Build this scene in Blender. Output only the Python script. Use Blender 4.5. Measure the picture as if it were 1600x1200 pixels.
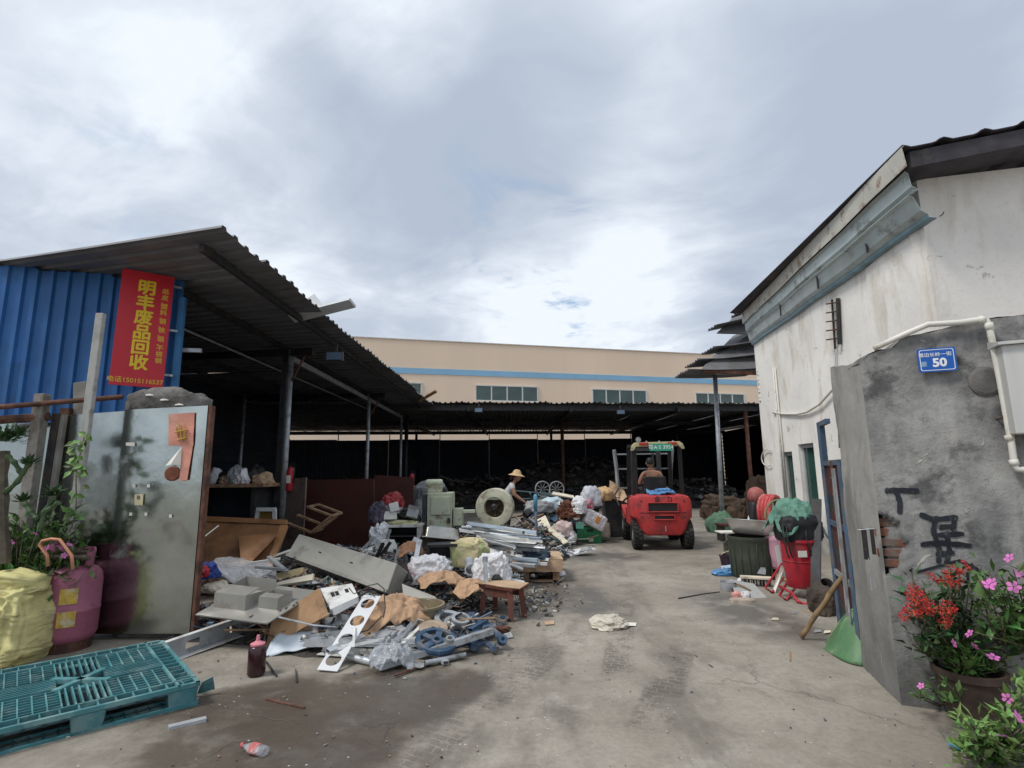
import bpy, bmesh, math, random
from mathutils import Vector, Matrix, noise as mn
R = math.radians
scene = bpy.context.scene
for o in list(bpy.data.objects): bpy.data.objects.remove(o)
C = scene.collection
rnd = random.Random(7)

# ------------------------------------------------------------------ camera
FPX, CH, HOR, ROLL = 830.0, 1.5, 738.0, 0.012
PITCH = math.atan((HOR - 600) / FPX)
c_f = Vector((0, math.cos(PITCH), math.sin(PITCH)))
_r0 = Vector((1, 0, 0)); _u0 = _r0.cross(c_f)
c_r = _r0 * math.cos(ROLL) - _u0 * math.sin(ROLL)
c_u = _u0 * math.cos(ROLL) + _r0 * math.sin(ROLL)
cam_d = bpy.data.cameras.new('camera'); cam = bpy.data.objects.new('camera', cam_d); C.objects.link(cam)
cam_d.sensor_width = 36; cam_d.lens = 36 * FPX / 1600; cam_d.clip_start = 0.05; cam_d.clip_end = 3000
cam.matrix_world = Matrix((c_r, c_u, -c_f)).transposed().to_4x4()
cam.location = (0, 0, CH)
scene.camera = cam
scene.render.resolution_x = 1024; scene.render.resolution_y = 768

def ray(px, py): return c_f + c_r * ((px - 800) / FPX) - c_u * ((py - 600) / FPX)
def G(px, py, z=0.0):
    d = ray(px, py); return Vector((0, 0, CH)) + d * ((z - CH) / d.z)
def D(px, py, y):
    d = ray(px, py); return Vector((0, 0, CH)) + d * (y / d.y)
def XP(px, py, x):
    d = ray(px, py); return Vector((0, 0, CH)) + d * (x / d.x)

# ------------------------------------------------------------------ sky, sun, exposure
SUN_EL, SUN_AZ = R(55), R(-118)         # high, left and a little behind the camera, behind thin cloud
class NT:
    def __init__(s, nt): s.nt = nt; nt.nodes.clear()
    def n(s, t, **k):
        nd = s.nt.nodes.new(t)
        for a, b in k.items(): setattr(nd, a, b)
        return nd
    def put(s, sock, v):
        if isinstance(v, bpy.types.NodeSocket): s.nt.links.new(v, sock)
        elif v is not None:
            if hasattr(sock.default_value, '__len__') and not hasattr(v, '__len__'): v = (v,) * len(sock.default_value)
            if hasattr(sock.default_value, '__len__') and len(sock.default_value) == 4 and len(v) == 3: v = (*v, 1)
            sock.default_value = v
    def m(s, op, a, b=None, c=None, clamp=False):
        nd = s.n('ShaderNodeMath', operation=op, use_clamp=clamp)
        for i, v in enumerate((a, b, c)):
            if v is not None: s.put(nd.inputs[i], v)
        return nd.outputs[0]
    def vm(s, op, a, b=None, out=0):
        nd = s.n('ShaderNodeVectorMath', operation=op)
        s.put(nd.inputs[0], a)
        if b is not None: s.put(nd.inputs[1], b)
        return nd.outputs[out]
    def scale(s, a, f):
        nd = s.n('ShaderNodeVectorMath', operation='SCALE'); s.put(nd.inputs[0], a); s.put(nd.inputs['Scale'], f); return nd.outputs[0]
    def noise(s, vec, scale, detail=4, rough=.55, dist=0, out=0):
        nd = s.n('ShaderNodeTexNoise'); s.put(nd.inputs['Vector'], vec)
        nd.inputs['Scale'].default_value = scale; nd.inputs['Detail'].default_value = detail
        nd.inputs['Roughness'].default_value = rough; nd.inputs['Distortion'].default_value = dist
        return nd.outputs[out]
    def ss(s, v, lo, hi, a=0.0, b=1.0):
        nd = s.n('ShaderNodeMapRange', interpolation_type='SMOOTHSTEP')
        for i, x in enumerate((v, lo, hi, a, b)): s.put(nd.inputs[i], x)
        return nd.outputs[0]
    def mix(s, f, a, b, blend='MIX'):
        nd = s.n('ShaderNodeMix', data_type='RGBA', blend_type=blend)
        s.put(nd.inputs[0], f); s.put(nd.inputs[6], a); s.put(nd.inputs[7], b); return nd.outputs[2]
    def sep(s, v):
        nd = s.n('ShaderNodeSeparateXYZ'); s.put(nd.inputs[0], v); return nd.outputs
    def comb(s, x, y, z=0.0):
        nd = s.n('ShaderNodeCombineXYZ')
        for i, v in enumerate((x, y, z)): s.put(nd.inputs[i], v)
        return nd.outputs[0]
    def bump(s, h, strength, dist=.02):
        nd = s.n('ShaderNodeBump'); nd.inputs['Strength'].default_value = strength; nd.inputs['Distance'].default_value = dist
        s.put(nd.inputs['Height'], h); return nd.outputs[0]

world = bpy.data.worlds.new('World'); scene.world = world; world.use_nodes = True
t = NT(world.node_tree)
gen = t.n('ShaderNodeTexCoord').outputs['Generated']
dirn = t.vm('NORMALIZE', gen)
sx, sy, sz = t.sep(dirn)
den = t.m('ADD', t.m('MAXIMUM', sz, 0.0), 0.16)
pl = t.comb(t.m('DIVIDE', sx, den), t.m('DIVIDE', sy, den))
pl = t.vm('ADD', pl, (5.3, 2.9, 0))
warp = t.noise(pl, 0.9, 4, .5, 0, 1)
plw = t.vm('ADD', pl, t.scale(t.vm('SUBTRACT', warp, (.5, .5, .5)), .7))
big = t.noise(plw, .75, 5, .55)
_rx = t.n('ShaderNodeVectorRotate', rotation_type='Z_AXIS'); t.put(_rx.inputs['Vector'], plw); _rx.inputs['Angle'].default_value = R(38)
strk = t.noise(t.vm('MULTIPLY', _rx.outputs[0], (.55, 2.6, 1)), 1.6, 7, .62, .4)
fine = t.m('ADD', t.m('MULTIPLY', t.noise(plw, 2.6, 7, .6, .3), .6), t.m('MULTIPLY', strk, .4))
def blob(px, py, k):
    d = ray(px, py).normalized()
    dp = t.vm('DOT_PRODUCT', t.vm('NORMALIZE', t.vm('ADD', dirn, t.scale(t.vm('SUBTRACT', warp, (.5, .5, .5)), .22))), tuple(d), out=1)
    return t.ss(dp, math.cos(k), 1.0)
dark = t.m('ADD', t.ss(big, .38, .68, 0, .6), .10)
for px, py, k, a in ((740, 170, .36, .42), (880, 200, .28, .26), (1250, 300, .32, .42), (560, 215, .32, .18), (60, 330, .3, .2), (1330, 130, .3, .15)):
    dark = t.m('ADD', dark, t.m('MULTIPLY', blob(px, py, k), a))
for px, py, k, a in ((640, 50, .16, -.5), (1080, 260, .22, -.22), (900, 470, .30, -.28), (500, 330, .2, -.2), (330, 260, .25, -.25), (100, 120, .22, -.2)):
    dark = t.m('ADD', dark, t.m('MULTIPLY', blob(px, py, k), a))
dark = t.m('ADD', dark, t.m('ADD', t.m('MULTIPLY', t.m('SUBTRACT', fine, .5), 1.5), t.m('MULTIPLY', t.m('SUBTRACT', t.noise(plw, 7.5, 6, .6, .4), .5), t.ss(sz, .75, .2, .1, .55))), clamp=True)
dark = t.m('MULTIPLY', t.m('SUBTRACT', dark, t.m('MULTIPLY', t.m('POWER', dark, 2.0), .42)), 1.35, clamp=True)
cloud = t.mix(dark, (7.5, 8.05, 8.75), (3.0, 3.6, 4.65))
sky = t.n('ShaderNodeTexSky', sky_type='NISHITA', sun_disc=False)
sky.sun_elevation = SUN_EL; sky.sun_rotation = SUN_AZ
gap = t.m('MULTIPLY', t.ss(fine, .52, .64), t.m('ADD', t.ss(t.noise(plw, 1.3, 3), .55, .75, 0, .35), t.m('ADD', t.m('MULTIPLY', blob(800, 400, .22), .9), t.m('MULTIPLY', blob(790, 520, .2), .8))), clamp=True)
col = t.mix(gap, cloud, t.mix(.5, sky.outputs[0], (4.3, 5.9, 8.0)))
bg = t.n('ShaderNodeBackground'); t.put(bg.inputs[0], col); bg.inputs[1].default_value = .1
ow = t.n('ShaderNodeOutputWorld'); t.nt.links.new(bg.outputs[0], ow.inputs[0])

sl = bpy.data.lights.new('sun', 'SUN'); sun = bpy.data.objects.new('sun', sl); C.objects.link(sun)
sl.energy = 2.0; sl.angle = R(14); sl.color = (1, .96, .9)
sd = Vector((math.sin(SUN_AZ) * math.cos(SUN_EL), math.cos(SUN_AZ) * math.cos(SUN_EL), math.sin(SUN_EL)))
sun.rotation_euler = sd.to_track_quat('Z', 'Y').to_euler()
vs = scene.view_settings; vs.view_transform = 'Standard'; vs.look = 'None'; vs.gamma = 1; vs.exposure = 0.25; vs.use_curve_mapping = False
scene.cycles.max_bounces = 6; scene.cycles.diffuse_bounces = 3; scene.cycles.glossy_bounces = 3; scene.cycles.transparent_max_bounces = 8
scene.cycles.use_denoising = True

# ------------------------------------------------------------------ helpers
def s2l(c):
    return tuple(((x / 255) / 12.92 if x / 255 <= .04045 else ((x / 255 + .055) / 1.055) ** 2.4) for x in c)
MATS = {}
def mat(name, col, rough=.6, metal=0.0, var=.18, scale=5, bump=.15, bscale=60, dirt=0.0, dirtc=(.06, .05, .04), dscale=3, spec=.4, alpha=1.0, trans=0.0, island=0.0, bdist=.01, streak=0, crinkle=0, folds=0):
    if name in MATS: return MATS[name]
    m = bpy.data.materials.new(name); m.use_nodes = True; t = NT(m.node_tree)
    tc = t.n('ShaderNodeTexCoord').outputs['Object']; oi = t.n('ShaderNodeObjectInfo').outputs['Random']
    v = t.vm('ADD', tc, t.scale((17.3, 9.1, 5.7), oi))
    vv = t.vm('MULTIPLY', v, (1, 1, .12)) if streak else v
    n1 = t.noise(vv, scale, 5, .6)
    c = t.mix(t.ss(n1, .3, .7), tuple(x * (1 - var) for x in col), tuple(min(1, x * (1 + var)) for x in col))
    if island:
        ri = t.n('ShaderNodeNewGeometry').outputs['Random Per Island']
        hs = t.n('ShaderNodeHueSaturation'); t.put(hs.inputs['Color'], c)
        t.put(hs.inputs['Value'], t.m('MULTIPLY_ADD', ri, island * 2, 1 - island)); t.put(hs.inputs['Hue'], t.m('MULTIPLY_ADD', ri, island * .12, .5 - island * .06))
        c = hs.outputs[0]
    rg = rough
    if dirt:
        n2 = t.noise(vv, dscale, 7, .65)
        f = t.ss(n2, .62 - dirt * .35, .78 - dirt * .3)
        c = t.mix(t.m('MULTIPLY', f, .9), c, dirtc)
        rg = t.m('ADD', t.m('MULTIPLY', f, max(0, .8 - rough)), rough)
    b = t.n('ShaderNodeBsdfPrincipled')
    t.put(b.inputs['Base Color'], c); t.put(b.inputs['Roughness'], rg); b.inputs['Metallic'].default_value = metal
    b.inputs['Specular IOR Level'].default_value = spec
    if trans: b.inputs['Transmission Weight'].default_value = trans
    if alpha < 1: b.inputs['Alpha'].default_value = alpha
    if bump:
        h = t.noise(v, bscale, 4, .6); nb = t.bump(h, bump, bdist)
        if crinkle:
            wv_ = t.vm('ADD', v, t.scale(t.noise(v, crinkle * .6, 3, .6, 0, 1), .5 / crinkle))
            hs_ = 0
            for k_, a_ in ((1, .6), (2.3, .4)):
                vo = t.n('ShaderNodeTexVoronoi', feature='F1'); t.put(vo.inputs['Vector'], wv_); vo.inputs['Scale'].default_value = crinkle * k_
                hs_ = t.m('ADD', hs_, t.m('MULTIPLY', vo.outputs['Distance'], a_))
            nd = t.n('ShaderNodeBump'); nd.inputs['Strength'].default_value = .9; nd.inputs['Distance'].default_value = .35 / crinkle; t.put(nd.inputs['Height'], hs_); t.put(nd.inputs['Normal'], nb); nb = nd.outputs[0]
        if folds:
            hf = t.noise(t.vm('MULTIPLY', v, (1.2, 1.2, 5)), folds, 2, .5, 1.2)
            nd = t.n('ShaderNodeBump'); nd.inputs['Strength'].default_value = 1; nd.inputs['Distance'].default_value = .07; t.put(nd.inputs['Height'], hf); t.put(nd.inputs['Normal'], nb); nb = nd.outputs[0]
        t.put(b.inputs['Normal'], nb)
    o = t.n('ShaderNodeOutputMaterial'); t.nt.links.new(b.outputs[0], o.inputs[0])
    MATS[name] = m; return m

def rotz(a): return Matrix.Rotation(a, 4, 'Z')
def eul(x, y, z): return Matrix.Rotation(z, 4, 'Z') @ Matrix.Rotation(y, 4, 'Y') @ Matrix.Rotation(x, 4, 'X')
def T(p): return Matrix.Translation(Vector(p))

class MB:
    def __init__(s): s.v = []; s.f = []
    def add(s, vs, fs, M=None):
        n = len(s.v)
        s.v += [(M @ Vector(v)) if M else Vector(v) for v in vs]
        s.f += [tuple(i + n for i in f) for f in fs]; return s
    def box(s, c, d, M=None):
        x, y, z = c; a, b, h = d[0] / 2, d[1] / 2, d[2] / 2
        vs = [(x + i * a, y + j * b, z + k * h) for k in (-1, 1) for j in (-1, 1) for i in (-1, 1)]
        return s.add(vs, [(0, 2, 3, 1), (4, 5, 7, 6), (0, 1, 5, 4), (2, 6, 7, 3), (0, 4, 6, 2), (1, 3, 7, 5)], M)
    def tube(s, pts, r, n=8, M=None, caps=True, flat=1.0):
        pts = [Vector(p) for p in pts]; rs = r if hasattr(r, '__len__') else [r] * len(pts)
        rings = []; up = None
        for i, p in enumerate(pts):
            d = (pts[min(i + 1, len(pts) - 1)] - pts[max(i - 1, 0)]).normalized()
            if up is None:
                up = Vector((0, 0, 1)) if abs(d.z) < .9 else Vector((1, 0, 0))
            a = d.cross(up).normalized(); b = a.cross(d).normalized(); up = b
            rings.append([p + (a * math.cos(2 * math.pi * k / n) + b * math.sin(2 * math.pi * k / n) * flat) * rs[i] for k in range(n)])
        vs = [v for q in rings for v in q]; fs = []
        for i in range(len(pts) - 1):
            for k in range(n):
                fs.append((i * n + k, i * n + (k + 1) % n, (i + 1) * n + (k + 1) % n, (i + 1) * n + k))
        if caps: fs += [tuple(range(n))[::-1], tuple((len(pts) - 1) * n + k for k in range(n))]
        return s.add(vs, fs, M)
    def lathe(s, prof, n=24, M=None, sx=1, sy=1, caps=False):
        vs = [(r * math.cos(2 * math.pi * k / n) * sx, r * math.sin(2 * math.pi * k / n) * sy, z) for r, z in prof for k in range(n)]
        fs = [(i * n + k, i * n + (k + 1) % n, (i + 1) * n + (k + 1) % n, (i + 1) * n + k) for i in range(len(prof) - 1) for k in range(n)]
        if caps: fs += [tuple(range(n))[::-1], tuple((len(prof) - 1) * n + k for k in range(n))]
        return s.add(vs, fs, M)
    def slab(s, q, th, up=None):
        q = [Vector(p) for p in q]
        nrm = (q[1] - q[0]).cross(q[2] - q[0]).normalized()
        if nrm.dot(Vector((0, 0, CH)) - q[0]) < 0: nrm = -nrm      # front towards the yard entrance
        if up is not None and nrm.dot(up) < 0: nrm = -nrm
        n = len(q); vs = q + [p - nrm * th for p in q]
        return s.add(vs, [tuple(range(n)), tuple(range(n, 2 * n))[::-1]] + [(i, i + n, (i + 1) % n + n, (i + 1) % n) for i in range(n)])
    def sect(s, sec, p0, p1, roll=0.0, hollow=None):
        p0, p1 = Vector(p0), Vector(p1); d = (p1 - p0).normalized()
        up = Vector((0, 0, 1)) if abs(d.z) < .95 else Vector((0, 1, 0))
        a = d.cross(up).normalized(); b = a.cross(d).normalized()
        ca, sa = math.cos(roll), math.sin(roll); a, b = a * ca + b * sa, b * ca - a * sa
        n = len(sec)
        vs = [p + a * x + b * y for p in (p0, p1) for x, y in sec]
        fs = [(i, (i + 1) % n, n + (i + 1) % n, n + i) for i in range(n)]
        if hollow:
            inn = [(x * hollow, y * hollow) for x, y in sec]
            vs += [p + a * x + b * y for p in (p0, p1) for x, y in inn]
            fs += [(2 * n + (i + 1) % n, 2 * n + i, 3 * n + i, 3 * n + (i + 1) % n) for i in range(n)]
            for o in (0, n): fs += [(o + i, o + (i + 1) % n, 2 * n + o + (i + 1) % n, 2 * n + o + i) for i in range(n)]
        else: fs += [tuple(range(n))[::-1], tuple(range(n, 2 * n))]
        return s.add(vs, fs)
    def grid(s, fn, nx, ny, M=None):
        vs = [fn(i / nx, j / ny) for j in range(ny + 1) for i in range(nx + 1)]
        w = nx + 1
        return s.add(vs, [(j * w + i, j * w + i + 1, (j + 1) * w + i + 1, (j + 1) * w + i) for j in range(ny) for i in range(nx)], M)
    def build(s, name, m, parent=None, smooth=False, bevel=0, solid=0, world=False, keep=False, autos=0):
        vs = s.v; loc = Vector((0, 0, 0))
        if parent is None and not keep and vs:
            xs = [v.x for v in vs]; ys = [v.y for v in vs]; zs = [v.z for v in vs]
            loc = Vector(((min(xs) + max(xs)) / 2, (min(ys) + max(ys)) / 2, min(zs))); vs = [v - loc for v in vs]
        if parent is not None and world:
            W = Matrix.LocRotScale(parent.location, parent.rotation_euler, None)
            if parent.parent: W = Matrix.LocRotScale(parent.parent.location, parent.parent.rotation_euler, None) @ W
            iv = W.inverted(); vs = [iv @ v for v in vs]
        me = bpy.data.meshes.new(name); me.from_pydata(vs, [], s.f)
        bm = bmesh.new(); bm.from_mesh(me); bmesh.ops.recalc_face_normals(bm, faces=bm.faces); bm.to_mesh(me); bm.free()
        if smooth: me.shade_smooth()
        me.materials.append(m)
        o = bpy.data.objects.new(name, me); C.objects.link(o); o.location = loc
        if parent is not None: o.parent = parent
        if autos:
            me.shade_smooth(); me.set_sharp_from_angle(angle=R(autos))
        if solid:
            md = o.modifiers.new('Solidify', 'SOLIDIFY'); md.thickness = solid
        if bevel:
            md = o.modifiers.new('Bevel', 'BEVEL'); md.width = bevel; md.segments = 2; md.limit_method = 'ANGLE'; md.angle_limit = R(40)
        return o

def tag(o, label=None, cat=None, group=None, kind=None):
    if label: o['label'] = label
    if cat: o['category'] = cat
    if group: o['group'] = group
    if kind: o['kind'] = kind
    return o
def thing(name, label, cat, loc=(0, 0, 0), rz=0.0, group=None):
    o = bpy.data.objects.new(name, None); C.objects.link(o); o.location = loc; o.rotation_euler = (0, 0, rz); o.empty_display_size = .1
    return tag(o, label, cat, group)
def share(src, name, parent, loc=(0, 0, 0), rot=(0, 0, 0), m=None):
    o = src.copy(); o.name = name; C.objects.link(o); o.parent = parent; o.location = loc; o.rotation_euler = rot
    return o
def fnoise(p, oc=4, sc=1.0): return mn.fractal(Vector(p) * sc, 1.0, 2.0, oc)
def lumpy(size, seed, amp=.18, fold=.12, sub=4, boxy=1.0, flat=.35, M=None, fs=2.2, pinch=0, crease=0):
    """a bag or cloth bundle: boxy ellipsoid with lumps, folds and a flattened base at z=0"""
    bm = bmesh.new(); bmesh.ops.create_icosphere(bm, subdivisions=sub, radius=1)
    off = Vector((seed * 3.7, seed * 1.3, -seed * 2.1)); vs = []
    for v in bm.verts:
        p = v.co.normalized()
        q = Vector([math.copysign(abs(c) ** (1 / boxy), c) for c in p]); 
        r = 1 + amp * mn.fractal(p * 1.3 + off, 1, 2, 3)
        w = mn.noise_vector(p * 1.5 + off)
        rid = 1 - abs(mn.noise((p + w * .25) * fs + off)) * 2.2
        rid2 = 1 - abs(mn.noise((p + w * .2) * fs * 2.3 - off)) * 2.2
        if crease:
            vd = mn.voronoi((p + w * .12) * crease + off)[0]; vd2 = mn.voronoi((p + w * .1) * crease * 2.2 - off)[0]
            r += fold * (1.1 * (vd[1] - vd[0]) + .5 * (vd2[1] - vd2[0]) - .5) + fold * .4 * rid
        else: r += fold * (rid * .7 + rid2 * .4)
        q = q * r
        if pinch and q.z > .35:
            k = max(.18, 1 - (q.z - .35) * pinch); q.x *= k; q.y *= k
        if q.z < -flat: q.z = -flat - (q.z + flat) * -.04
        vs.append(Vector((q.x * size[0] / 2, q.y * size[1] / 2, (q.z + flat) * size[2] / (1 + flat))))
    fs_ = [tuple(v.index for v in f.verts) for f in bm.faces]; bm.free()
    m = MB(); m.add(vs, fs_, M); return m
def sheet(q, nx=14, ny=14, amp=.03, seed=0, sc=3.0, sharp=0.5):
    q = [Vector(p) for p in q]; nrm = (q[1] - q[0]).cross(q[3] - q[0]).normalized(); off = Vector((seed * 5.1, seed * 2.3, seed))
    def fn(u, v):
        p = (q[0] * (1 - u) + q[1] * u) * (1 - v) + (q[3] * (1 - u) + q[2] * u) * v
        h = mn.fractal(p * sc + off, 1, 2, 3) * (1 - sharp) + (.5 - abs(mn.noise(p * sc * 1.3 + off)) * 2) * sharp
        w = mn.noise_vector(p * 2 + off) * amp * .5
        return p + nrm * h * amp + w
    m = MB(); m.grid(fn, nx, ny); return m
def drape(p, sx, sy, h, seed, rz=0.0, nx=34, fold=.35, fr=3.2, edge=.12, M0=None):
    off = Vector((seed * 2.7, seed * 1.9, seed * .7)); m = MB()
    def fn(u, v):
        a, b = 2 * u - 1, 2 * v - 1; rr = max(abs(a), abs(b)); e = mn.noise(Vector((a * 2.2, b * 2.2, seed)))
        q = Vector((a, b, 0)); w = mn.noise_vector(q * 1.3 + off)
        rid = 1 - 2.1 * abs(mn.noise((q + w * .3) * fr * .5 + off)); rid2 = 1 - 2.1 * abs(mn.noise((q + w * .2) * fr * 1.15 - off))
        z = h * (1 - (min(1, math.hypot(a, b) / 1.25)) ** 2.2) + h * fold * (.7 * rid + .35 * rid2)
        k = 1 + edge * e + .08 * w.x
        return Vector((a * sx / 2 * k * (1 - .12 * b * b), b * sy / 2 * k * (1 - .12 * a * a), max(.004, z)))
    m.grid(fn, nx, nx, T(p) @ rotz(rz) @ (M0 or Matrix())); return m
def text_mesh(body, size, extr=.002, bold=0.0, align='CENTER', sp=1.0):
    cu = bpy.data.curves.new('lettering', 'FONT'); cu.body = body; cu.size = size; cu.extrude = extr; cu.offset = bold
    cu.align_x = align; cu.align_y = 'CENTER'; cu.space_line = sp; cu.resolution_u = 3
    o = bpy.data.objects.new('lettering_tmp', cu); C.objects.link(o)
    dg = bpy.context.evaluated_depsgraph_get(); me = bpy.data.meshes.new_from_object(o.evaluated_get(dg))
    bpy.data.objects.remove(o); bpy.data.curves.remove(cu); return me
def lettering(name, body, size, parent, M, m, fat=0.0, **k):
    me = text_mesh(body, size, **k)
    if fat:
        bm = bmesh.new(); n0 = 0
        for i, (dx, dy) in enumerate(((0, 0), (fat, 0), (-fat, 0), (0, fat), (0, -fat), (fat * .7, fat * .7), (-fat * .7, -fat * .7))):
            bm.from_mesh(me); vs = bm.verts[:][n0:] if n0 == 0 else list(bm.verts)[n0:]
            for v in vs: v.co.x += dx; v.co.y += dy; v.co.z += .0004 * i
            n0 = len(bm.verts)
        bm.to_mesh(me); bm.free()
    me.transform(M); me.materials.clear(); me.materials.append(m)
    o = bpy.data.objects.new(name, me); C.objects.link(o); o.parent = parent; return o

# ------------------------------------------------------------------ materials
M_STEEL = mat('brushed_steel', (.42, .46, .44), .15, 1, .28, .9, .10, 2.6, .24, (.26, .29, .27), 1.2, bdist=.035)
M_GALV = mat('galvanised_steel', (.36, .38, .40), .5, .5, .2, 8, .1, 50, .3, (.2, .19, .18), 6)
M_ALU = mat('aluminium', (.55, .57, .59), .48, .55, .12, 6, .05, 60, .25, (.3, .3, .3), 5)
M_ALUW = mat('white_powder_coat', (.62, .62, .60), .45, 0, .1, 6, .05, 60, .3, (.3, .27, .23), 4)
M_RUST = mat('rusty_steel', (.13, .06, .04), .8, .2, .4, 9, .4, 60, .4, (.05, .03, .025), 5)
M_DARKM = mat('dark_steel', (.045, .047, .05), .55, .4, .3, 8, .2, 60, .3, (.10, .07, .05), 5)
M_BLACK = mat('black_plastic', (.015, .015, .016), .5, 0, .2, 6, .1, 50, .25, (.06, .055, .05), 5)
M_ROOF = mat('weathered_roof_sheet', (.165, .165, .175), .6, .15, .2, 1.2, .12, 30, .45, (.13, .128, .13), .9)
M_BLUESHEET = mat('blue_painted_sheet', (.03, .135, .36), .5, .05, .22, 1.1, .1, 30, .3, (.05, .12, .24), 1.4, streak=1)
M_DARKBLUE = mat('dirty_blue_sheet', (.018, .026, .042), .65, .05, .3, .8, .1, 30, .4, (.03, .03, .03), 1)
M_BEIGE = mat('beige_render', (.80, .63, .48), .9, 0, .04, .25, .05, 8, .2, (.70, .57, .46), .35, streak=1)
M_BAND = mat('pale_blue_paint', (.25, .46, .64), .8, 0, .06, .4, .05, 8)
M_GLASSG = mat('green_window_glass', (.03, .07, .058), .12, 0, .35, .5, 0, 8, spec=.8)
M_WFRAME = mat('white_window_frame', (.6, .6, .58), .5, 0, .08, 4, .05, 40)
M_CARD = mat('brown_cardboard', (.45, .31, .20), .85, 0, .15, 5, .15, 90, .35, (.22, .14, .08), 3)
M_KRAFT = mat('kraft_paper', (.46, .29, .175), .8, 0, .18, 4, .25, 30, .3, (.28, .16, .09), 4, crinkle=5)
M_WOOD = mat('worn_wood', (.30, .19, .11), .8, 0, .3, 9, .3, 40, .35, (.12, .08, .05), 4)
M_PLY = mat('brown_plywood', (.25, .12, .05), .6, 0, .25, 3, .15, 30, .35, (.12, .06, .03), 2)
M_CREAM = mat('cream_board', (.62, .56, .44), .75, 0, .1, 4, .1, 50, .35, (.32, .27, .2), 3)
M_WHITEP = mat('white_plastic_film', (.68, .68, .70), .35, 0, .1, 5, .2, 25, .3, (.40, .38, .35), 4, crinkle=10)
M_GREYP = mat('grey_plastic', (.28, .29, .30), .5, 0, .2, 5, .1, 40, .35, (.15, .14, .13), 4)
M_RED = mat('red_forklift_paint', (.45, .036, .038), .48, 0, .18, 3, .08, 60, .42, (.16, .04, .035), 5)
M_REDP = mat('red_plastic', (.40, .02, .035), .45, 0, .15, 5, .05, 50, .32, (.22, .05, .05), 4)
M_TYRE = mat('tyre_rubber', (.018, .018, .018), .85, 0, .3, 6, .3, 50, .4, (.07, .06, .05), 5)
M_SKIN = mat('skin', (.36, .19, .125), .55, 0, .1, 9, .05, 80)
M_STRAW = mat('straw', (.52, .36, .19), .8, 0, .15, 20, .3, 120)
M_PAINTG = mat('pale_green_machine_paint', (.44, .48, .36), .55, 0, .12, 4, .1, 40, .36, (.2, .15, .09), 4)
M_BLUEP = mat('blue_painted_casting', (.035, .08, .15), .5, .1, .2, 6, .1, 50, .48, (.16, .15, .14), 6)
M_TEALL = mat('worn_teal_deck', (.06, .195, .21), .55, 0, .25, 4, .1, 50, .42, (.18, .30, .30), 7)
M_TEAL = mat('teal_pallet_plastic', (.045, .17, .19), .55, 0, .25, 4, .1, 50, .48, (.16, .26, .26), 5)
M_PINK = mat('pink_tank_paint', (.33, .105, .165), .5, .05, .18, 3, .06, 40, .42, (.19, .075, .09), 6)
M_YSACK = mat('yellow_woven_sack', (.58, .53, .24), .75, 0, .12, 6, .4, 160, .3, (.36, .32, .18), 4, folds=1.5)
M_MORTAR = mat('old_mortar', (.16, .15, .14), .95, 0, .35, 5, .6, 30, .4, (.06, .06, .055), 4, bdist=.03)
M_BRICK = mat('old_red_brick', (.20, .085, .055), .9, 0, .35, 12, .6, 60, .55, (.15, .13, .115), 7)
M_PVC = mat('white_pvc', (.66, .64, .58), .45, 0, .08, 5, .03, 50, .3, (.42, .38, .3), 5)
M_PAPER = mat('pale_paper', (.7, .68, .62), .8, 0, .08, 8, .05, 60)
M_GREENB = mat('green_plastic', (.02, .24, .09), .45, 0, .15, 6, .08, 50, .25, (.04, .12, .06), 5)
M_GTARP = mat('green_tarp', (.10, .225, .17), .65, 0, .14, 6, .25, 60, .25, (.07, .18, .13), 4, crinkle=5)
M_TERRA = mat('dark_clay', (.07, .045, .035), .8, 0, .25, 6, .3, 40, .4, (.03, .025, .02), 4)
M_CLEAR = mat('cloudy_plastic_sheet', (.55, .58, .62), .22, 0, .1, 5, .3, 20, .3, (.5, .48, .45), 4, alpha=.34, crinkle=9)
def leafmat(name, col):
    m = mat(name, col, .5, 0, .3, 9, .1, 40, .12, (.2, .17, .06), 14, island=.55, spec=.35)
    return m
M_LEAF = leafmat('leaf_green', (.07, .14, .035)); M_LEAFD = leafmat('leaf_dark_green', (.04, .085, .03)); M_LEAFL = leafmat('leaf_light_green', (.13, .22, .06))
M_STEM = mat('plant_stem', (.12, .11, .07), .85, 0, .3, 12, .3, 60)
M_PETALP = mat('pink_petal', (.58, .16, .44), .6, 0, .15, 20, 0, island=.2); M_PETALR = mat('red_petal', (.5, .035, .03), .6, 0, .2, 20, 0, island=.3)
def scrapmat(name, cols, rough=.5, metal=.3):
    m = bpy.data.materials.new(name); m.use_nodes = True; t = NT(m.node_tree)
    ri = t.n('ShaderNodeNewGeometry').outputs['Random Per Island']
    cr = t.n('ShaderNodeValToRGB'); cr.color_ramp.interpolation = 'CONSTANT'
    el = cr.color_ramp.elements
    while len(el) < len(cols): el.new(.5)
    for i, c in enumerate(cols): el[i].position = i / len(cols); el[i].color = (*c, 1)
    t.put(cr.inputs[0], ri); tc = t.n('ShaderNodeTexCoord').outputs['Object']
    c = t.mix(t.ss(t.noise(tc, 14, 5), .35, .75, 0, .6), cr.outputs[0], (.06, .052, .045))
    b = t.n('ShaderNodeBsdfPrincipled'); t.put(b.inputs['Base Color'], c)
    t.put(b.inputs['Metallic'], t.m('MULTIPLY', t.m('GREATER_THAN', t.m('FRACT', t.m('MULTIPLY', ri, 7.3)), .55), metal * 2, clamp=True)); b.inputs['Roughness'].default_value = rough
    o = t.n('ShaderNodeOutputMaterial'); t.nt.links.new(b.outputs[0], o.inputs[0]); MATS[name] = m; return m
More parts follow.
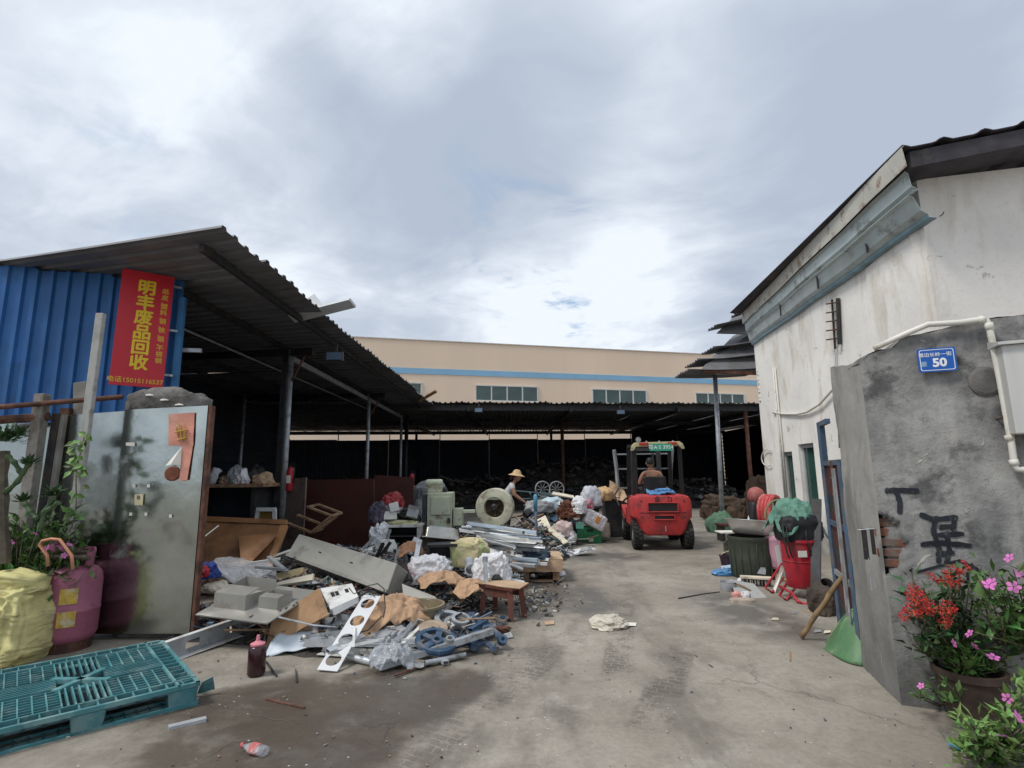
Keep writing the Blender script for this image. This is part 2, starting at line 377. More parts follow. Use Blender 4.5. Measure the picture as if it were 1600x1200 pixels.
M_SCRAPN = scrapmat('mixed_metal_scrap', [(.05, .05, .05), (.3, .3, .3), (.02, .02, .02), (.12, .10, .08), (.45, .45, .44), (.03, .03, .035), (.05, .09, .17), (.18, .12, .08), (.08, .08, .08), (.55, .54, .5), (.1, .06, .04), (.03, .03, .03)], .5, .4)
M_SCRAPC = scrapmat('mixed_household_scrap', [(.06, .06, .06), (.5, .5, .5), (.35, .22, .13), (.03, .03, .03), (.3, .3, .32), (.08, .13, .2), (.6, .58, .52), (.25, .1, .07), (.15, .14, .13), (.4, .33, .24), (.1, .1, .1), (.42, .42, .45), (.06, .15, .13), (.2, .16, .12)], .6, .2)
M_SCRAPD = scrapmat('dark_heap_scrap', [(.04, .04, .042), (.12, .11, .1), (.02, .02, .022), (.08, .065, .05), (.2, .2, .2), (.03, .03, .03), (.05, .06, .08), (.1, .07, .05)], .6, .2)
M_SCRAPB = scrapmat('blue_and_bare_castings', [(.04, .09, .17), (.35, .36, .36), (.04, .09, .19), (.2, .2, .2), (.05, .11, .2), (.5, .5, .5), (.1, .1, .1), (.05, .1, .2)], .42, .4)

# ------------------------------------------------------------------ ground
def ground_mat():
    m = bpy.data.materials.new('stained_concrete'); m.use_nodes = True; t = NT(m.node_tree)
    P = t.n('ShaderNodeTexCoord').outputs['Object']
    wv = t.vm('SUBTRACT', t.noise(P, 1.3, 4, .6, 0, 1), (.5, .5, .5)); wv2 = t.vm('SUBTRACT', t.noise(P, 7, 4, .6, 0, 1), (.5, .5, .5))
    Pw = t.vm('ADD', P, t.scale(wv, .5)); Pw = t.vm('ADD', Pw, t.scale(wv2, .14))
    a = t.noise(P, .55, 6, .62); b = t.noise(P, 3.2, 6, .68, .6); f = t.noise(P, 28, 5, .7)
    c = t.mix(t.ss(a, .3, .7), (.255, .227, .186), (.392, .356, .302))
    c = t.mix(t.ss(b, .42, .72, 0, .5), c, (.15, .13, .105))
    c = t.mix(t.ss(t.noise(P, 1.1, 8, .7, 1.2), .56, .66, 0, .35), c, (.44, .41, .365))
    c = t.mix(t.ss(f, .35, .75, 0, .28), c, (.12, .105, .085))
    px_, py_, _ = t.sep(Pw)
    def ell(cx, cy, rx, ry, ang=0, soft=.35):
        ca, sa = math.cos(ang), math.sin(ang)
        dx = t.m('SUBTRACT', px_, cx); dy = t.m('SUBTRACT', py_, cy)
        u = t.m('DIVIDE', t.m('ADD', t.m('MULTIPLY', dx, ca), t.m('MULTIPLY', dy, sa)), rx)
        v = t.m('DIVIDE', t.m('SUBTRACT', t.m('MULTIPLY', dy, ca), t.m('MULTIPLY', dx, sa)), ry)
        r = t.m('SQRT', t.m('ADD', t.m('MULTIPLY', u, u), t.m('MULTIPLY', v, v)))
        return t.ss(r, 1 + soft * .1, 1 - soft)
    def mx(*a):
        r = a[0]
        for q in a[1:]: r = t.m('MAXIMUM', r, q)
        return r
    # damp, spilled patches with a shape of their own
    wet = mx(ell(*G(560, 1120)[:2], .62, .95, -.5), ell(*G(640, 1075)[:2], .38, .5, .3), ell(*G(400, 1110)[:2], .55, .6, .2, .5), ell(*G(900, 935)[:2], .55, 1.1, .1, .5), ell(*G(945, 870)[:2], 1.0, .8, 0, .6), ell(*G(1180, 960)[:2], .6, 1.5, .2, .6))
    wetb = t.m('MULTIPLY', wet, t.ss(t.noise(Pw, 2.1, 5, .6), .3, .52))
    oil = t.m('MULTIPLY', mx(ell(*G(450, 1120)[:2], 1.0, .75, .2, .2), ell(*G(610, 1080)[:2], .75, .6, .4, .2), ell(*G(420, 1200)[:2], .8, .4, .2, .3), ell(*G(620, 900)[:2], 3.2, 3.5, 0, .3)), t.ss(t.noise(P, 1.7, 6, .65), .30, .55))
    c = t.mix(t.m('MULTIPLY', wetb, .8), c, (.085, .077, .066))
    c = t.mix(t.m('MULTIPLY', oil, .88), c, (.075, .056, .04))
    edge = t.m('MULTIPLY', t.m('MAXIMUM', t.ss(px_, 1.7, 3.2), t.ss(px_, .6, -.6)), t.ss(t.noise(Pw, 1.4, 6, .65), .35, .62))
    c = t.mix(t.m('MULTIPLY', edge, .38), c, (.10, .085, .066))
    lane = None
    for x0_, x1_ in ((.15, 1.2), (1.0, 2.0), (-.35, .55)):           # long damp wheel paths up the lane
        dl = t.m('ABSOLUTE', t.m('SUBTRACT', px_, t.m('ADD', t.m('MULTIPLY', t.m('SUBTRACT', py_, 3), (x1_ - x0_) / 9), x0_)))
        q_ = t.ss(dl, .26, .08); lane = q_ if lane is None else t.m('MAXIMUM', lane, q_)
    lane = t.m('MULTIPLY', lane, t.ss(t.noise(t.vm('MULTIPLY', P, (1.6, .6, 1)), 2.0, 6, .68), .40, .62))
    c = t.mix(t.m('MULTIPLY', lane, .5), c, (.10, .09, .075))
    far = t.ss(py_, 8, 12, 0, .5)
    c = t.mix(t.m('MULTIPLY', far, t.ss(t.noise(t.vm('MULTIPLY', P, (1, .5, 1)), .9, 6, .65), .38, .62)), c, (.09, .082, .072))
    # tyre prints: damp tread blocks along the wheel paths
    prints = None
    for p0, p1, w in ((G(640, 1190), G(905, 985), .17), (G(585, 1215), G(835, 1005), .13), (G(1010, 1150), G(1065, 1010), .15), (G(965, 1060), G(975, 930), .14)):
        d = (p1 - p0); L = d.length; d.normalize()
        dx = t.m('SUBTRACT', px_ if False else t.sep(P)[0], p0.x); dy = t.m('SUBTRACT', t.sep(P)[1], p0.y)
        u = t.m('ADD', t.m('MULTIPLY', dx, d.x), t.m('MULTIPLY', dy, d.y)); v = t.m('SUBTRACT', t.m('MULTIPLY', dx, d.y), t.m('MULTIPLY', dy, d.x))
        inside = t.m('MULTIPLY', t.ss(t.m('ABSOLUTE', v), w, w * .72), t.m('MULTIPLY', t.ss(u, -.1, .25), t.ss(u, L + .2, L - .35)))
        br = t.n('ShaderNodeTexBrick'); t.put(br.inputs['Vector'], t.vm('ADD', t.comb(v, u), t.scale(wv2, .10))); br.inputs['Scale'].default_value = 1
        br.inputs['Color1'].default_value = br.inputs['Color2'].default_value = (1, 1, 1, 1); br.inputs['Mortar'].default_value = (0, 0, 0, 1)
        br.inputs['Brick Width'].default_value = .1; br.inputs['Row Height'].default_value = .065; br.inputs['Mortar Size'].default_value = .008; br.inputs['Mortar Smooth'].default_value = .4
        q = t.m('MULTIPLY', inside, br.outputs[0])
        prints = q if prints is None else t.m('MAXIMUM', prints, q)
    prints = t.m('MULTIPLY', prints, t.ss(t.noise(P, 3.2, 6, .7), .42, .6))
    c = t.mix(t.m('MULTIPLY', prints, .55), c, (.085, .077, .066))
    # cracks and slab joints
    vo = t.n('ShaderNodeTexVoronoi', feature='DISTANCE_TO_EDGE'); t.put(vo.inputs['Vector'], Pw); vo.inputs['Scale'].default_value = .42
    crack = t.m('MULTIPLY', t.ss(vo.outputs[0], .006, .001), t.m('MULTIPLY', t.ss(t.noise(P, .8, 3), .5, .6), t.ss(py_, 3.2, 6.5, .5, 0)))
    c = t.mix(t.m('MULTIPLY', crack, .6), c, (.05, .045, .038))
    spk = t.n('ShaderNodeTexVoronoi'); t.put(spk.inputs['Vector'], P); spk.inputs['Scale'].default_value = 16
    c = t.mix(t.m('MULTIPLY', t.m('LESS_THAN', spk.outputs['Distance'], .10), t.ss(t.noise(P, 2.2, 2), .5, .6)), c, (.5, .48, .44))
    bs = t.n('ShaderNodeBsdfPrincipled'); t.put(bs.inputs['Base Color'], c)
    t.put(bs.inputs['Roughness'], t.m('SUBTRACT', .9, t.m('MULTIPLY', t.m('MAXIMUM', wetb, t.m('MULTIPLY', oil, .55)), .5)))
    bs.inputs['Specular IOR Level'].default_value = .35
    h = t.m('ADD', t.m('MULTIPLY', f, .35), t.m('ADD', t.m('MULTIPLY', b, .7), t.m('SUBTRACT', t.m('MULTIPLY', crack, -1.2), t.m('MULTIPLY', prints, .4))))
    t.put(bs.inputs['Normal'], t.bump(h, .5, .03))
    o = t.n('ShaderNodeOutputMaterial'); t.nt.links.new(bs.outputs[0], o.inputs[0]); return m
M_GROUND = ground_mat()
g = MB()
xs = [-600, -60, -20, -8] + [-6 + .25 * i for i in range(49)] + [8, 20, 60, 600]
ys = [-600, -40, -6, 0] + [1.5 + .25 * i for i in range(46)] + [16, 25, 60, 600]
w = len(xs)
g.v = [Vector((x, y, (.02 * fnoise((x, y, 3), 3, .6) if 2 < y < 12.5 and abs(x) < 5.5 else 0))) for y in ys for x in xs]
g.f = [(j * w + i, j * w + i + 1, (j + 1) * w + i + 1, (j + 1) * w + i) for j in range(len(ys) - 1) for i in range(w - 1)]
tag(g.build('ground', M_GROUND, keep=True, smooth=True), kind='structure')

# ------------------------------------------------------------------ corrugated sheets
def corr(L, W, pitch=.2, dep=.03, seglen=1, sag=0.0, seed=0, wob=0.0):
    """ribbed sheet: ribs along x (length L), profile across y (width W), base at z=0"""
    ys = []; y = 0
    while y < W - 1e-6:
        for f, h in ((0, 0), (.55, 0), (.65, 1), (.9, 1)):
            if y + f * pitch <= W: ys.append((y + f * pitch, h))
        y += pitch
    ys.append((W, 0)); n = len(ys); m = MB(); vs = []
    for i in range(seglen + 1):
        x = L * i / seglen
        for yy, h in ys:
            z = h * dep - sag * math.sin(math.pi * i / seglen)
            if wob: z += wob * mn.noise(Vector((x * 1.5, yy * 2, seed * 3.3)))
            vs.append((x + (wob * .8 * mn.noise(Vector((yy * 3, i, seed))) if i == seglen else 0), yy, z))
    fs = [(i * n + k, i * n + k + 1, (i + 1) * n + k + 1, (i + 1) * n + k) for i in range(seglen) for k in range(n - 1)]
    m.add(vs, fs); return m

# ------------------------------------------------------------------ factory behind the yard
fA = Vector((-12.39, 40.11, 0)); fd = (Vector((16.44, 47.56, 0)) - fA).normalized(); fn_ = Vector((fd.y, -fd.x, 0))
def FP(px, py, off=0.0):
    d = ray(px, py); o = Vector((0, 0, CH)); a = fA + fn_ * off
    return o + d * ((a - o).dot(fn_) / d.dot(fn_))
fac = thing('factory_building', 'long beige rendered factory with a pale blue band behind the sheds', 'building', fA + fd * 10)
def fbox(s0, s1, z0, z1, o0, o1):
    q = [fA + fd * s + fn_ * o for s, o in ((s0, o0), (s1, o0), (s1, o1), (s0, o1))]
    m = MB(); m.add([Vector((p.x, p.y, z)) for z in (z0, z1) for p in q], [(3, 2, 1, 0), (4, 5, 6, 7), (0, 1, 5, 4), (1, 2, 6, 5), (2, 3, 7, 6), (3, 0, 4, 7)]); return m
fbox(-25, 70, 0, 12.0, -14, 0).build('wall', M_BEIGE, fac, world=True)
fbox(-25, 70, 9.28, 9.75, 0, .04).build('painted_band', M_BAND, fac, world=True)
fbox(-25.1, 70.1, 12.0, 12.08, -.3, .06).build('coping', mat('coping_grey', (.55, .48, .41), .8), fac, world=True)
S = lambda p: (p - fA).dot(fd)
for x0, x1, y0, y1 in ((562, 658, 596, 622), (743, 840, 602, 628), (925, 1010, 608, 632), (1086, 1163, 614, 634), (1240, 1310, 620, 640)):
    a, b = FP(x0, y0), FP(x1, (y1)); s0, s1 = S(a), S(b); z1, z0 = a.z, b.z
    wn = thing('window', None, None, fA + fd * ((s0 + s1) / 2) + Vector((0, 0, z0))); wn.parent = fac; wn.location = wn.location - fac.location
    fr = MB(); wv = (s1 - s0) / 4
    for k in range(5):
        q = fbox(s0 + k * wv - .05, s0 + k * wv + .05, z0, z1, 0, .09); fr.add(q.v, q.f)
    for z in (z0, z1): q = fbox(s0 - .06, s1 + .06, z - .05, z + .05, 0, .1); fr.add(q.v, q.f)
    fr.build('frame', M_WFRAME, wn, world=True)
    for k in range(4): fbox(s0 + k * wv + .05, s0 + (k + 1) * wv - .05, z0 + .05, z1 - .05, 0, .03 + .02 * (k % 2)).build('pane', M_GLASSG, wn, world=True)
    fbox(s0 - .1, s1 + .1, z0 - .14, z0 - .06, 0, .16).build('sill', M_BEIGE, wn, world=True)

# ------------------------------------------------------------------ open shed on the left
SL = -.05; SHR = .336
def zr(x): return 3.95 + SL * (x + 2.9)
shed = thing('open_shed', 'dark open-sided shed with ribbed sheet roof on steel columns at left', 'shed', (-6, 12, 0))
src = [corr(7.4, .94, .235, .035, 4, .02, k, .02) for k in range(3)]
for q in src:
    for v in q.v: v.y -= SHR * v.x
smesh = []
for k, q in enumerate(src):
    o = q.build('roof_sheet', M_ROOF, shed); smesh.append(o); o.modifiers.new('Solidify', 'SOLIDIFY').thickness = .003
ang = math.pi
for i in range(16):
    o = smesh[i] if i < 3 else smesh[i % 3].copy()
    if i >= 3: C.objects.link(o); o.name = 'roof_sheet'; o.parent = shed
    j = rnd.uniform(-.05, .05)
    o.location = (-2.88 + j + 6, 5.0 + i * .9 - 12 + .93, zr(-2.88 + j) + .012 * (i % 2))
    o.rotation_euler = (0, math.atan(SL) + R(rnd.uniform(-.2, .2)), math.pi)
cols = [(-4.25, 10.0), (-4.3, 15.8), (-4.4, 21.0), (-8.8, 11.5), (-8.8, 17.3)]
for i, (x, y) in enumerate(cols):
    zt = zr(x) - .14
    q = MB(); q.tube([(x, y, 0), (x, y, zt)], .055, 12); q.build('column', M_GALV, shed, smooth=True, world=True)
    if i == 0:
        q = MB(); q.box((x - .12, y + .05, zt / 2), (.09, .11, zt)); q.build('column', M_DARKM, shed, world=True)
def ysk(y, x): return y + SHR * (-4.28 - x)
for y in (10.0, 15.8):
    q = MB(); q.sect([(-.04, -.07), (.04, -.07), (.04, .07), (-.04, .07)], (-9.2, ysk(y, -9.2), zr(-9.2) - .19), (-3.75, ysk(y, -3.75), zr(-3.75) - .19)); q.build('rafter', M_DARKM, shed, world=True)
    q = MB(); q.tube([(-4.2, y - .03, zr(-4.2) - .75), (-3.95, y - .08, zr(-3.95) - .25)], .02, 6); q.build('brace', M_RUST, shed, world=True)
q = MB(); q.sect([(-.03, -.05), (.03, -.05), (.03, .05), (-.03, .05)], (-4.26, 10.0, 3.72), (-4.4, 21, 3.72)); q.build('tie_beam', M_GALV, shed, world=True)
for x in (-3.3, -4.45, -5.7, -6.9, -8.1):
    q = MB(); q.sect([(-.025, -.045), (.025, -.045), (.025, .045), (-.025, .045)], (x, 5.35 if x > -3.5 else max(6.75, 5.2 + SHR * (-2.9 - x)), zr(x) - .06), (x, 19.2, zr(x) - .06)); q.build('purlin', M_DARKM, shed, world=True)
q = MB(); q.tube([(-5.1, 7.5, zr(-5.1) - .3), (-5.1, 19, zr(-5.1) - .3)], .02, 6); q.build('conduit', M_GALV, shed, world=True)
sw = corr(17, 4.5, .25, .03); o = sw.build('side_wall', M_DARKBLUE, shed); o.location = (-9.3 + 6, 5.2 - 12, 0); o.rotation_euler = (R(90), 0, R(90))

# loose sheets lying on that roof's edge
def loose(name, p0, p1, w, m, label, cat='metal sheet', group=None, dep=.03):
    p0, p1 = Vector(p0), Vector(p1); d = (p1 - p0); q = corr(d.length, w, .12, dep)
    o = q.build(name, m, solid=.003, keep=True)
    o.location = p0; o.rotation_euler = d.to_track_quat('X', 'Z').to_euler(); return tag(o, label, cat, group)
M_PALEO = mat('pale_offcut_sheet', (.50, .52, .53), .55, .1, .1, 4, .05, 30, .25, (.35, .34, .33), 4)
for a, b, w_, h_, m, lab in ((D(456, 497, 8.1), D(551, 473, 7.7), .17, .045, M_PALEO, 'pale strip sticking out over the left shed eave'), (D(655, 626, 17.6), D(681, 611, 17.2), .12, .05, M_WOOD, 'brown strip poking up where the two shed roofs meet')):
    q = MB(); q.sect([(-w_ / 2, -h_ / 2), (w_ / 2, -h_ / 2), (w_ / 2, h_ / 2), (-w_ / 2, h_ / 2)], a, b, .5); tag(q.build('roof_offcut', m), lab, 'metal strip')
q = MB(); q.slab([D(476, 469, 8.4), D(491, 459, 8.3), D(506, 480, 8.0), D(488, 486, 8.1)], .01); tag(q.build('roof_offcut', M_PALEO), 'short upturned pale sheet offcut on the left shed eave', 'metal sheet')

# ------------------------------------------------------------------ blue sheet wall with the red sign
bA = Vector((-4.25, 6.6, 0)); bd = Vector((-2.1, -.40, 0)).normalized(); bn = Vector((-bd.y, bd.x, 0))
bw = thing('blue_sheet_wall', 'tall blue ribbed sheet wall under the left shed roof', 'wall', bA)
for i in range(6):
    p0 = bA + bd * (i * .84); zt = min(zr(p0.x), zr((p0 + bd * .84).x)) - .01
    q = corr(zt, .86, .172, .035); o = q.build('wall_sheet', M_BLUESHEET, bw, solid=.003)
    Mx = Matrix((Vector((0, 0, 1)), bd, bn)).transposed()
    o.location = p0 - bA + bn * (.004 * (i % 2)); o.rotation_euler = Mx.to_euler()
q = MB(); q.box((0, 0, 1.95), (.07, .07, 3.66), T(bA) @ rotz(math.atan2(bd.y, bd.x))); q.build('corner_post', mat('blue_trim', (.04, .17, .38), .5), bw, world=True)
for z in (.9, 2.0, 3.1):
    q = MB(); q.box((.35, -.06, z), (1.2, .05, .05), T(bA) @ rotz(math.atan2(bd.y, bd.x))); q.build('wall_rail', M_GALV, bw, world=True)

sgd = Vector((-.80, -.60, 0)); sgn = Vector((.6, -.8, 0)); sgA = D(273, 520, 6.46)
def BW(px, py, off):
    d = ray(px, py); o = Vector((0, 0, CH)); a = sgA
    return o + d * ((a - o).dot(sgn) / d.dot(sgn))
sc_ = [BW(192, 415, .09), BW(273, 437, .09), BW(254, 607, .09), BW(170, 600, .09)]
cen = sum(sc_, Vector()) / 4
sw_ = ((sc_[1] - sc_[0]).length + (sc_[2] - sc_[3]).length) / 2; sh_ = ((sc_[0] - sc_[3]).length + (sc_[1] - sc_[2]).length) / 2
xr = -sgd; yr = Vector((0, 0, 1))
# slight slant of the board on the wall
lean = ((sc_[0] - sc_[3]).dot(xr) + (sc_[1] - sc_[2]).dot(xr)) / 2 / sh_
Ms = Matrix((xr, yr, sgn)).transposed().to_4x4(); Ms = T(cen) @ Ms @ Matrix.Rotation(-lean, 4, 'Z')
sign = thing('red_sign', 'red vertical board with yellow Chinese characters fixed beside the blue wall', 'sign', cen)
M_SIGN = mat('red_sign_film', (.58, .02, .035), .4, 0, .05, 3, .02, 30, .15, (.4, .04, .04), 3)
M_YEL = mat('yellow_sign_print', (.82, .60, .03), .5, 0, .04, 3, 0); M_YELD = mat('orange_sign_print', (.75, .42, .05), .5, 0, .04, 3, 0)
q = MB(); q.box((0, 0, -.012), (sw_, sh_, .024), Ms); q.build('board', M_SIGN, sign, world=True)
Ti = T(cen).inverted()
for i, ch in enumerate('明丰废品回收'):
    lettering('character', ch, sh_ * .135, sign, Ti @ Ms @ T((-.01 * sw_, sh_ * (.355 - .132 * i), .001)), M_YEL, fat=.0065, extr=.001)
col2 = '纸皮、塑料、铜、铁、铝、不锈钢'; yy = .38
for ch in col2:
    st = .021 if ch == '、' else .056
    lettering('small_character', ch, sh_ * .052, sign, Ti @ Ms @ T((sw_ * .355, sh_ * (yy - st / 2), .001)), M_YELD, fat=.0025, extr=.001); yy -= st * 1.02
lettering('phone_line', '电话15015116537', sh_ * .052, sign, Ti @ Ms @ T((sw_ * -.03, -sh_ * .455, .001)), M_YELD, fat=.002, extr=.001)
for i in range(3):
    q = MB(); q.box((sw_ / 2 + .03, sh_ * (.42 - .4 * i), -.03), (.12, .025, .02), Ms); q.build('bracket', M_GALV, sign, world=True)
q = MB(); q.box((-sw_ * .35, -sh_ * .3, -.16), (.04, .04, .30), Ms); q.box((-sw_ * .35, sh_ * .3, -.16), (.04, .04, .30), Ms); q.build('standoff', M_GALV, sign, world=True)

# ------------------------------------------------------------------ back shed
bs = thing('back_shed', 'wide dark shed with flat ribbed roof and posts across the yard end', 'shed', (0, 26, 0))
def ye(x): return 19.43 + .123 * x
bmesh_ = [corr(15.2, 1.06, .2, .04, 5, .03, k + 5, .03) for k in range(2)]; bo = []
for q in bmesh_:
    o = q.build('roof_sheet', M_ROOF, bs); o.modifiers.new('Solidify', 'SOLIDIFY').thickness = .003; bo.append(o)
for i in range(31):
    x = -17 + i * 1.02
    o = bo[i] if i < 2 else bo[i % 2].copy()
    if i >= 2: C.objects.link(o); o.name = 'roof_sheet'; o.parent = bs
    o.location = (x, ye(x) - 26 + rnd.uniform(-.06, .06), 4.02 + .012 * (i % 2)); o.rotation_euler = (0, -R(.5), R(90)); 
    o.location.x += 1.05
for y, z in ((0.3, 3.93), (7, 3.97), (14, 4.02)):
    q = MB(); q.sect([(-.05, -.1), (.05, -.1), (.05, .1), (-.05, .1)], (-16.5, ye(-16.5) + y, z - .06), (14, ye(14) + y, z - .06)); q.build('beam', M_DARKM, bs, world=True)
for x in (-4.9, -1.6, 2.2, 6.4, 9.8):
    q = MB(); q.sect([(-.04, -.08), (.04, -.08), (.04, .08), (-.04, .08)], (x, ye(x) + .1, 3.8), (x, ye(x) + 14.5, 3.9)); q.build('rafter', M_DARKM, bs, world=True)
for x, y in ((-4.45, 22.3), (2.25, 24.2), (9.2, 20.9), (-11, 19.6), (2.4, 33.2), (-6, 33.2), (9, 33.4)):
    q = MB(); q.tube([(x, y, 0), (x, y, 3.9)], .08, 10); q.build('post', M_RUST if x > 2 and y < 25 else M_DARKM, bs, smooth=True, world=True)
for i in range(10):                                                     # rear wall, its top left open under the roof
    x0 = -17 + i * 3.1; zt = 3.55 + .05 * (i % 2) if x0 < 7.5 else 4.2
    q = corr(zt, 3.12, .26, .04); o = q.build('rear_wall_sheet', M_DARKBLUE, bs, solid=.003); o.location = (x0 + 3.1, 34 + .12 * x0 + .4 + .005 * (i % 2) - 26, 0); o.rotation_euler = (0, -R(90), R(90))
    o.rotation_euler = Matrix((Vector((0, 0, 1)), Vector((-1, -.12, 0)).normalized(), Vector((-.12, 1, 0)).normalized() * -1)).transposed().to_euler()
    q = MB(); q.box((x0, 34 + .12 * x0 + .3, 3.9), (.05, .05, .8)); q.build('stud', M_DARKM, bs, world=True)
for x in (-17, 14):
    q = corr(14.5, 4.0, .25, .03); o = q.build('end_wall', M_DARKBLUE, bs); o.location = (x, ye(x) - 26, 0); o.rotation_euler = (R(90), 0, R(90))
M_LAMP = mat('blue_grey_lamp_glass', (.10, .16, .24), .25, 0, .1, 6, 0, spec=.7)
def flood(px, py, y, lab):
    p = D(px, py, y); f = thing('floodlight', lab, 'lamp', p, 0, 'floodlights under the eaves')
    q = MB(); q.box((0, 0, 0), (.30, .07, .17)); q.build('housing', M_DARKM, f, bevel=.01)
    q = MB(); q.box((0, -.045, 0), (.26, .02, .13)); q.build('lens', M_LAMP, f)
    q = MB(); q.box((0, .05, .14), (.05, .03, .22)); q.build('bracket', M_DARKM, f)
flood(748, 641, 19.2, 'small unlit floodlight under the back shed eave, left one')
flood(970, 644, 19.6, 'small unlit floodlight under the back shed eave above the forklift')
flood(523, 557, 9.2, 'small unlit floodlight under the left shed roof by the first column')

# ------------------------------------------------------------------ white building on the right
wb = thing('white_building', 'dirty white rendered building with a metal fascia on the right', 'building', (6.5, 9, 0))
def wx(y): return 5.16 + .104 * (y - 6.25)
def wall_mat(name, base, grime, low):
    m = bpy.data.materials.new(name); m.use_nodes = True; t = NT(m.node_tree)
    P = t.n('ShaderNodeTexCoord').outputs['Object']; z = t.sep(P)[2]
    n1 = t.noise(P, .8, 6, .6); st = t.noise(t.vm('MULTIPLY', P, (1.5, 1.5, .5)), 1.3, 7, .65, .5); f = t.noise(P, 18, 5, .65)
    c = t.mix(t.ss(n1, .35, .7), base, tuple(x * .86 for x in base))
    c = t.mix(t.ss(st, .48, .68, 0, .7), c, grime)
    c = t.mix(t.ss(f, .5, .8, 0, .2), c, tuple(x * .6 for x in grime))
    # rising damp with an uneven edge
    lo = t.ss(t.m('ADD', z, t.m('MULTIPLY', t.m('SUBTRACT', t.noise(P, 1.1, 6, .65), .5), 1.6)), low + .3, low - .45)
    c = t.mix(t.m('MULTIPLY', lo, .85), c, t.mix(t.noise(P, 5, 5, .65), (.07, .068, .065), (.26, .25, .24)))
    pe = t.ss(t.noise(P, 3.3, 6, .7, .8), .63, .67)
    c = t.mix(t.m('MULTIPLY', pe, .6), c, (.36, .33, .29))
    b = t.n('ShaderNodeBsdfPrincipled'); t.put(b.inputs['Base Color'], c); b.inputs['Roughness'].default_value = .92
    b.inputs['Specular IOR Level'].default_value = .2
    t.put(b.inputs['Normal'], t.bump(t.m('ADD', t.m('MULTIPLY', f, .5), t.m('SUBTRACT', n1, t.m('MULTIPLY', pe, .3))), .4, .02))
    o = t.n('ShaderNodeOutputMaterial'); t.nt.links.new(b.outputs[0], o.inputs[0]); return m
M_WHITE = wall_mat('dirty_white_render', (.86, .835, .785), (.56, .50, .42), .45)
M_WHITE2 = wall_mat('grey_white_render', (.84, .805, .755), (.60, .55, .48), 2.45)
YN, YF = 6.25, 12.4
# side wall with two real window openings
wins = []
for (xa, ya), (xb, yb), zb in (((1222, 709), (1237, 703), .35), ((1247, 697), (1270, 689), .35)):
    def hit(px, py):
        d = ray(px, py); tt = (wx(0) - 0) / (d.x - .104 * d.y); return Vector((0, 0, CH)) + d * tt
    a, b = hit(xa, ya), hit(xb, yb); wins.append((min(a.y, b.y), max(a.y, b.y), zb, (a.z + b.z) / 2))
wins.sort()
ysp = [YN] + [v for w_ in wins for v in (w_[0], w_[1])] + [YF]
q = MB()
def wpan(y0, y1, z0, z1):
    q.add([(wx(y) + o, y, z) for o in (0, .24) for y, z in ((y0, z0), (y1, z0), (y1, z1), (y0, z1))], [(0, 1, 2, 3), (7, 6, 5, 4), (0, 4, 5, 1), (1, 5, 6, 2), (2, 6, 7, 3), (3, 7, 4, 0)])
for i in range(0, len(ysp) - 1, 2): wpan(ysp[i], ysp[i + 1], 0, 4.62)
for y0, y1, z0, z1 in wins: wpan(y0, y1, 0, z0); wpan(y0, y1, z1, 4.62)
q.build('side_wall', M_WHITE, wb, world=True)
for y0, y1, z0, z1 in wins:
    wn = thing('window', None, None, (wx((y0 + y1) / 2), (y0 + y1) / 2, z0)); wn.parent = wb; wn.location = wn.location - wb.location
    f = MB()
    for yc in (y0 + .03, y1 - .03): f.box((wx(yc) + .12, yc, (z0 + z1) / 2), (.1, .06, z1 - z0))
    for zc in (z0 + .03, z1 - .04): f.box((wx((y0 + y1) / 2) + .12, (y0 + y1) / 2, zc), (.09, y1 - y0 - .121, .07))
    f.build('frame', mat('grey_window_frame', (.33, .35, .36), .5), wn, world=True)
    q = MB(); q.box((wx((y0 + y1) / 2) + .13, (y0 + y1) / 2, (z0 + z1) / 2), (.02, y1 - y0 - .122, z1 - z0 - .142)); q.build('pane', M_GLASSG, wn, world=True)
# front wall facing the lane
q = MB(); q.add([(x, y, z) for y in (6.2, 6.44) for x, z in ((wx(6.2) - .02, 0), (11, 0), (11, 5.75), (wx(6.2) - .02, 5.08))], [(0, 1, 2, 3), (7, 6, 5, 4), (0, 4, 5, 1), (1, 5, 6, 2), (2, 6, 7, 3), (3, 7, 4, 0)])
q.build('front_wall', M_WHITE2, wb, world=True)
# the strip of render that steps out beside the corner
q = MB(); q.add([(wx(y) - o, y, z) for o in (.03, 0) for y, z in ((6.26, 2.0), (7.5, 2.0), (7.5, 4.42), (6.26, 4.5))], [(0, 1, 2, 3), (7, 6, 5, 4), (0, 4, 5, 1), (1, 5, 6, 2), (2, 6, 7, 3), (3, 7, 4, 0)]); q.build('render_strip', M_WHITE, wb, world=True)
# roof: dark fibre sheets with round ribs, running down to the fascia
M_FIBRE = mat('dark_fibre_sheet', (.055, .05, .058), .9, 0, .3, 3, .3, 40, .3, (.1, .09, .085), 2)
def rz_(x): return 5.20 + .20 * (x - 4.70)
for i in range(6):
    x0 = 4.68 + i * 1.0
    def rf(u, v, x0=x0):
        x = x0 + u * 1.02; y = 5.72 + v * 6.7
        return Vector((x + .10 * (y - 6.25) * 1.0, y, rz_(x) - .0 + .045 * max(0, math.cos((x - 4.68) * 2 * math.pi / .5)) ** 2 + .004 * (i % 2)))
    q = MB(); q.grid(rf, 20, 3); q.build('roof_sheet', M_FIBRE, wb, solid=-.012, world=True)
q = MB(); q.add([(x, y, z) for y in (5.76, 6.19) for x, z in ((4.74, rz_(4.74) - .22), (11, rz_(11) - .24), (11, rz_(11) - .02), (4.74, rz_(4.74) - .02))], [(0, 1, 2, 3), (7, 6, 5, 4), (0, 4, 5, 1), (1, 5, 6, 2), (2, 6, 7, 3), (3, 7, 4, 0)]); q.build('eave_board', M_FIBRE, wb, world=True)
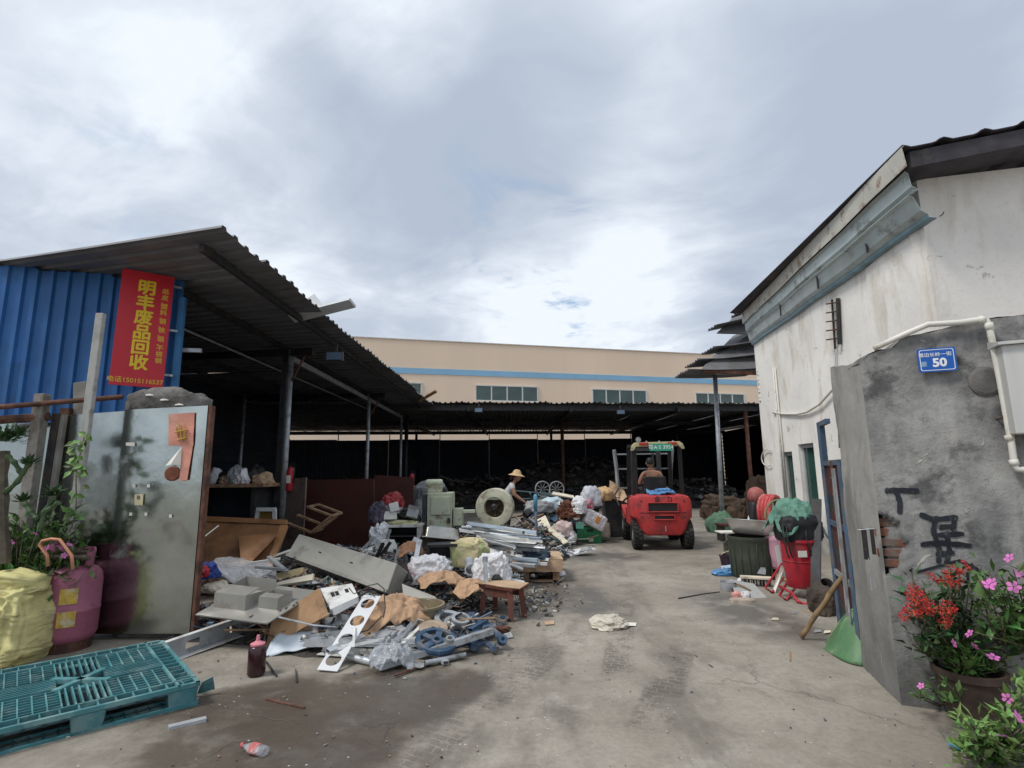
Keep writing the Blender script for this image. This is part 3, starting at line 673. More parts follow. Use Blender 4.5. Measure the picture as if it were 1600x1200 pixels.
M_FASC = mat('pale_teal_fascia', (.48, .55, .55), .5, .2, .12, 2, .08, 30, .28, (.24, .25, .23), 3)
M_FASW = mat('rust_spotted_cream_fascia', (.52, .51, .45), .55, .05, .1, 2, .1, 30, .33, (.24, .11, .06), 4.5)
def fasc(name, sec, m, y0, y1):
    n = len(sec); q = MB(); K = 8
    vs = []
    for i in range(K + 1):
        y = y0 + (y1 - y0) * i / K; k = 1 - .55 * (y - y0) / (y1 - y0)
        for o_, z in sec: vs.append((wx(y) - o_ * k, y, z + .012 * math.sin(i * 2.1)))
    q.add(vs, [(i * n + j, i * n + j + 1, (i + 1) * n + j + 1, (i + 1) * n + j) for i in range(K) for j in range(n - 1)])
    q.build(name, m, wb, solid=.006, world=True)
fasc('fascia_cap', [(.46, 5.24), (.49, 5.22), (.46, 4.98)], M_FASW, 5.72, 12.45)
fasc('fascia_upper', [(.40, 4.99), (.36, 4.96), (.34, 4.80), (.26, 4.76), (.33, 4.74)], M_FASC, 5.85, 12.42)
fasc('fascia_lower', [(.33, 4.735), (.27, 4.715), (.20, 4.55), (.13, 4.50)], M_FASC, 5.95, 12.4)
fasc('fascia_lip', [(.13, 4.497), (.12, 4.45), (.02, 4.44)], mat('blue_teal_trim', (.19, .30, .35), .5), 5.95, 12.4)
for y in (7.1, 8.6, 10.2):
    q = MB(); q.box((wx(y) - .21, y, 4.62), (.02, .03, .24)); q.build('fascia_strap', M_DARKM, wb, world=True)

# broken lean-to roof edge beyond the white building
lr = thing('broken_lean_to', 'sagging lean-to roof of staggered broken sheets past the white building', 'roof', (5.6, 13.4, 4))
for k, (pa, pb, w_, yd) in enumerate((((1078, 577), (1200, 574), 1.3, 12.9), ((1094, 561), (1200, 550), 1.2, 13.1), ((1118, 541), (1200, 528), 1.1, 13.3), ((1120, 507), (1203, 486), .7, 13.4), ((1158, 486), (1205, 466), .7, 13.2))):
    a, b = D(*pa, yd), D(*pb, yd); d = b - a
    q = corr(d.length, w_, .2, .04, 3, .03, k, .04); o = q.build('roof_sheet', M_ROOF, lr, solid=.003)
    o.location = a - lr.location; o.rotation_euler = d.to_track_quat('X', 'Z').to_euler()
q = MB(); q.tube([G(1130, 830), D(1117, 583, 13.58)], .055, 10); q.build('post', M_GALV, lr, smooth=True, world=True)
q = MB(); q.tube([D(1117, 583, 13.58), D(1150, 545, 13.5)], .03, 8); q.build('brace', M_RUST, lr, world=True)
q = MB(); q.tube([D(1115, 584, 13.5), D(1195, 584, 13.3)], .025, 6); q.build('tie_bar', M_GALV, lr, world=True)
for k in range(2):
    q = MB(); a = D(1168 + 14 * k, 500 + 8 * k, 13); q.tube([a, a + Vector((.25, -.2, -.6))], .05, 6); q.build('rafter_stub', M_RUST, lr, world=True)
q = MB(); q.sect([(-.05, -.05), (.05, -.05), (.05, .05), (-.05, .05)], D(1172, 480, 12.9), D(1198, 585, 12.7)); q.build('hip_rafter', M_DARKM, lr, world=True)

q = MB(); q.slab([D(1095, 577, 12.95), D(1200, 580, 12.9), D(1200, 500, 14.4), D(1145, 525, 14.4)], .03); q.build('under_sheet', M_ROOF, lr, world=True)
q = MB(); q.slab([D(1120, 520, 13.6), D(1200, 522, 13.4), D(1204, 470, 14.4), D(1165, 478, 14.4)], .03); q.build('under_sheet', M_ROOF, lr, world=True)
for k in range(3):
    q = MB(); q.sect([(-.03, -.04), (.03, -.04), (.03, .04), (-.03, .04)], D(1098 + 22 * k, 580 - 12 * k, 12.98 + .3 * k), D(1200, 584 - 20 * k, 12.9 + .3 * k)); q.build('purlin', M_RUST, lr, world=True)
# fittings on the white wall
def wh(px, py, off=0.0):
    d = ray(px, py); tt = (wx(0) - off) / (d.x - .104 * d.y); return Vector((0, 0, CH)) + d * tt
ins = thing('insulator_rack', 'rusty bracket with a column of white wire insulators on the wall corner', 'insulators', D(1192, 630, 12.3))
q = MB(); q.sect([(-.02, -.02), (.02, -.02), (.02, .02), (-.02, .02)], D(1196, 632, 12.35), D(1191, 574, 12.35)); q.build('bar', M_RUST, ins, world=True)
for k in range(4):
    p = D(1186 + k, 582 + 13.5 * k, 12.3)
    q = MB(); q.lathe([(.0, -.07), (.045, -.07), (.05, -.04), (.025, -.02), (.05, .02), (.05, .05), (.02, .08), (0, .08)], 12, T(p)); q.build('insulator', M_PVC, ins, smooth=True, world=True)
    q = MB(); q.tube([p, p + Vector((.15, .0, 0))], .012, 6); q.build('pin', M_RUST, ins, world=True)
q = MB(); q.tube([wh(1208, 645, .03), wh(1226, 647, .03), wh(1246, 647, .04), wh(1262, 643, .05), wh(1280, 632, .06), wh(1300, 610, .06), wh(1330, 575, .05)], .022, 8)
tag(q.build('sagging_conduit', M_PVC, smooth=True), 'white cable tube sagging along the white side wall', 'cable')
br_ = thing('cable_bracket', 'rusty vertical cable bracket with arms under the metal fascia', 'bracket', wh(1303, 535))
q = MB(); q.tube([wh(1300, 468, .05), wh(1305, 545, .05)], .018, 6); q.tube([wh(1309, 466, .04), wh(1312, 538, .04)], .03, 6); q.build('upright', M_DARKM, br_, world=True)
for k in range(5):
    q = MB(); q.tube([wh(1291, 475 + 14 * k, .12), wh(1311, 472 + 14 * k, .04)], .012, 6); q.build('arm', M_RUST, br_, world=True)
q = MB(); q.tube([wh(1303, 545, .05), wh(1308, 600, .05), wh(1312, 700, .05)], .015, 6); tag(q.build('downpipe_cable', M_GALV, smooth=True), 'thin grey cable running down from the rusty bracket', 'cable')
q = MB()
for px in (1208, 1211): q.tube([wh(px, 575, .03), wh(px + 20, 790, .03)], .02, 6)
tag(q.build('wall_cables', M_PVC, smooth=True), 'pale cables clipped down the far end of the white wall', 'cable')
q = MB(); q.tube([wh(1208 + 9 * math.cos(a) - 9, 715 + 13 * math.sin(a), .05) for a in [R(k * 20) for k in range(3, 16)]], .012, 6)
tag(q.build('cable_loop', M_PVC, smooth=True), 'white cable loop sticking out from the wall end', 'cable')

# ------------------------------------------------------------------ grey pier
pA = Vector((2.47, 3.70, 0)); pu = Vector((.906, -.423, 0)).normalized(); pb = Vector((.21, .70, 0))
pier = thing('grey_pier', 'weathered grey rendered gate pier with bare bricks at its corner', 'wall', pA)
def ptop(s):
    pts = [(0, 2.24), (.06, 2.30), (.22, 2.33), (.25, 2.39), (.75, 2.46), (1.4, 2.46), (3, 2.5)]
    for (a, za), (b, zb) in zip(pts, pts[1:]):
        if s <= b: return za + (zb - za) * (s - a) / (b - a)
    return pts[-1][1]
def pier_mat():
    m = bpy.data.materials.new('weathered_grey_render'); m.use_nodes = True; t = NT(m.node_tree)
    P = t.n('ShaderNodeTexCoord').outputs['Object']
    n1 = t.noise(P, 1.6, 7, .65, .1); st = t.noise(t.vm('MULTIPLY', P, (3, 3, .45)), 1.5, 6, .6); f = t.noise(P, 22, 6, .7); n3 = t.noise(P, 4.2, 6, .65, .1)
    c = t.mix(t.ss(n1, .32, .68), (.13, .13, .132), (.34, .335, .322))
    c = t.mix(t.ss(st, .48, .68, 0, .6), c, (.40, .39, .37))
    c = t.mix(t.ss(n3, .5, .66, 0, .8), c, (.07, .07, .07))
    c = t.mix(t.ss(f, .48, .75, 0, .35), c, (.07, .065, .06))
    fl = t.ss(t.noise(P, 6.5, 5, .6, 1), .65, .68)
    c = t.mix(fl, c, (.42, .40, .37))
    z = t.sep(P)[2]
    c = t.mix(t.m('MULTIPLY', t.ss(t.m('ADD', z, t.m('MULTIPLY', n3, .4)), .75, .2), .6), c, (.055, .055, .05))
    b = t.n('ShaderNodeBsdfPrincipled'); t.put(b.inputs['Base Color'], c); b.inputs['Roughness'].default_value = .95; b.inputs['Specular IOR Level'].default_value = .2
    t.put(b.inputs['Normal'], t.bump(t.m('ADD', t.m('MULTIPLY', f, .5), t.m('ADD', t.m('MULTIPLY', n3, .8), t.m('MULTIPLY', fl, .4))), .7, .025))
    o = t.n('ShaderNodeOutputMaterial'); t.nt.links.new(b.outputs[0], o.inputs[0]); return m
M_PIER = pier_mat(); M_PIERS = wall_mat('pale_render_side', (.34, .33, .305), (.12, .115, .108), .6)
def pn(p, a=.018): return a * mn.fractal(p * 2.2, 1, 2, 4)
def hole(s, z):       # eroded patch at the corner where the bricks show
    e = 0
    for zc, zh, ww in ((1.0, .19, .13),):
        k = 1 - ((z - zc) / zh) ** 2
        if k > 0 and s < ww * math.sqrt(k) * (1 + .5 * mn.noise(Vector((s * 9, z * 9, 1)))): e = max(e, .055)
    return e
pfn = Vector((-pu.y * -1, -pu.x, 0)); pfn = Vector((pu.y, -pu.x, 0))       # towards the camera
def pf(u, v):
    s = u * u * 2.6; z = v * (ptop(s) + .02 * mn.noise(Vector((s * 6, 0, 2))))
    p = pA + pu * s + Vector((0, 0, z)); e = hole(s, z)
    return p + pfn * (pn(p) * min(1, s * 12 + .0) - e) + (pu * .05 if e and s < .02 else Vector((0, 0, 0)))
q = MB(); q.grid(pf, 70, 90); q.build('front_face', M_PIER, pier, smooth=True, world=True)
def ps(u, v):
    z = v * (2.24 + .10 * u + .015 * mn.noise(Vector((u * 4, 3, 0)))); p = pA + pb * u + Vector((0, 0, z))
    e = 0
    return p + Vector((-.95, .29, 0)) * ((pn(p, .014) if u > .02 else 0) - (e * .8 if u < .35 else 0)) + (pb.normalized() * .03 if e and u < .02 else Vector((0, 0, 0)))
q = MB(); q.grid(ps, 30, 90); q.build('side_face', M_PIERS, pier, smooth=True, world=True)
q = MB(); q.grid(lambda u, v: pA + pu * (u * u * 2.6) + pb * v + Vector((0, 0, ptop(u * u * 2.6) + .0 + .02 * mn.noise(Vector((u * 12, v * 3, 7))))), 40, 6); q.build('top_face', M_MORTAR, pier, world=True)
q = MB(); q.add([pA + pb * .98 + pu * s + Vector((0, 0, z)) for s, z in ((.03, 0), (2.6, 0), (2.6, 2.3), (.03, 2.2))], [(0, 1, 2, 3)]); q.build('rear_face', M_MORTAR, pier, world=True, solid=.02)
bm0 = None
for r_, z in enumerate([.87 + .066 * i for i in range(5)]):
    for k in range(2):
        if k: continue
        s = .02 + k * .25 - (.12 if r_ % 2 else 0)
        if s < -.03: s = .0
        c = pA + pu * (s + .10) + pb.normalized() * .095 + Vector((0, 0, z))
        if bm0 is None:
            q = MB(); q.box((0, 0, 0), (.215, .10, .054)); bm0 = q.build('brick', M_BRICK, pier, bevel=.006); o = bm0
        else: o = bm0.copy(); C.objects.link(o); o.name = 'brick'; o.parent = pier
        o.location = c - pier.location + pfn * (.008 + rnd.uniform(-.014, .006)); o.rotation_euler = (R(rnd.uniform(-2, 2)), R(rnd.uniform(-2, 2)), math.atan2(pu.y, pu.x) + R(rnd.uniform(-3, 3)))
q = MB(); Mc = Matrix((pu, Vector((0, 0, 1)), pfn)).transposed().to_4x4()
def PW(px, py, off=.03):
    d = ray(px, py); o = Vector((0, 0, CH)); a = pA + pfn * off
    return o + d * ((a - o).dot(pfn) / d.dot(pfn))
def PM(px, py, off=.03): return T(PW(px, py, off)) @ Mc
# round mortar patch
q = MB(); q.lathe([(.001, .012), (.075, .012), (.092, .004), (.097, -.03)], 28, PM(1540, 596, .015), sx=.95, sy=1.05); q.build('mortar_patch', mat('dark_mortar_patch', (.13, .125, .12), .95, 0, .3, 9, .5, 40), pier, world=True)
# graffiti strokes
M_SPRAY = mat('black_spray_paint', (.012, .014, .022), .7, 0, .3, 8, 0, 20, .3, (.09, .09, .09), 14)
strokes = [[(1382, 767), (1400, 766), (1436, 767)], [(1400, 768), (1406, 785), (1405, 803)], [(1436, 803), (1458, 812), (1496, 808)], [(1462, 806), (1458, 830), (1468, 860), (1466, 880)], [(1492, 806), (1488, 830)], [(1466, 824), (1490, 822)], [(1464, 836), (1506, 834)], [(1438, 851), (1470, 848), (1518, 853)], [(1478, 830), (1484, 860), (1478, 884)], [(1462, 866), (1492, 864)], [(1430, 894), (1460, 886), (1500, 876), (1526, 888), (1538, 905), (1528, 918), (1514, 914), (1512, 896), (1520, 880)]]
for k, st in enumerate(strokes):
    pts = []
    for a, b in zip(st, st[1:]):
        for i in range(6): pts.append((a[0] + (b[0] - a[0]) * i / 6, a[1] + (b[1] - a[1]) * i / 6))
    pts.append(st[-1]); q = MB(); vs = []
    for i, (x, y) in enumerate(pts):
        x2, y2 = pts[min(i + 1, len(pts) - 1)]; x1, y1 = pts[max(i - 1, 0)]; l = math.hypot(x2 - x1, y2 - y1); nx, ny = -(y2 - y1) / l, (x2 - x1) / l
        hw = (4.2 if k < 10 else 2.2) * (1 + .35 * mn.noise(Vector((i * .7, k, 0)))) * (.65 if i in (0, len(pts) - 1) else 1)
        for s_ in (-1, 0, 1):
            p = PW(x + nx * hw * s_, y + ny * hw * s_, 0); s0 = (p - pA).dot(pu); vs.append(p + pfn * (pn(pA + pu * s0 + Vector((0, 0, p.z))) + .006))
    q.add(vs, [(i * 3 + j, i * 3 + j + 1, i * 3 + j + 4, i * 3 + j + 3) for i in range(len(pts) - 1) for j in (0, 1)])
    q.build('graffiti_stroke', M_SPRAY, pier, world=True)
# address plate
pl_ = thing('address_plate', 'blue enamel address plate reading 50 on the grey pier', 'sign', PW(1464, 562))
M_PLB = mat('blue_enamel', (.01, .10, .42), .35, 0, .05, 4, .02, 40, .12, (.03, .1, .3), 6); M_PLW = mat('white_enamel', (.75, .76, .78), .4, 0, .03, 4, 0)
Mp = PM(1464, 562, .045) @ Matrix.Rotation(R(-.6), 4, 'Z'); pw_, ph_ = (PW(1494, 560, .045) - PW(1434, 563, .045)).length, .16
def rrect(w, h, r, z0, z1, M, hole=None):
    pts = [(sx_ * (w / 2 - r) + r * math.cos(a), sy_ * (h / 2 - r) + r * math.sin(a)) for sx_, sy_, a0 in ((1, 1, 0), (-1, 1, 90), (-1, -1, 180), (1, -1, 270)) for a in [R(a0 + 22.5 * i) for i in range(5)]]
    n = len(pts); q = MB()
    if hole:
        ip = [(x * (1 - 2 * hole / w), y * (1 - 2 * hole / h)) for x, y in pts]
        q.add([(x, y, z1) for x, y in pts] + [(x, y, z1) for x, y in ip], [(i, (i + 1) % n, n + (i + 1) % n, n + i) for i in range(n)], M)
    else: q.add([(x, y, z) for z in (z0, z1) for x, y in pts], [tuple(range(n))[::-1], tuple(range(n, 2 * n))] + [(i, (i + 1) % n, n + (i + 1) % n, n + i) for i in range(n)], M)
    return q
rrect(pw_, ph_, .012, -.01, 0, Mp).build('plate', M_PLB, pl_, world=True)
rrect(pw_ - .02, ph_ - .018, .012, 0, .0012, Mp, .004).build('border', M_PLW, pl_, world=True)
Tl = T(pl_.location).inverted()
lettering('street_name', '霞边长岭一街', .030, pl_, Tl @ Mp @ T((-.008, .034, .0012)), M_PLW, bold=.0002, extr=.0008)
lettering('house_number', '50', .078, pl_, Tl @ Mp @ T((.012, -.022, .0012)), M_PLW, bold=.003, extr=.0008)
rrect(.034, .034, .002, 0, .001, Mp @ T((-.075, -.025, 0))).build('blank_square', mat('grey_print', (.2, .3, .45), .5, 0, .2, 60, 0), pl_, world=True)
# pvc pipe and meter box
q = MB(); q.tube([PW(1365, 545, .0), PW(1412, 523, .03), PW(1450, 507, .05), PW(1500, 504, .05), PW(1534, 499, .05), PW(1541, 501, .05), PW(1545, 508, .05), PW(1562, 590, .05), PW(1580, 690, .05), PW(1585, 726, .05), PW(1589, 733, .05), PW(1598, 734, .05), PW(1640, 733, .05)], .019, 10)
pv = thing('pvc_pipe', 'white plastic pipe bending over and down the grey pier', 'pipe', PW(1585, 735)); q.build('tube', M_PVC, pv, smooth=True, world=True)
for a, b in (((1529, 499), (1539, 500)), ((1544, 505), (1547, 515)), ((1583, 718), (1586, 727)), ((1576, 680), (1578, 688))):
    q = MB(); q.tube([PW(*a, .05), PW(*b, .05)], .024, 10); q.build('coupling', M_PVC, pv, smooth=True, world=True)
mbx = thing('meter_box', 'rust streaked white metal meter box beside the white pipe', 'box', PW(1590, 680))
M_MBOX = mat('rust_streaked_white', (.52, .52, .5), .5, .1, .1, 3, .05, 30, .34, (.26, .12, .06), 2.2, streak=1)
p0 = PW(1570, 680, .02); h_ = (PW(1570, 545, .02) - p0).z
q = MB(); q.box((.20, h_ / 2, .07), (.38, h_, .14), T(p0) @ Mc); q.build('case', M_MBOX, mbx, world=True, bevel=.006)
q = MB(); q.add([(-.015, h_ + .001, -.0), (.42, h_ + .001, 0), (.42, h_ + .001, .17), (-.015, h_ + .001, .17), (-.015, h_ + .05, 0), (.42, h_ + .05, 0), (.42, h_ + .018, .17), (-.015, h_ + .018, .17)], [(0, 1, 2, 3), (7, 6, 5, 4), (0, 4, 5, 1), (1, 5, 6, 2), (2, 6, 7, 3), (3, 7, 4, 0)], T(p0) @ Mc); q.build('lid', M_MBOX, mbx, world=True)
# hanging hook bar on the pier corner
hk = thing('hanging_bar', 'black bar and wire hook hanging from the pier corner', 'hook', PW(1362, 925, .06))
q = MB(); q.box((0, 0, 0), (.030, .20, .012), PM(1352, 850, .055)); q.box((.045, .02, 0), (.022, .17, .012), PM(1352, 850, .055)); q.build('bar', M_BLACK, hk, world=True)
q = MB(); q.tube([PW(1340, 828, .06), PW(1368, 826, .06)], .004, 6); q.tube([PW(1357, 872, .06), PW(1362, 922, .07), PW(1369, 918, .07), PW(1361, 872, .06)], .003, 6); q.build('wire', M_GALV, hk, world=True)
for k, (px, py) in enumerate(((1555, 655), (1448, 500))):
    q = MB(); p = PW(px, py, .0) if k == 0 else D(1468, 338, 6.18)
    q.tube([p, p + Vector((0, -.05, 0)), p + Vector((.01, -.06, .03))], .006, 6); tag(q.build('wall_hook', M_RUST), ['small rusty hook on the grey pier below the round patch', 'rusty hook high on the front of the white building'][k], 'hook')

# ------------------------------------------------------------------ steel gate, posts, rails on the left
gate = thing('steel_gate', 'tall gate leaf clad in scuffed stainless sheet with a rusty edge', 'gate', (-3.75, 5.27, 0))
def gy(x): return 5.25 + .03 * (-3.0 - x)
q = MB(); q.slab([(-3.86, gy(-3.86) - .02, .06), (-3.02, gy(-3.02) - .02, .06), (-3.02, gy(-3.02) - .02, 2.19), (-3.86, gy(-3.86) - .02, 2.16)], .012); q.build('steel_panel', M_STEEL, gate, world=True)
q = MB(); q.slab([(-4.55, gy(-4.55) - .014, .06), (-3.85, gy(-3.85) - .014, .06), (-3.85, gy(-3.85) - .014, 2.15), (-4.55, gy(-4.55) - .014, 2.11)], .012); q.build('steel_panel', M_STEEL, gate, world=True)
for x in (-4.5, -3.06):
    q = MB(); q.box((x, gy(x) + .04, 1.12), (.09, .07, 2.14)); q.build('frame_stile', M_RUST, gate, world=True)
for z in (.12, 1.1, 2.06):
    q = MB(); q.box((-3.775, gy(-3.775) + .04, z), (1.35, .06, .07)); q.build('frame_rail', M_RUST, gate, world=True)
q = MB(); q.box((-3.0, 5.27, 1.12), (.03, .07, 2.14)); q.build('edge_angle', M_RUST, gate, world=True)
def gp(px, py, off=.035):
    p = D(px, py, 5.26); p.y = gy(p.x) - off; return p
pst = thing('torn_poster', 'torn faded red poster with a gold character on the steel gate', 'poster', gp(285, 750))
M_POST = mat('faded_red_paper', (.60, .27, .20), .75, 0, .16, 6, .15, 20, .25, (.66, .4, .32), 5)
q = sheet([gp(267, 648), gp(308, 645), gp(306, 697), gp(267, 697)], 10, 10, .008, 3); q.build('upper_paper', M_POST, pst, world=True, solid=.001)
q = sheet([gp(288, 697, .037), gp(305, 697, .037), gp(297, 750, .037), gp(284, 752, .037)], 8, 10, .008, 4); q.build('lower_strip', M_POST, pst, world=True, solid=.001)
q = MB(); a, b, c_ = gp(289, 698, .045), gp(266, 728, .075), gp(287, 727, .045); q.add([a, b, gp(276, 726, .09), c_], [(0, 1, 2, 3)]); q.build('folded_corner', M_PAPER, pst, world=True, solid=.001)
q = MB(); q.lathe([(.001, .012), (.07, .010), (.085, .0)], 14, T(gp(272, 740, .03)) @ Matrix.Rotation(R(90), 4, 'X'), sx=.9, sy=.85); q.build('stained_paper', mat('rust_stain_paper', (.22, .07, .04), .8, 0, .3, 9), pst, world=True)
M_GOLD = mat('gold_print', (.52, .36, .05), .6)
for a, b in (((284, 662), (290, 690)), ((278, 676), (298, 672)), ((281, 668), (283, 684)), ((294, 666), (293, 688)), ((282, 688), (297, 684))):
    q = MB(); q.tube([gp(*a, .05), gp(*b, .05)], .009, 6, flat=.5); q.build('gold_stroke', M_GOLD, pst, world=True)
stk = thing('gate_sticker', 'small yellow and white notice stuck on the steel gate', 'sticker', gp(219, 789))
q = MB(); q.slab([gp(213, 789), gp(226, 789), gp(227, 772), gp(213, 772)], .002); q.build('paper', mat('cream_paper', (.62, .56, .36), .7), stk, world=True)
q = MB(); q.slab([gp(217, 780, .038), gp(222, 780, .038), gp(222, 774, .038), gp(217, 774, .038)], .002); q.build('picture', mat('brown_print', (.2, .14, .12), .7), stk, world=True)
for k, (x, y) in enumerate(((212, 759), (235, 759), (207, 803), (231, 803), (206, 694), (270, 806))):
    q = MB(); w_ = 7 if k == 4 else 2.2; h_ = 2.4
    q.slab([gp(x - w_, y + h_), gp(x + w_, y + h_ + (1 if k == 4 else 0)), gp(x + w_, y - h_), gp(x - w_, y - h_)], .002); tag(q.build('paper_scrap', M_PAPER), ('white paper scrap high on the steel gate' if k == 4 else 'white smudge low on the right of the steel gate' if k == 5 else ['upper left', 'upper right', 'lower left', 'lower right'][k] + ' white tape dot around the gate notice'), 'paper', 'white paper bits on the gate')

# fence beside the gate: pale sheet, posts, rails, old pillar
q = MB(); q.slab([(-6.6, 4.88, 0), (-4.57, 5.32, 0), (-4.57, 5.32, 2.05), (-6.6, 4.88, 1.98)], .03); tag(q.build('steel_fence_sheet', M_STEEL), 'pale steel sheet fence behind the leaning posts at far left', 'fence')
def post(name, a, b, w_, d_, m, lab, cat='post'):
    q = MB(); q.sect([(-w_ / 2, -d_ / 2), (w_ / 2, -d_ / 2), (w_ / 2, d_ / 2), (-w_ / 2, d_ / 2)], a, b); return tag(q.build(name, m, bevel=.006), lab, cat)
M_OLDP = mat('grey_weathered_post', (.24, .225, .2), .85, 0, .25, 5, .3, 40, .38, (.1, .075, .06), 4)
def base_of(px, py, y): 
    p = D(px, py, y); p.z = 0; return p
post('fence_post', base_of(38, 830, 5.05), D(67, 616, 5.12), .10, .09, M_OLDP, 'thick weathered post with a rusty hinge beside the steel fence')
post('fence_post', base_of(62, 800, 5.2), D(90, 646, 5.22), .07, .05, M_DARKM, 'dark leaning steel bar between two grey posts')
post('fence_post', base_of(74, 800, 5.22), D(100, 648, 5.24), .05, .05, M_OLDP, 'thin pale leaning batten next to the dark bar')
post('fence_post', base_of(112, 830, 4.98), D(158, 490, 5.02), .075, .05, mat('pale_grey_post', (.36, .36, .34), .8, 0, .2, 5, .2, 40, .3, (.2, .18, .16), 5), 'tall thin pale post rising above the steel gate')
post('fence_post', Vector((-4.15, 5.42, 0)), D(130, 598, 5.4), .13, .1, M_OLDP, 'short brown post behind the tall pale post')
for k, (a, b, r_) in enumerate(((D(-60, 641, 4.85), D(192, 620, 5.3), .025), (D(-60, 660, 4.85), D(78, 651, 5.15), .04))):
    q = MB(); q.tube([a, b], r_, 8); tag(q.build('fence_rail', M_RUST), ['upper thin rusty rail running behind the posts', 'lower thick rusty rail above the pale fence sheet'][k], 'rail')
q = MB(); q.box((0, 0, 1.08), (.52, .22, 2.16), T((-3.55, 5.46, 0)))
pil = thing('gate_pillar', 'old mortar pillar with a crumbling domed cap behind the steel gate', 'pillar', (-3.55, 5.46, 0)); q.build('shaft', M_MORTAR, pil, world=True)
m_ = lumpy((.72, .3, .28), 5, .2, .12, 4, 1.6, .5); o = m_.build('cap', M_MORTAR, pil, smooth=True); o.location = (0, 0, 2.1)
for k in range(3):
    m_ = lumpy((.08, .06, .02), k, .3, .2, 2); o = m_.build('plaster_chip', M_PAPER, pil); o.location = (-.1 + .15 * k, -.16, 2.3 - .05 * k)

# ------------------------------------------------------------------ plants
def leaf(mb, p, d, up, L, W):
    s_ = d.cross(up); 
    if s_.length < 1e-3: s_ = Vector((1, 0, 0))
    s_.normalize(); n_ = s_.cross(d).normalized()
    a = p; m1 = p + d * (L * .45) - n_ * (L * .04); e = p + d * L - n_ * (L * .16)
    mb.add([a, m1 + s_ * W / 2 + n_ * W * .12, e, m1 - s_ * W / 2 + n_ * W * .12, m1], [(0, 1, 4), (1, 2, 4), (2, 3, 4), (3, 0, 4)])
def rdir(r, zmin=-.3):
    while True:
        v = Vector((r.uniform(-1, 1), r.uniform(-1, 1), r.uniform(-1, 1)))
        if .1 < v.length < 1 and v.z / v.length > zmin: return v.normalized()
FLOWER = {}
def flower(parent, p, m, size, name='flower', kind='five', d=None):
    key = (m.name, kind)
    if key not in FLOWER:
        q = MB()
        if kind == 'five':
            for k in range(5):
                a = 2 * math.pi * k / 5; e = Vector((math.cos(a), math.sin(a), .12)); s_ = Vector((-math.sin(a), math.cos(a), 0))
                q.add([e * .08, e * .6 + s_ * .36, e * 1.0 + s_ * .22, e * 1.0 - s_ * .22, e * .6 - s_ * .36], [(0, 1, 2, 3, 4)])
        else:
            r = random.Random(4)
            for k in range(70):
                v = rdir(r, 0) * r.uniform(.65, 1); v.z *= .6; leaf(q, v, rdir(r, .2), Vector((0, 0, 1)), .26, .16)
                leaf(q, v, rdir(r, .2), Vector((0, 1, 0)), .26, .16)
        o = q.build(name, m, parent); FLOWER[key] = o
    else: o = FLOWER[key].copy(); C.objects.link(o); o.name = name; o.parent = parent
    o.location = p; o.scale = (size,) * 3
    d = d or Vector((rnd.uniform(-.9, .9), rnd.uniform(-1, .2), rnd.uniform(.1, 1)))
    o.rotation_euler = d.to_track_quat('Z', 'Y').to_euler(); return o
def bush(name, label, base, tips, m, leafL, leafW, per, seed, spread=.1, stem_r=.006, cat='plant', flowers=None, fm=None, fsize=.03, group=None, fkind='five'):
    """stems from the base to each tip with leaves along them; tips are offsets from base"""
    r = random.Random(seed); th = thing(name, label, cat, base, 0, group); st = MB(); lf = MB()
    for tp in tips:
        tp = Vector(tp); mid = tp * .5 + Vector((r.uniform(-1, 1), r.uniform(-1, 1), 0)) * tp.length * .12
        st.tube([Vector((r.uniform(-.03, .03), r.uniform(-.03, .03), 0)), mid, tp], [stem_r, stem_r * .8, stem_r * .5], 5)
        for k in range(per):
            f = r.random() ** .6; p = mid.lerp(tp, (f - .5) * 2) if f > .5 else (mid * (f * 2))
            p = p + rdir(r, -1) * spread * r.random() * (.4 + f)
            d = (rdir(r, -.35) + Vector((0, 0, .25)) + (p - tp * .3).normalized() * .5).normalized()
            leaf(lf, p, d, Vector((r.uniform(-.4, .4), r.uniform(-.4, .4), 1)), leafL * r.uniform(.4, 1.3), leafW * r.uniform(.5, 1.2))
    st.build('stem', M_STEM, th, smooth=True); lf.build('foliage', m, th)
    for f in (flowers or []): flower(th, Vector(f) - Vector(base), fm, fsize * r.uniform(.8, 1.2), kind=fkind)
    return th
def tipset(base, pts): return [Vector(p) - Vector(base) for p in pts]
def cloudtips(r, n, cx, cy, cz, rx, ry, rz): return [Vector((cx + r.gauss(0, rx), cy + r.gauss(0, ry), max(.03, cz + r.gauss(0, rz)))) for _ in range(n)]
r5 = random.Random(11)
# right: clay pots and flowering plants at the foot of the pier
def pot(px, py, rr, h_, lab, y=None, z=0):
    p = G(px, py, z); th = thing('clay_pot', lab, 'pot', p)
    q = MB(); q.lathe([(.001, .0), (rr * .7, 0), (rr * .98, h_ * .7), (rr, h_ * .86), (rr * 1.1, h_ * .87), (rr * 1.1, h_), (rr * .98, h_), (rr * .93, h_ * .85), (.001, h_ * .84)], 28); q.build('body', M_TERRA, th, smooth=False, autos=40)
    q = MB(); q.lathe([(.001, h_ * .87), (rr * .95, h_ * .855)], 20); q.build('soil', mat('soil', (.03, .022, .016), .95, 0, .3, 20, .6, 60), th)
    return p
pp = pot(1525, 1128, .17, .30, 'dark clay pot of pink flowers at the foot of the grey pier')
b = pp + Vector((0, 0, .26))
tips = tipset(b, [b + Vector((r5.gauss(0, .12), r5.gauss(.0, .09), r5.uniform(.06, .26))) for _ in range(26)])
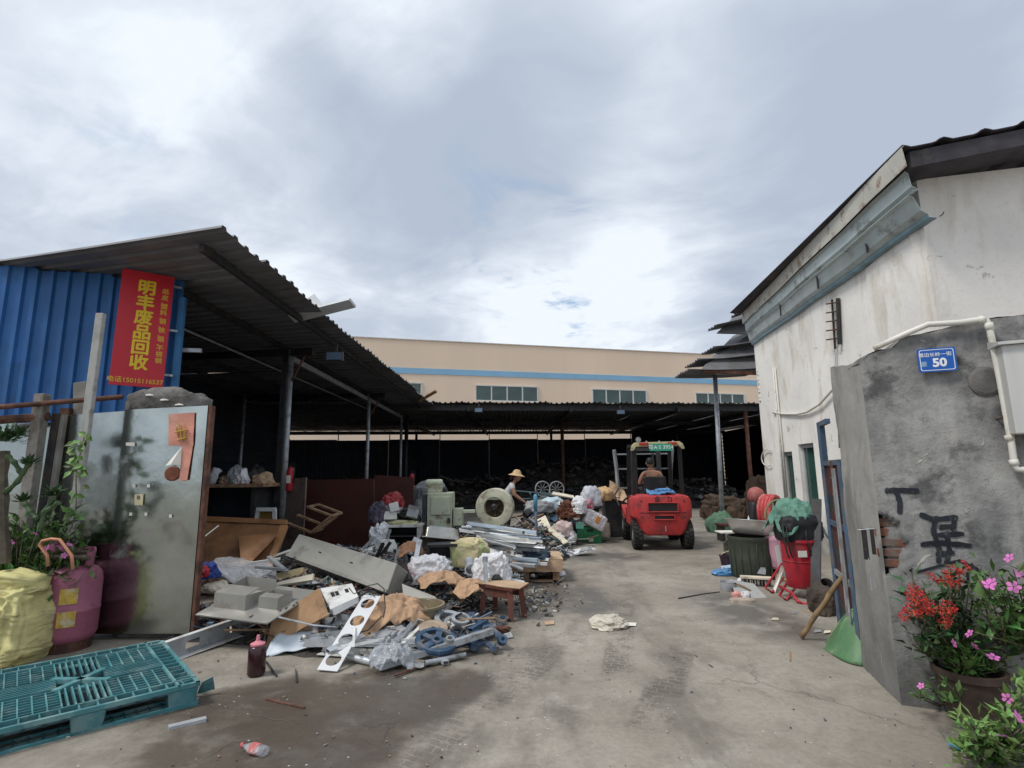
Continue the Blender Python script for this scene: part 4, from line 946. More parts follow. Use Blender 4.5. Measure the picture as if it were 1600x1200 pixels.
bush('periwinkle', 'pink flowered plant in the clay pot by the pier', b, tips, M_LEAFL, .07, .032, 22, 2, .06, flowers=[D(1490, 1005, 3.12), D(1515, 990, 3.1), D(1552, 1027, 3.05), D(1523, 1010, 3.1)], fm=M_PETALP, fsize=.026)
p2 = pot(1470, 1085, .14, .24, 'dark clay pot holding the red flowered shrub')
b = p2 + Vector((0, 0, .2))
tips = tipset(b, [D(r5.uniform(1420, 1530), r5.uniform(885, 1010), 3.35 + r5.uniform(-.12, .12)) for _ in range(40)])
bush('ixora', 'shrub with clusters of small red flowers in front of the pier', b, tips, M_LEAFD, .085, .042, 16, 5, .07, .008, flowers=[D(x, y, 3.22 + r5.uniform(-.05, .08)) for x, y in ((1425, 955), (1442, 945), (1432, 935), (1470, 965), (1478, 950), (1455, 905), (1475, 900), (1492, 893), (1505, 885), (1415, 960), (1450, 948), (1424, 922), (1485, 905))], fm=M_PETALR, fsize=.052, fkind='ball')
p3 = pot(1610, 1105, .2, .34, 'large clay pot at the right edge with tall pink flowers')
b = p3 + Vector((0, 0, .3))
tips = tipset(b, [D(r5.uniform(1520, 1660), r5.uniform(880, 1010), 3.1 + r5.uniform(-.2, .15)) for _ in range(46)])
bush('periwinkle', 'tall pink flowered plant at the right edge by the pier', b, tips, M_LEAF, .085, .04, 18, 9, .08, flowers=[D(x, y, 2.95) for x, y in ((1577, 872), (1593, 897), (1545, 914), (1536, 916), (1584, 917), (1550, 911), (1618, 890))], fm=M_PETALP, fsize=.028)
b = G(1560, 1180)
tips = tipset(b, [D(x_, r5.uniform(1118 if x_ < 1575 else 1060, 1200), 2.9 + r5.uniform(-.2, .12)) for x_ in [r5.uniform(1485, 1650) for _ in range(44)]])
for tp in tips: tp.z = max(tp.z, .03)
bush('periwinkle', 'low sprawling green plant with few pink flowers in the bottom right corner', b, tips, M_LEAFL, .075, .034, 17, 14, .07, flowers=[D(1574, 1091, 2.85), D(1566, 1150, 2.75), D(1590, 1120, 2.75)], fm=M_PETALP, fsize=.024)
b = G(1475, 1105)
tips = tipset(b, [D(x, y, 3.2) for x, y in ((1440, 1072), (1452, 1058), (1462, 1080), (1448, 1085), (1475, 1065), (1482, 1090), (1490, 1075))])
bush('seedling', 'small pink flowered seedling left of the clay pot', b, tips, M_LEAF, .06, .028, 12, 21, .035, .004, flowers=[D(1439, 1072, 3.15)], fm=M_PETALP, fsize=.024)
# left: cactus-like euphorbia, flowering bushes, climbing vine
b = base_of(50, 900, 5.02)
tips = tipset(b, [D(r5.uniform(-40, 135), r5.uniform(805, 900), 4.98 + r5.uniform(-.14, .15)) for _ in range(170)])
bush('periwinkle', 'leafy bush with small pink flowers behind the yellow sack', b, tips, M_LEAF, .10, .048, 20, 31, .09, flowers=[D(x, y, 4.78) for x, y in ((15, 849), (55, 834), (108, 851), (42, 859), (75, 856), (137, 829), (3, 821), (100, 868))], fm=M_PETALP, fsize=.03)
eu = thing('euphorbia', 'cactus-like euphorbia with ridged green arms at the left edge', 'plant', base_of(8, 850, 4.7))
def arm(pts, r0, m, name):
    pts = [D(*p) for p in pts]; q = MB(); n = 10; pp_ = []
    for a, c2 in zip(pts, pts[1:]):
        for i in range(4): pp_.append(a.lerp(c2, i / 4))
    pp_.append(pts[-1]); q.tube(pp_, [r0 * (1 + .25 * math.sin(i * 1.9)) for i in range(len(pp_))], 6, flat=.8); q.build(name, m, eu, world=True)
M_CACT = mat('ridged_green_stem', (.06, .10, .045), .7, 0, .3, 9, .4, 30, .3, (.1, .08, .05), 5)
arm([(8, 880, 4.7), (4, 780, 4.7), (6, 705, 4.7)], .045, mat('grey_brown_bark', (.12, .10, .075), .9, 0, .3, 9, .5, 30), 'trunk')
for pts in ([(8, 770, 4.68), (28, 752, 4.66), (38, 735, 4.66), (48, 722, 4.66)], [(34, 740, 4.66), (22, 722, 4.64), (12, 712, 4.64)], [(60, 812, 4.6), (48, 800, 4.6), (38, 785, 4.6)], [(62, 830, 4.6), (70, 800, 4.6), (84, 778, 4.6)], [(70, 800, 4.6), (92, 785, 4.6)]): arm(pts, .024, M_CACT, 'arm')
lf = MB()
for (x, y, n, sr) in ((8, 690, 130, .14), (30, 682, 50, .06), (46, 726, 40, .05), (84, 775, 70, .08), (36, 784, 40, .05), (70, 815, 40, .08)):
    c0 = D(x, y, 4.64)
    for k in range(n):
        v = rdir(r5, -.2); leaf(lf, c0 + v * sr * r5.random() * Vector((1, 1, .7)).length * .6, (v + Vector((0, 0, .5))).normalized(), Vector((0, 0, 1)), .07, .03)
lf.build('foliage', M_LEAFD, eu, world=True)
vi = thing('climbing_vine', 'yellowing vine climbing the tall pale post', 'plant', base_of(112, 830, 4.93)); lf = MB()
for k in range(46):
    t_ = r5.random(); c0 = D(112 + 18 * t_ + r5.uniform(-10, 9), 815 - 140 * t_, 4.9); leaf(lf, c0, (rdir(r5, -1) + Vector((0, -.6, -.5))).normalized(), Vector((0, -1, .3)), r5.uniform(.06, .11), r5.uniform(.04, .06))
lf.build('foliage', M_LEAFL, vi, world=True)
q = MB(); q.tube([D(112 + 18 * i / 8 + 3 * math.sin(i), 825 - 150 * i / 8, 4.93) for i in range(9)], .005, 5); q.build('stem', M_STEM, vi, world=True)
q = MB(); q.tube([D(75, 885, 4.5), D(74, 868, 4.5), D(62, 851, 4.5), D(66, 845, 4.5), D(80, 842, 4.5), D(93, 843, 4.5), D(103, 856, 4.5), D(112, 868, 4.5), D(114, 890, 4.5)], .012, 8)
tag(q.build('copper_pipe', mat('orange_copper', (.5, .22, .13), .5, .1), smooth=True), 'bent orange copper pipe among the leaves at left', 'pipe')

# ------------------------------------------------------------------ yellow sack, pink tank
p = G(0, 1034); sk = thing('woven_sack', 'full yellow woven sack with a gathered top at the left edge', 'sack', p)
m_ = lumpy((.54, .46, .62), 12, .12, .10, 5, 2.0, .8, fs=2.6)
for v in m_.v:      # sagging horizontal folds
    z = v.z / .66; ph = v.x * 3.2 + 2.2 * mn.noise(Vector((v.x * 2, v.y * 2, 3)))
    k = 1 + .13 * (1 - abs(math.sin(z * 9 + ph))) ** 1.5 * (1 if .05 < z < .92 else 0) + .05 * (1 - abs(math.sin(z * 23 - ph * 1.6))); v.x *= k; v.y *= k
m_.build('bag', M_YSACK, sk, smooth=True)
m_ = lumpy((.42, .3, .16), 4, .3, .25, 3, 1.2, .4, fs=3); o = m_.build('gathered_top', M_YSACK, sk, smooth=True); o.location = (.06, 0, .56)
q = MB(); q.tube([(.05, -.1, .66), (.12, -.12, .69), (.2, -.05, .66)], .015, 6); q.build('tie', M_WOOD, sk)
p = G(103, 1014); tk = thing('gas_tank', 'pink refrigerant tank with yellow labels standing before the steel gate', 'gas tank', p)
q = MB(); q.lathe([(.001, .06), (.16, .07), (.19, .09), (.212, .14), (.215, .33), (.219, .335), (.219, .345), (.215, .35), (.215, .58), (.205, .64), (.17, .69), (.09, .72), (.001, .725)], 36); q.build('body', M_PINK, tk, smooth=True)
q = MB(); q.lathe([(.175, 0), (.18, 0), (.18, .08), (.17, .09), (.175, .0)], 28); q.build('foot_ring', M_RUST, tk)
q = MB()
n = 20; vs = []
for k in range(n + 1):
    a = R(-20) + R(250) * k / n + math.pi * .0
    for rr, z in ((.13, .69), (.14, .83)): vs.append((rr * math.cos(a), rr * math.sin(a), z + (.03 if 5 < k < 14 and z > .8 else 0)))
q.add(vs, [(2 * k, 2 * k + 1, 2 * k + 3, 2 * k + 2) for k in range(n)]); q.build('collar', M_PINK, tk, solid=.008)
q = MB(); q.lathe([(.02, .72), (.02, .77), (.035, .775), (.035, .80), (.001, .805)], 12); q.build('valve', M_GALV, tk)
for a, z, w_, h_, m in ((-58, .48, 34, .13, mat('yellow_label', (.45, .30, .05), .5, 0, .3, 16, 0, 20, .4, (.5, .45, .35), 12)), (-58, .29, 34, .13, MATS['yellow_label']), (-118, .5, 18, .06, M_PAPER), (-126, .42, 26, .07, mat('faded_pink_label', (.5, .26, .3), .5))):
    q = MB(); vs = []
    for k in range(9):
        aa = R(a - w_ / 2 + w_ * k / 8); vs += [(.2215 * math.cos(aa), .2215 * math.sin(aa), z - h_ / 2), (.2215 * math.cos(aa), .2215 * math.sin(aa), z + h_ / 2)]
    q.add(vs, [(2 * k, 2 * k + 2, 2 * k + 3, 2 * k + 1) for k in range(8)]); q.build('label_patch', m, tk)
q = MB(); q.tube([(.12, .0, .83), (-.16, -.12, .85)], .02, 6); q.tube([(.17, -.1, .80), (-.15, -.18, .82)], .018, 6); q.tube([(.16, -.05, .78), (-.2, -.1, .79)], .02, 6)
for v in q.v: v += p
tag(q.build('stick_bundle', mat('dark_sticks', (.10, .08, .06), .85, 0, .3, 9, .3)), 'bundle of dark sticks lying on top of the pink tank', 'sticks')
m_ = lumpy((.16, .12, .08), 9, .3, .25, 3, M=T(p + Vector((-.12, -.12, .85)))); tag(m_.build('pink_rag', mat('pink_rag_cloth', (.42, .14, .25), .8)), 'crumpled pink rag on the stick bundle over the tank', 'rag')

# ------------------------------------------------------------------ teal plastic pallet
pcx, pcy = -2.955, 3.885; pang = math.atan2(.68, .74)
pal = thing('plastic_pallet', 'teal plastic pallet with open grid deck in the left foreground', 'pallet', (pcx, pcy, 0), pang)
PL, PWd = 1.16, 1.27; z0, z1 = .125, .152
def bar(q, x0, y0, x1, y1, w_, za=z0, zb=z1):
    d = Vector((x1 - x0, y1 - y0, 0)); L = d.length; d.normalize(); s_ = Vector((-d.y, d.x, 0)) * w_ / 2
    a, b = Vector((x0, y0, 0)), Vector((x1, y1, 0)); pts = [a - s_, b - s_, b + s_, a + s_]
    q.add([Vector((p.x, p.y, z)) for z in (za, zb) for p in pts], [(3, 2, 1, 0), (4, 5, 6, 7), (0, 1, 5, 4), (1, 2, 6, 5), (2, 3, 7, 6), (3, 0, 4, 7)])
q = MB(); hx, hy = PL / 2, PWd / 2
for s_ in (-1, 1):
    bar(q, -hx, s_ * (hy - .012), hx, s_ * (hy - .012), .024); bar(q, s_ * (hx - .012), -hy, s_ * (hx - .012), hy, .024)
    bar(q, -hx, s_ * (hy - .12), hx, s_ * (hy - .12), .014); bar(q, s_ * (hx - .12), -hy, s_ * (hx - .12), hy, .014)
q.build('deck_frame', M_TEALL, pal)
q = MB()
for i in range(1, 13): x = -hx + PL * i / 13; bar(q, x, -hy + .02, x, -hy + .12, .008, z0, z1 - .003); bar(q, x, hy - .12, x, hy - .02, .008, z0, z1 - .003)
for i in range(1, 14): y = -hy + PWd * i / 14; bar(q, -hx + .02, y, -hx + .12, y, .008, z0, z1 - .003); bar(q, hx - .12, y, hx - .02, y, .008, z0, z1 - .003)
q.build('rim_grid', M_TEALL, pal)
for sx_ in (-1, 1):
    for sy_ in (-1, 1):
        q = MB(); x0, x1, y0, y1 = .12, hx - .13, .14, hy - .13
        for i in range(6): x = x0 + (x1 - x0) * i / 5; bar(q, sx_ * x, sy_ * y0, sx_ * x, sy_ * y1, .008, z0, z1 - .002)
        for i in range(8): y = y0 + (y1 - y0) * i / 7; bar(q, sx_ * x0, sy_ * y, sx_ * x1, sy_ * y, .007, z0 + .006, z1 - .005)
        q.build('deck_grid', M_TEALL, pal)
q = MB()
for s_ in (-1, 1):
    for o_ in (-.09, -.055, -.02, .02, .055, .09): bar(q, s_ * .13, o_, s_ * (hx - .12), o_, .009); bar(q, o_, s_ * .13, o_, s_ * (hy - .12), .009)
for a in (45, 135): d = Vector((math.cos(R(a)), math.sin(R(a)))) * .2; bar(q, -d.x, -d.y, d.x, d.y, .045, z0, z1 + .002)
q.build('centre_cross', M_TEALL, pal)
q = MB(); bar(q, -hx + .03, 0, hx - .03, 0, PWd - .08, z0 - .03, z0 - .024); q.build('under_shade_sheet', mat('hole_shade_teal', (.012, .035, .045), .6), pal)  # added dark sheet, paints the shade seen through the deck holes
for ix in (-1, 0, 1):
    for iy in (-1, 0, 1):
        q = MB(); cx, cy = ix * (hx - .09), iy * (hy - .1); a_, b_ = .085, .095
        vs = [(cx + i * a_ * k, cy + j * b_ * k, z) for z, k in ((.012, .86), (z0 - .002, 1)) for i, j in ((-1, -1), (1, -1), (1, 1), (-1, 1))]
        q.add(vs, [(3, 2, 1, 0), (4, 5, 6, 7), (0, 1, 5, 4), (1, 2, 6, 5), (2, 3, 7, 6), (3, 0, 4, 7)]); q.build('foot', M_TEAL, pal, bevel=.012)
for iy in (-1, 0, 1):
    q = MB(); y = iy * (hy - .1)
    for o_ in (-.075, .075): bar(q, -hx, y + o_, hx, y + o_, .02, 0, .03)
    for i in range(19):
        x = -hx + PL * i / 18; bar(q, x, y - .07, x, y + .07, .008, .003, .022)
    bar(q, -hx, y, hx, y, .01, .003, .022); q.build('runner', M_TEAL, pal)

# ------------------------------------------------------------------ left foreground odds and ends
ch = thing('channel_offcut', 'white steel channel with oval holes lying beside the teal pallet', 'steel channel', G(300, 1030))
a, b = D(246, 1020, 4.62), D(420, 946, 5.55); a.z = .14; b.z = .20
dd = (b - a).normalized(); sd_ = Vector((dd.y, -dd.x, 0)).normalized()
q = MB(); q.slab([a, b, b + sd_ * -.06, a + sd_ * -.06], .004, up=Vector((0, 0, 1))); q.build('top_flange', M_ALUW, ch, world=True)
q = MB(); hgt = Vector((0, 0, -.15)); L = (b - a).length
segs = [(0, .22), (.34, .58), (.70, 1.0)]
for s0, s1 in segs: q.slab([a + dd * L * s0, a + dd * L * s1, a + dd * L * s1 + hgt, a + dd * L * s0 + hgt], .004)
for s0, s1 in ((.22, .34), (.58, .70)):
    for z0_, z1_ in ((0, -.045), (-.105, -.15)): q.slab([a + dd * L * s0 + Vector((0, 0, z0_)), a + dd * L * s1 + Vector((0, 0, z0_)), a + dd * L * s1 + Vector((0, 0, z1_)), a + dd * L * s0 + Vector((0, 0, z1_))], .004)
q.build('web', M_GALV, ch, world=True)
q = MB(); q.slab([a + hgt, b + hgt, b + hgt + sd_ * .06, a + hgt + sd_ * .06], .004, up=Vector((0, 0, 1))); q.build('bottom_flange', M_ALUW, ch, world=True)
p = G(400, 1054); bt = thing('dark_bottle', 'dark bottle with a pink spout cap standing on the concrete', 'bottle', p)
q = MB(); q.lathe([(.001, 0), (.058, .002), (.065, .012), (.065, .19), (.058, .205), (.05, .21), (.001, .21)], 24); q.build('body', mat('dark_red_glass', (.035, .008, .012), .2, 0, .2, 6, 0, spec=.6), bt, smooth=False, autos=35)
q = MB(); q.lathe([(.001, .211), (.052, .211), (.054, .225), (.03, .235), (.016, .245), (.010, .285), (.001, .286)], 20); q.build('spout_cap', mat('pink_cap', (.7, .25, .3), .45), bt, autos=35)
p = G(398, 1172, .03); pb_ = thing('crushed_bottle', 'crushed clear drink bottle with a red label on the concrete', 'bottle', G(398, 1178), R(-25))
q = MB(); prof = [(.012, 0), (.013, .02), (.02, .03), (.033, .06), (.035, .085), (.027, .105), (.034, .12), (.033, .165), (.02, .172), (.001, .17)]
q.lathe(prof, 18, T((-.09, 0, .026)) @ Matrix.Rotation(R(90), 4, 'Y'), sx=.72); q.build('body', M_CLEAR, pb_, smooth=True)
q = MB(); q.lathe([(.014, .0), (.0145, -.012), (.001, -.013)], 14, T((-.09, 0, .026)) @ Matrix.Rotation(R(90), 4, 'Y')); q.build('cap', mat('red_cap', (.6, .1, .1), .5), pb_)
q = MB(); q.lathe([(.0355, .07), (.0345, .1), (.0355, .12)], 18, T((-.09, 0, .026)) @ Matrix.Rotation(R(90), 4, 'Y'), sx=.74); q.build('wrapper', mat('red_white_label', (.55, .14, .14), .5, 0, .3, 22, 0, 20, .45, (.6, .58, .56), 20), pb_, smooth=True)
def stick(name, a, b, w_, h_, m, lab, cat, group=None, z=.0):
    a, b = G(*a, z + h_ / 2), G(*b, z + h_ / 2); q = MB(); q.sect([(-w_ / 2, -h_ / 2), (w_ / 2, -h_ / 2), (w_ / 2, h_ / 2), (-w_ / 2, h_ / 2)], a, b); return tag(q.build(name, m), lab, cat, group)
stick('metal_offcut', (263, 1138), (322, 1124), .045, .025, M_ALU, 'short aluminium offcut near the teal pallet', 'metal offcut')
stick('timber_sliver', (415, 1092), (476, 1106), .014, .008, M_RUST, 'thin rusty rod below the dark bottle', 'rod')
stick('timber_sliver', (416, 1034), (432, 1056), .012, .01, M_DARKM, 'short dark rod right of the dark bottle', 'rod')
stick('timber_sliver', (462, 1046), (464, 1066), .008, .008, M_DARKM, 'tiny dark rod between bottle and white strip', 'rod')
stick('timber_sliver', (1086, 1025), (1114, 1044), .016, .012, M_DARKM, 'dark stick lying in the middle of the lane', 'stick')
stick('timber_sliver', (1087, 1017), (1103, 1025), .008, .006, M_WOOD, 'thin twig beside the dark stick in the lane', 'twig')
stick('timber_sliver', (1234, 1018), (1235, 1034), .012, .01, M_WOOD, 'small twig on the concrete left of the green scoop', 'twig')
q = sheet([G(311, 1082, .02), G(338, 1076, .03), G(334, 1058, .12), G(318, 1064, .10)], 6, 6, .03, 8); tag(q.build('plastic_shard', M_TEAL, solid=.006), 'broken teal shard beside the pallet corner', 'shard')
m_ = lumpy((.30, .26, .09), 21, .35, .3, 4, M=T(G(952, 978))); tag(m_.build('plastic_wad', mat('dirty_film', (.5, .46, .38), .5, 0, .2, 8, .2, 30)), 'crumpled dirty plastic bag in the middle of the lane', 'plastic bag')
q = sheet([G(960, 972, .008), G(995, 973, .008), G(994, 978, .008), G(962, 979, .008)], 5, 3, .01, 2); tag(q.build('paper_strip', M_PAPER, solid=.001), 'dirty paper strip beside the crumpled bag', 'paper')
q = sheet([G(850, 970, .008), G(866, 969, .008), G(866, 975, .008), G(852, 976, .008)], 4, 3, .008, 2); tag(q.build('card_scrap', M_CARD, solid=.002), 'small card scrap on the lane near the stool', 'cardboard')
# flat scraps and grit on the concrete
q = MB(); r6 = random.Random(5)
for k in range(380):
    x = r6.uniform(-3, 3.2); y = 3 + 10 * r6.random() ** 1.5
    s_ = r6.uniform(.003, .009) * (1.4 if x < 0.2 else 1)
    q.box((0, 0, s_ * .3), (s_ * r6.uniform(.6, 2.5), s_, s_ * .6), T((x, y, .012 * fnoise((x, y, 3), 3, .6) + .004)) @ rotz(r6.uniform(0, 3)))
tag(q.build('grit', M_SCRAPC), 'small chips and grit scattered over the concrete', 'grit', kind='stuff')

# ------------------------------------------------------------------ scrap mounds
GA = [(-2.4, 5.9, .30, .75, .55), (-1.7, 7.3, .42, .9, .8), (-.35, 8.1, .30, .55, .6), (-1.2, 10.2, .45, 1.1, 1.2), (.35, 10.6, .40, .5, .9), (.9, 12.6, .75, .75, .8), (-2.9, 8.3, .35, .9, .9), (-1.0, 6.3, .12, .6, .5), (-.75, 5.2, .10, .45, .3), (-1.6, 5.1, .10, .5, .3)]
def heap(x, y):
    h = 0
    for cx, cy, a, sx_, sy_ in GA: h += a * math.exp(-((x - cx) / sx_) ** 2 - ((y - cy) / sy_) ** 2)
    return h
def fragments(q, pts, r, smin, smax, long=.25):
    for x, y, z in pts:
        s_ = r.uniform(smin, smax); M = T((x, y, z)) @ eul(r.uniform(-.6, .6), r.uniform(-.6, .6), r.uniform(0, 6.3)); k = r.random()
        if k < long: q.box((0, 0, 0), (s_ * r.uniform(2.5, 6), s_ * .3, s_ * .2), M)
        elif k < .55: q.box((0, 0, 0), (s_ * 1.6, s_ * r.uniform(.8, 1.5), s_ * .12), M)
        elif k < .75: q.lathe([(s_ * .3, -s_ * .6), (s_ * .36, -s_ * .3), (s_ * .36, s_ * .3), (s_ * .28, s_ * .6)], 7, M @ Matrix.Rotation(1.5, 4, 'X'), caps=True)
        elif k < .85: q.lathe([(s_ * .5, -s_ * .1), (s_ * .75, -s_ * .1), (s_ * .75, s_ * .1), (s_ * .5, s_ * .1), (s_ * .5, -s_ * .1)], 9, M)
        else: q.box((0, 0, 0), (s_, s_ * .8, s_ * .6), M); q.box((s_ * .3, 0, s_ * .5), (s_ * .3, s_ * .3, s_ * .5), M)
r7 = random.Random(3)
q = MB(); q.grid(lambda u, v: Vector((-4.6 + 6.6 * u, 4.6 + 9.6 * v, heap(-4.6 + 6.6 * u, 4.6 + 9.6 * v) * (.85 + .3 * mn.noise(Vector((u * 30, v * 40, 0)))) - .035)), 70, 90)
tag(q.build('scrap_mound', mat('dark_scrap_dirt', (.05, .045, .04), .9, 0, .5, 9, .8, 30, bdist=.04)), 'dark mass of trodden scrap under the heap', 'scrap', kind='stuff')
def scatter(n, area, r, zoff=.01, need=.05):
    out = []
    while len(out) < n:
        x, y = area(r); h = heap(x, y)
        if h > need: out.append((x, y, h + zoff + r.uniform(-.02, .07)))
    return out
q = MB(); fragments(q, scatter(4200, lambda r: (r.gauss(-1.6, 1.05), r.gauss(6.8, 1.1)), r7, .02), r7, .014, .065, .4)
tag(q.build('small_scrap', M_SCRAPC), 'small mixed scrap covering the near heap', 'scrap', kind='stuff')
q = MB(); fragments(q, scatter(2000, lambda r: (r.gauss(-.1, 1.0), r.gauss(11, 1.6)), r7), r7, .03, .12)
tag(q.build('small_scrap', M_SCRAPC), 'small mixed scrap covering the far heap beside the forklift', 'scrap', kind='stuff')
pts = [(G(r7.gauss(712, 30), r7.gauss(950, 12)) + Vector((0, 0, r7.uniform(.01, .08)))) for _ in range(700)]
q = MB(); fragments(q, pts, r7, .01, .034); tag(q.build('metal_bits', M_SCRAPN), 'spread of small dark metal bits behind the low stool', 'scrap', kind='stuff')
pts = [(G(r7.gauss(835, 26), r7.gauss(938, 14)) + Vector((0, 0, r7.uniform(.005, .03)))) for _ in range(220)]
q = MB(); fragments(q, pts, r7, .012, .04); tag(q.build('metal_bits', M_SCRAPN), 'loose dark bits on the ground right of the stool', 'scrap', kind='stuff')
pts = [(G(r7.gauss(722, 32), r7.gauss(990, 11)) + Vector((0, 0, r7.uniform(.01, .10)))) for _ in range(420)]
q = MB(); fragments(q, pts, r7, .016, .05, .35); tag(q.build('casting_bits', M_SCRAPB), 'small blue and bare metal machine parts in front of the stool', 'scrap', kind='stuff')
pts = [(G(r7.uniform(500, 680), r7.gauss(1005, 12)) + Vector((0, 0, r7.uniform(.01, .07)))) for _ in range(260)]
q = MB(); fragments(q, pts, r7, .015, .05, .5); tag(q.build('metal_bits', M_SCRAPN), 'small metal offcuts under the aluminium profiles', 'scrap', kind='stuff')
# dark heaps in the back shed
GA2 = [(-7, 24, 1.2, 3, 2.5), (-2, 25, 1.1, 2.5, 2), (1.5, 26, 1.5, 2, 2), (4.5, 27, 1.9, 2.2, 2), (8.5, 25, 1.0, 2, 2), (-7.2, 14, .9, 1.3, 2.2), (3.5, 31, 1.6, 5, 1.5), (-8, 31, 1.6, 5, 1.5)]
def heap2(x, y): return sum(a * math.exp(-((x - cx) / sx_) ** 2 - ((y - cy) / sy_) ** 2) for cx, cy, a, sx_, sy_ in GA2)
q = MB(); q.grid(lambda u, v: Vector((-15 + 28 * u, 20 + 13 * v, heap2(-15 + 28 * u, 20 + 13 * v) * (.8 + .5 * mn.noise(Vector((u * 34, v * 20, 5)))) - .04)), 110, 60)
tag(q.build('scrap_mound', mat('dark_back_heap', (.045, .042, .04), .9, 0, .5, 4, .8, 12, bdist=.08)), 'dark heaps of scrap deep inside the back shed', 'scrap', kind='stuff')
pts = []
while len(pts) < 1500:
    x, y = r7.uniform(-14, 12), r7.uniform(21, 30); h = heap2(x, y)
    if h > .25: pts.append((x, y, h + r7.uniform(-.05, .15)))
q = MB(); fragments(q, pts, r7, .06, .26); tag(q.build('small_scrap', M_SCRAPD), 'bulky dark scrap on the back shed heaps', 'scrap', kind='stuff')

# ------------------------------------------------------------------ big pieces in the near heap
def piece(name, quad, th, m, lab, cat, bevel=0, group=None):
    q = MB(); q.slab(quad, th); return tag(q.build(name, m, bevel=bevel), lab, cat, group)
M_CABG = mat('grey_cabinet_paint', (.30, .295, .265), .55, .1, .1, 3, .08, 40, .36, (.2, .19, .17), 3)
cab = thing('metal_cabinet', 'long grey steel cabinet lying across the scrap heap', 'cabinet', (-2.1, 6.5, .25))
A, B, C2, D2 = D(467, 834, 6.9), D(620, 880, 6.05), D(604, 926, 5.9), D(447, 868, 6.75)
q = MB(); q.slab([A, B, C2, D2], .34); q.build('body', M_CABG, cab, world=True, bevel=.012)
nn = (B - A).cross(D2 - A).normalized(); nn = nn if nn.y < 0 else -nn
q = MB(); e = (C2 - B).normalized(); q.slab([D2 - e * .03 + nn * .012, C2 - e * .03 + nn * .012, C2 + nn * .012 + e * .004, D2 + nn * .012 + e * .004], .010); q.build('edge_lip', M_CABG, cab, world=True)
q = MB(); u_ = (B - A).normalized(); q.slab([B + u_ * .006, B + u_ * .006 - nn * .33, C2 + u_ * .006 - nn * .33, C2 + u_ * .006], .004); q.build('end_panel', mat('dull_grey_end', (.22, .21, .19), .6), cab, world=True)
for f in (.3, .62):
    q = MB(); c0 = A.lerp(B, f).lerp(D2.lerp(C2, f), .45); q.tube([c0 - u_ * .02 + nn * .003, c0 + u_ * .02 + nn * .003], .006, 6); q.build('rivet', M_DARKM, cab, world=True)
piece('cabinet_flap', [D(628, 912, 5.85), D(680, 932, 5.7), D(684, 940, 5.65), D(630, 930, 5.75)], .006, M_CABG, 'narrow grey flap lying off the cabinet end', 'metal sheet')
tp = thing('steel_counter', 'flat grey steel sheet with two box ducts on top', 'metal sheet', (-2.4, 5.2, .2))
L_, B_, R_, T_ = G(305, 960, .30), G(417, 974, .26), G(498, 923, .42), G(392, 910, .46)
q = MB(); q.slab([L_, B_, R_, T_], .012, up=Vector((0, 0, 1))); q.build('sheet', mat('grey_sheet', (.36, .35, .32), .42, .5, .12, 3, .06, 30, .3, (.25, .23, .2), 3), tp, world=True)
def on(u, v, h=0): return (L_ * (1 - u) + B_ * u) * (1 - v) + (T_ * (1 - u) + R_ * u) * v + Vector((0, 0, h))
def duct(name, u0, u1, v0, v1, h):
    q = MB(); P = [on(u0, v0), on(u1, v0), on(u1, v1), on(u0, v1)]; up = Vector((0, 0, h))
    q.slab([P[0], P[1], P[1] + up, P[0] + up], .006); q.slab([P[0] + up, P[1] + up, P[2].lerp(P[1], .55) + up, P[3].lerp(P[0], .55) + up], .006, up=Vector((0, 0, 1)))
    q.slab([P[3], P[2], P[2] + up * .9, P[3] + up * .9], .006); q.slab([P[0], P[3], P[3] + up * .9, P[0] + up * .9], .006)
    q.slab([P[1], P[2], P[2] + up * .35, P[1] + up], .006)
    q.build(name, MATS['grey_sheet'], tp, world=True)
duct('box_duct', .08, .52, .22, .80, .13); duct('box_duct', .62, .88, .34, .62, .10)
for u, v in ((.70, .12), (.92, .35), (.95, .42), (.98, .52), (.97, .6)):
    q = MB(); q.box((0, 0, 0), (.07 if u < .8 else .045, .012, .003), T(on(u, v, .005)) @ rotz(.6 + u)); q.build('slot', M_RUST, tp, world=True)
M_CARD2 = mat('scuffed_cardboard', (.36, .22, .12), .85, 0, .2, 4, .2, 60, .42, (.14, .09, .055), 3)
q = sheet([D(416, 1010, 4.95), D(514, 962, 5.0), D(499, 920, 5.1), D(424, 972, 5.05)], 16, 10, .03, 5); tag(q.build('cardboard_sheet', M_CARD2, solid=.005), 'bent brown cardboard leaning under the steel sheet', 'cardboard')
q = sheet([G(410, 1024, .01), D(492, 1012, 4.9), D(489, 984, 5.05), D(430, 994, 5.0)], 16, 12, .06, 6, 4); tag(q.build('plastic_sheet', mat('pale_blue_plastic', (.50, .56, .62), .45, 0, .1, 4, .2, 20), solid=.002, smooth=True), 'crumpled pale blue plastic sheet under the cardboard', 'plastic')
so = thing('switch_panel', 'white metal panel with square black sockets propped on the heap', 'panel', D(530, 950, 5.2))
Q = [D(500, 919, 5.35), D(550, 911, 5.35), D(560, 932, 5.15), D(516, 952, 5.05)]
q = MB(); q.slab(Q, .05); q.build('plate', M_ALUW, so, world=True, bevel=.006)
nS = (Q[1] - Q[0]).cross(Q[3] - Q[0]).normalized(); nS = nS if nS.y < 0 else -nS
def onq(u, v, h=.004): return (Q[0] * (1 - u) + Q[1] * u) * (1 - v) + (Q[3] * (1 - u) + Q[2] * u) * v + nS * h
for u, v in ((.28, .42), (.42, .42), (.74, .42)):
    q = MB(); q.slab([onq(u - .055, v - .1), onq(u + .055, v - .1), onq(u + .055, v + .12), onq(u - .055, v + .12)], .004); q.build('socket', M_BLACK, so, world=True)
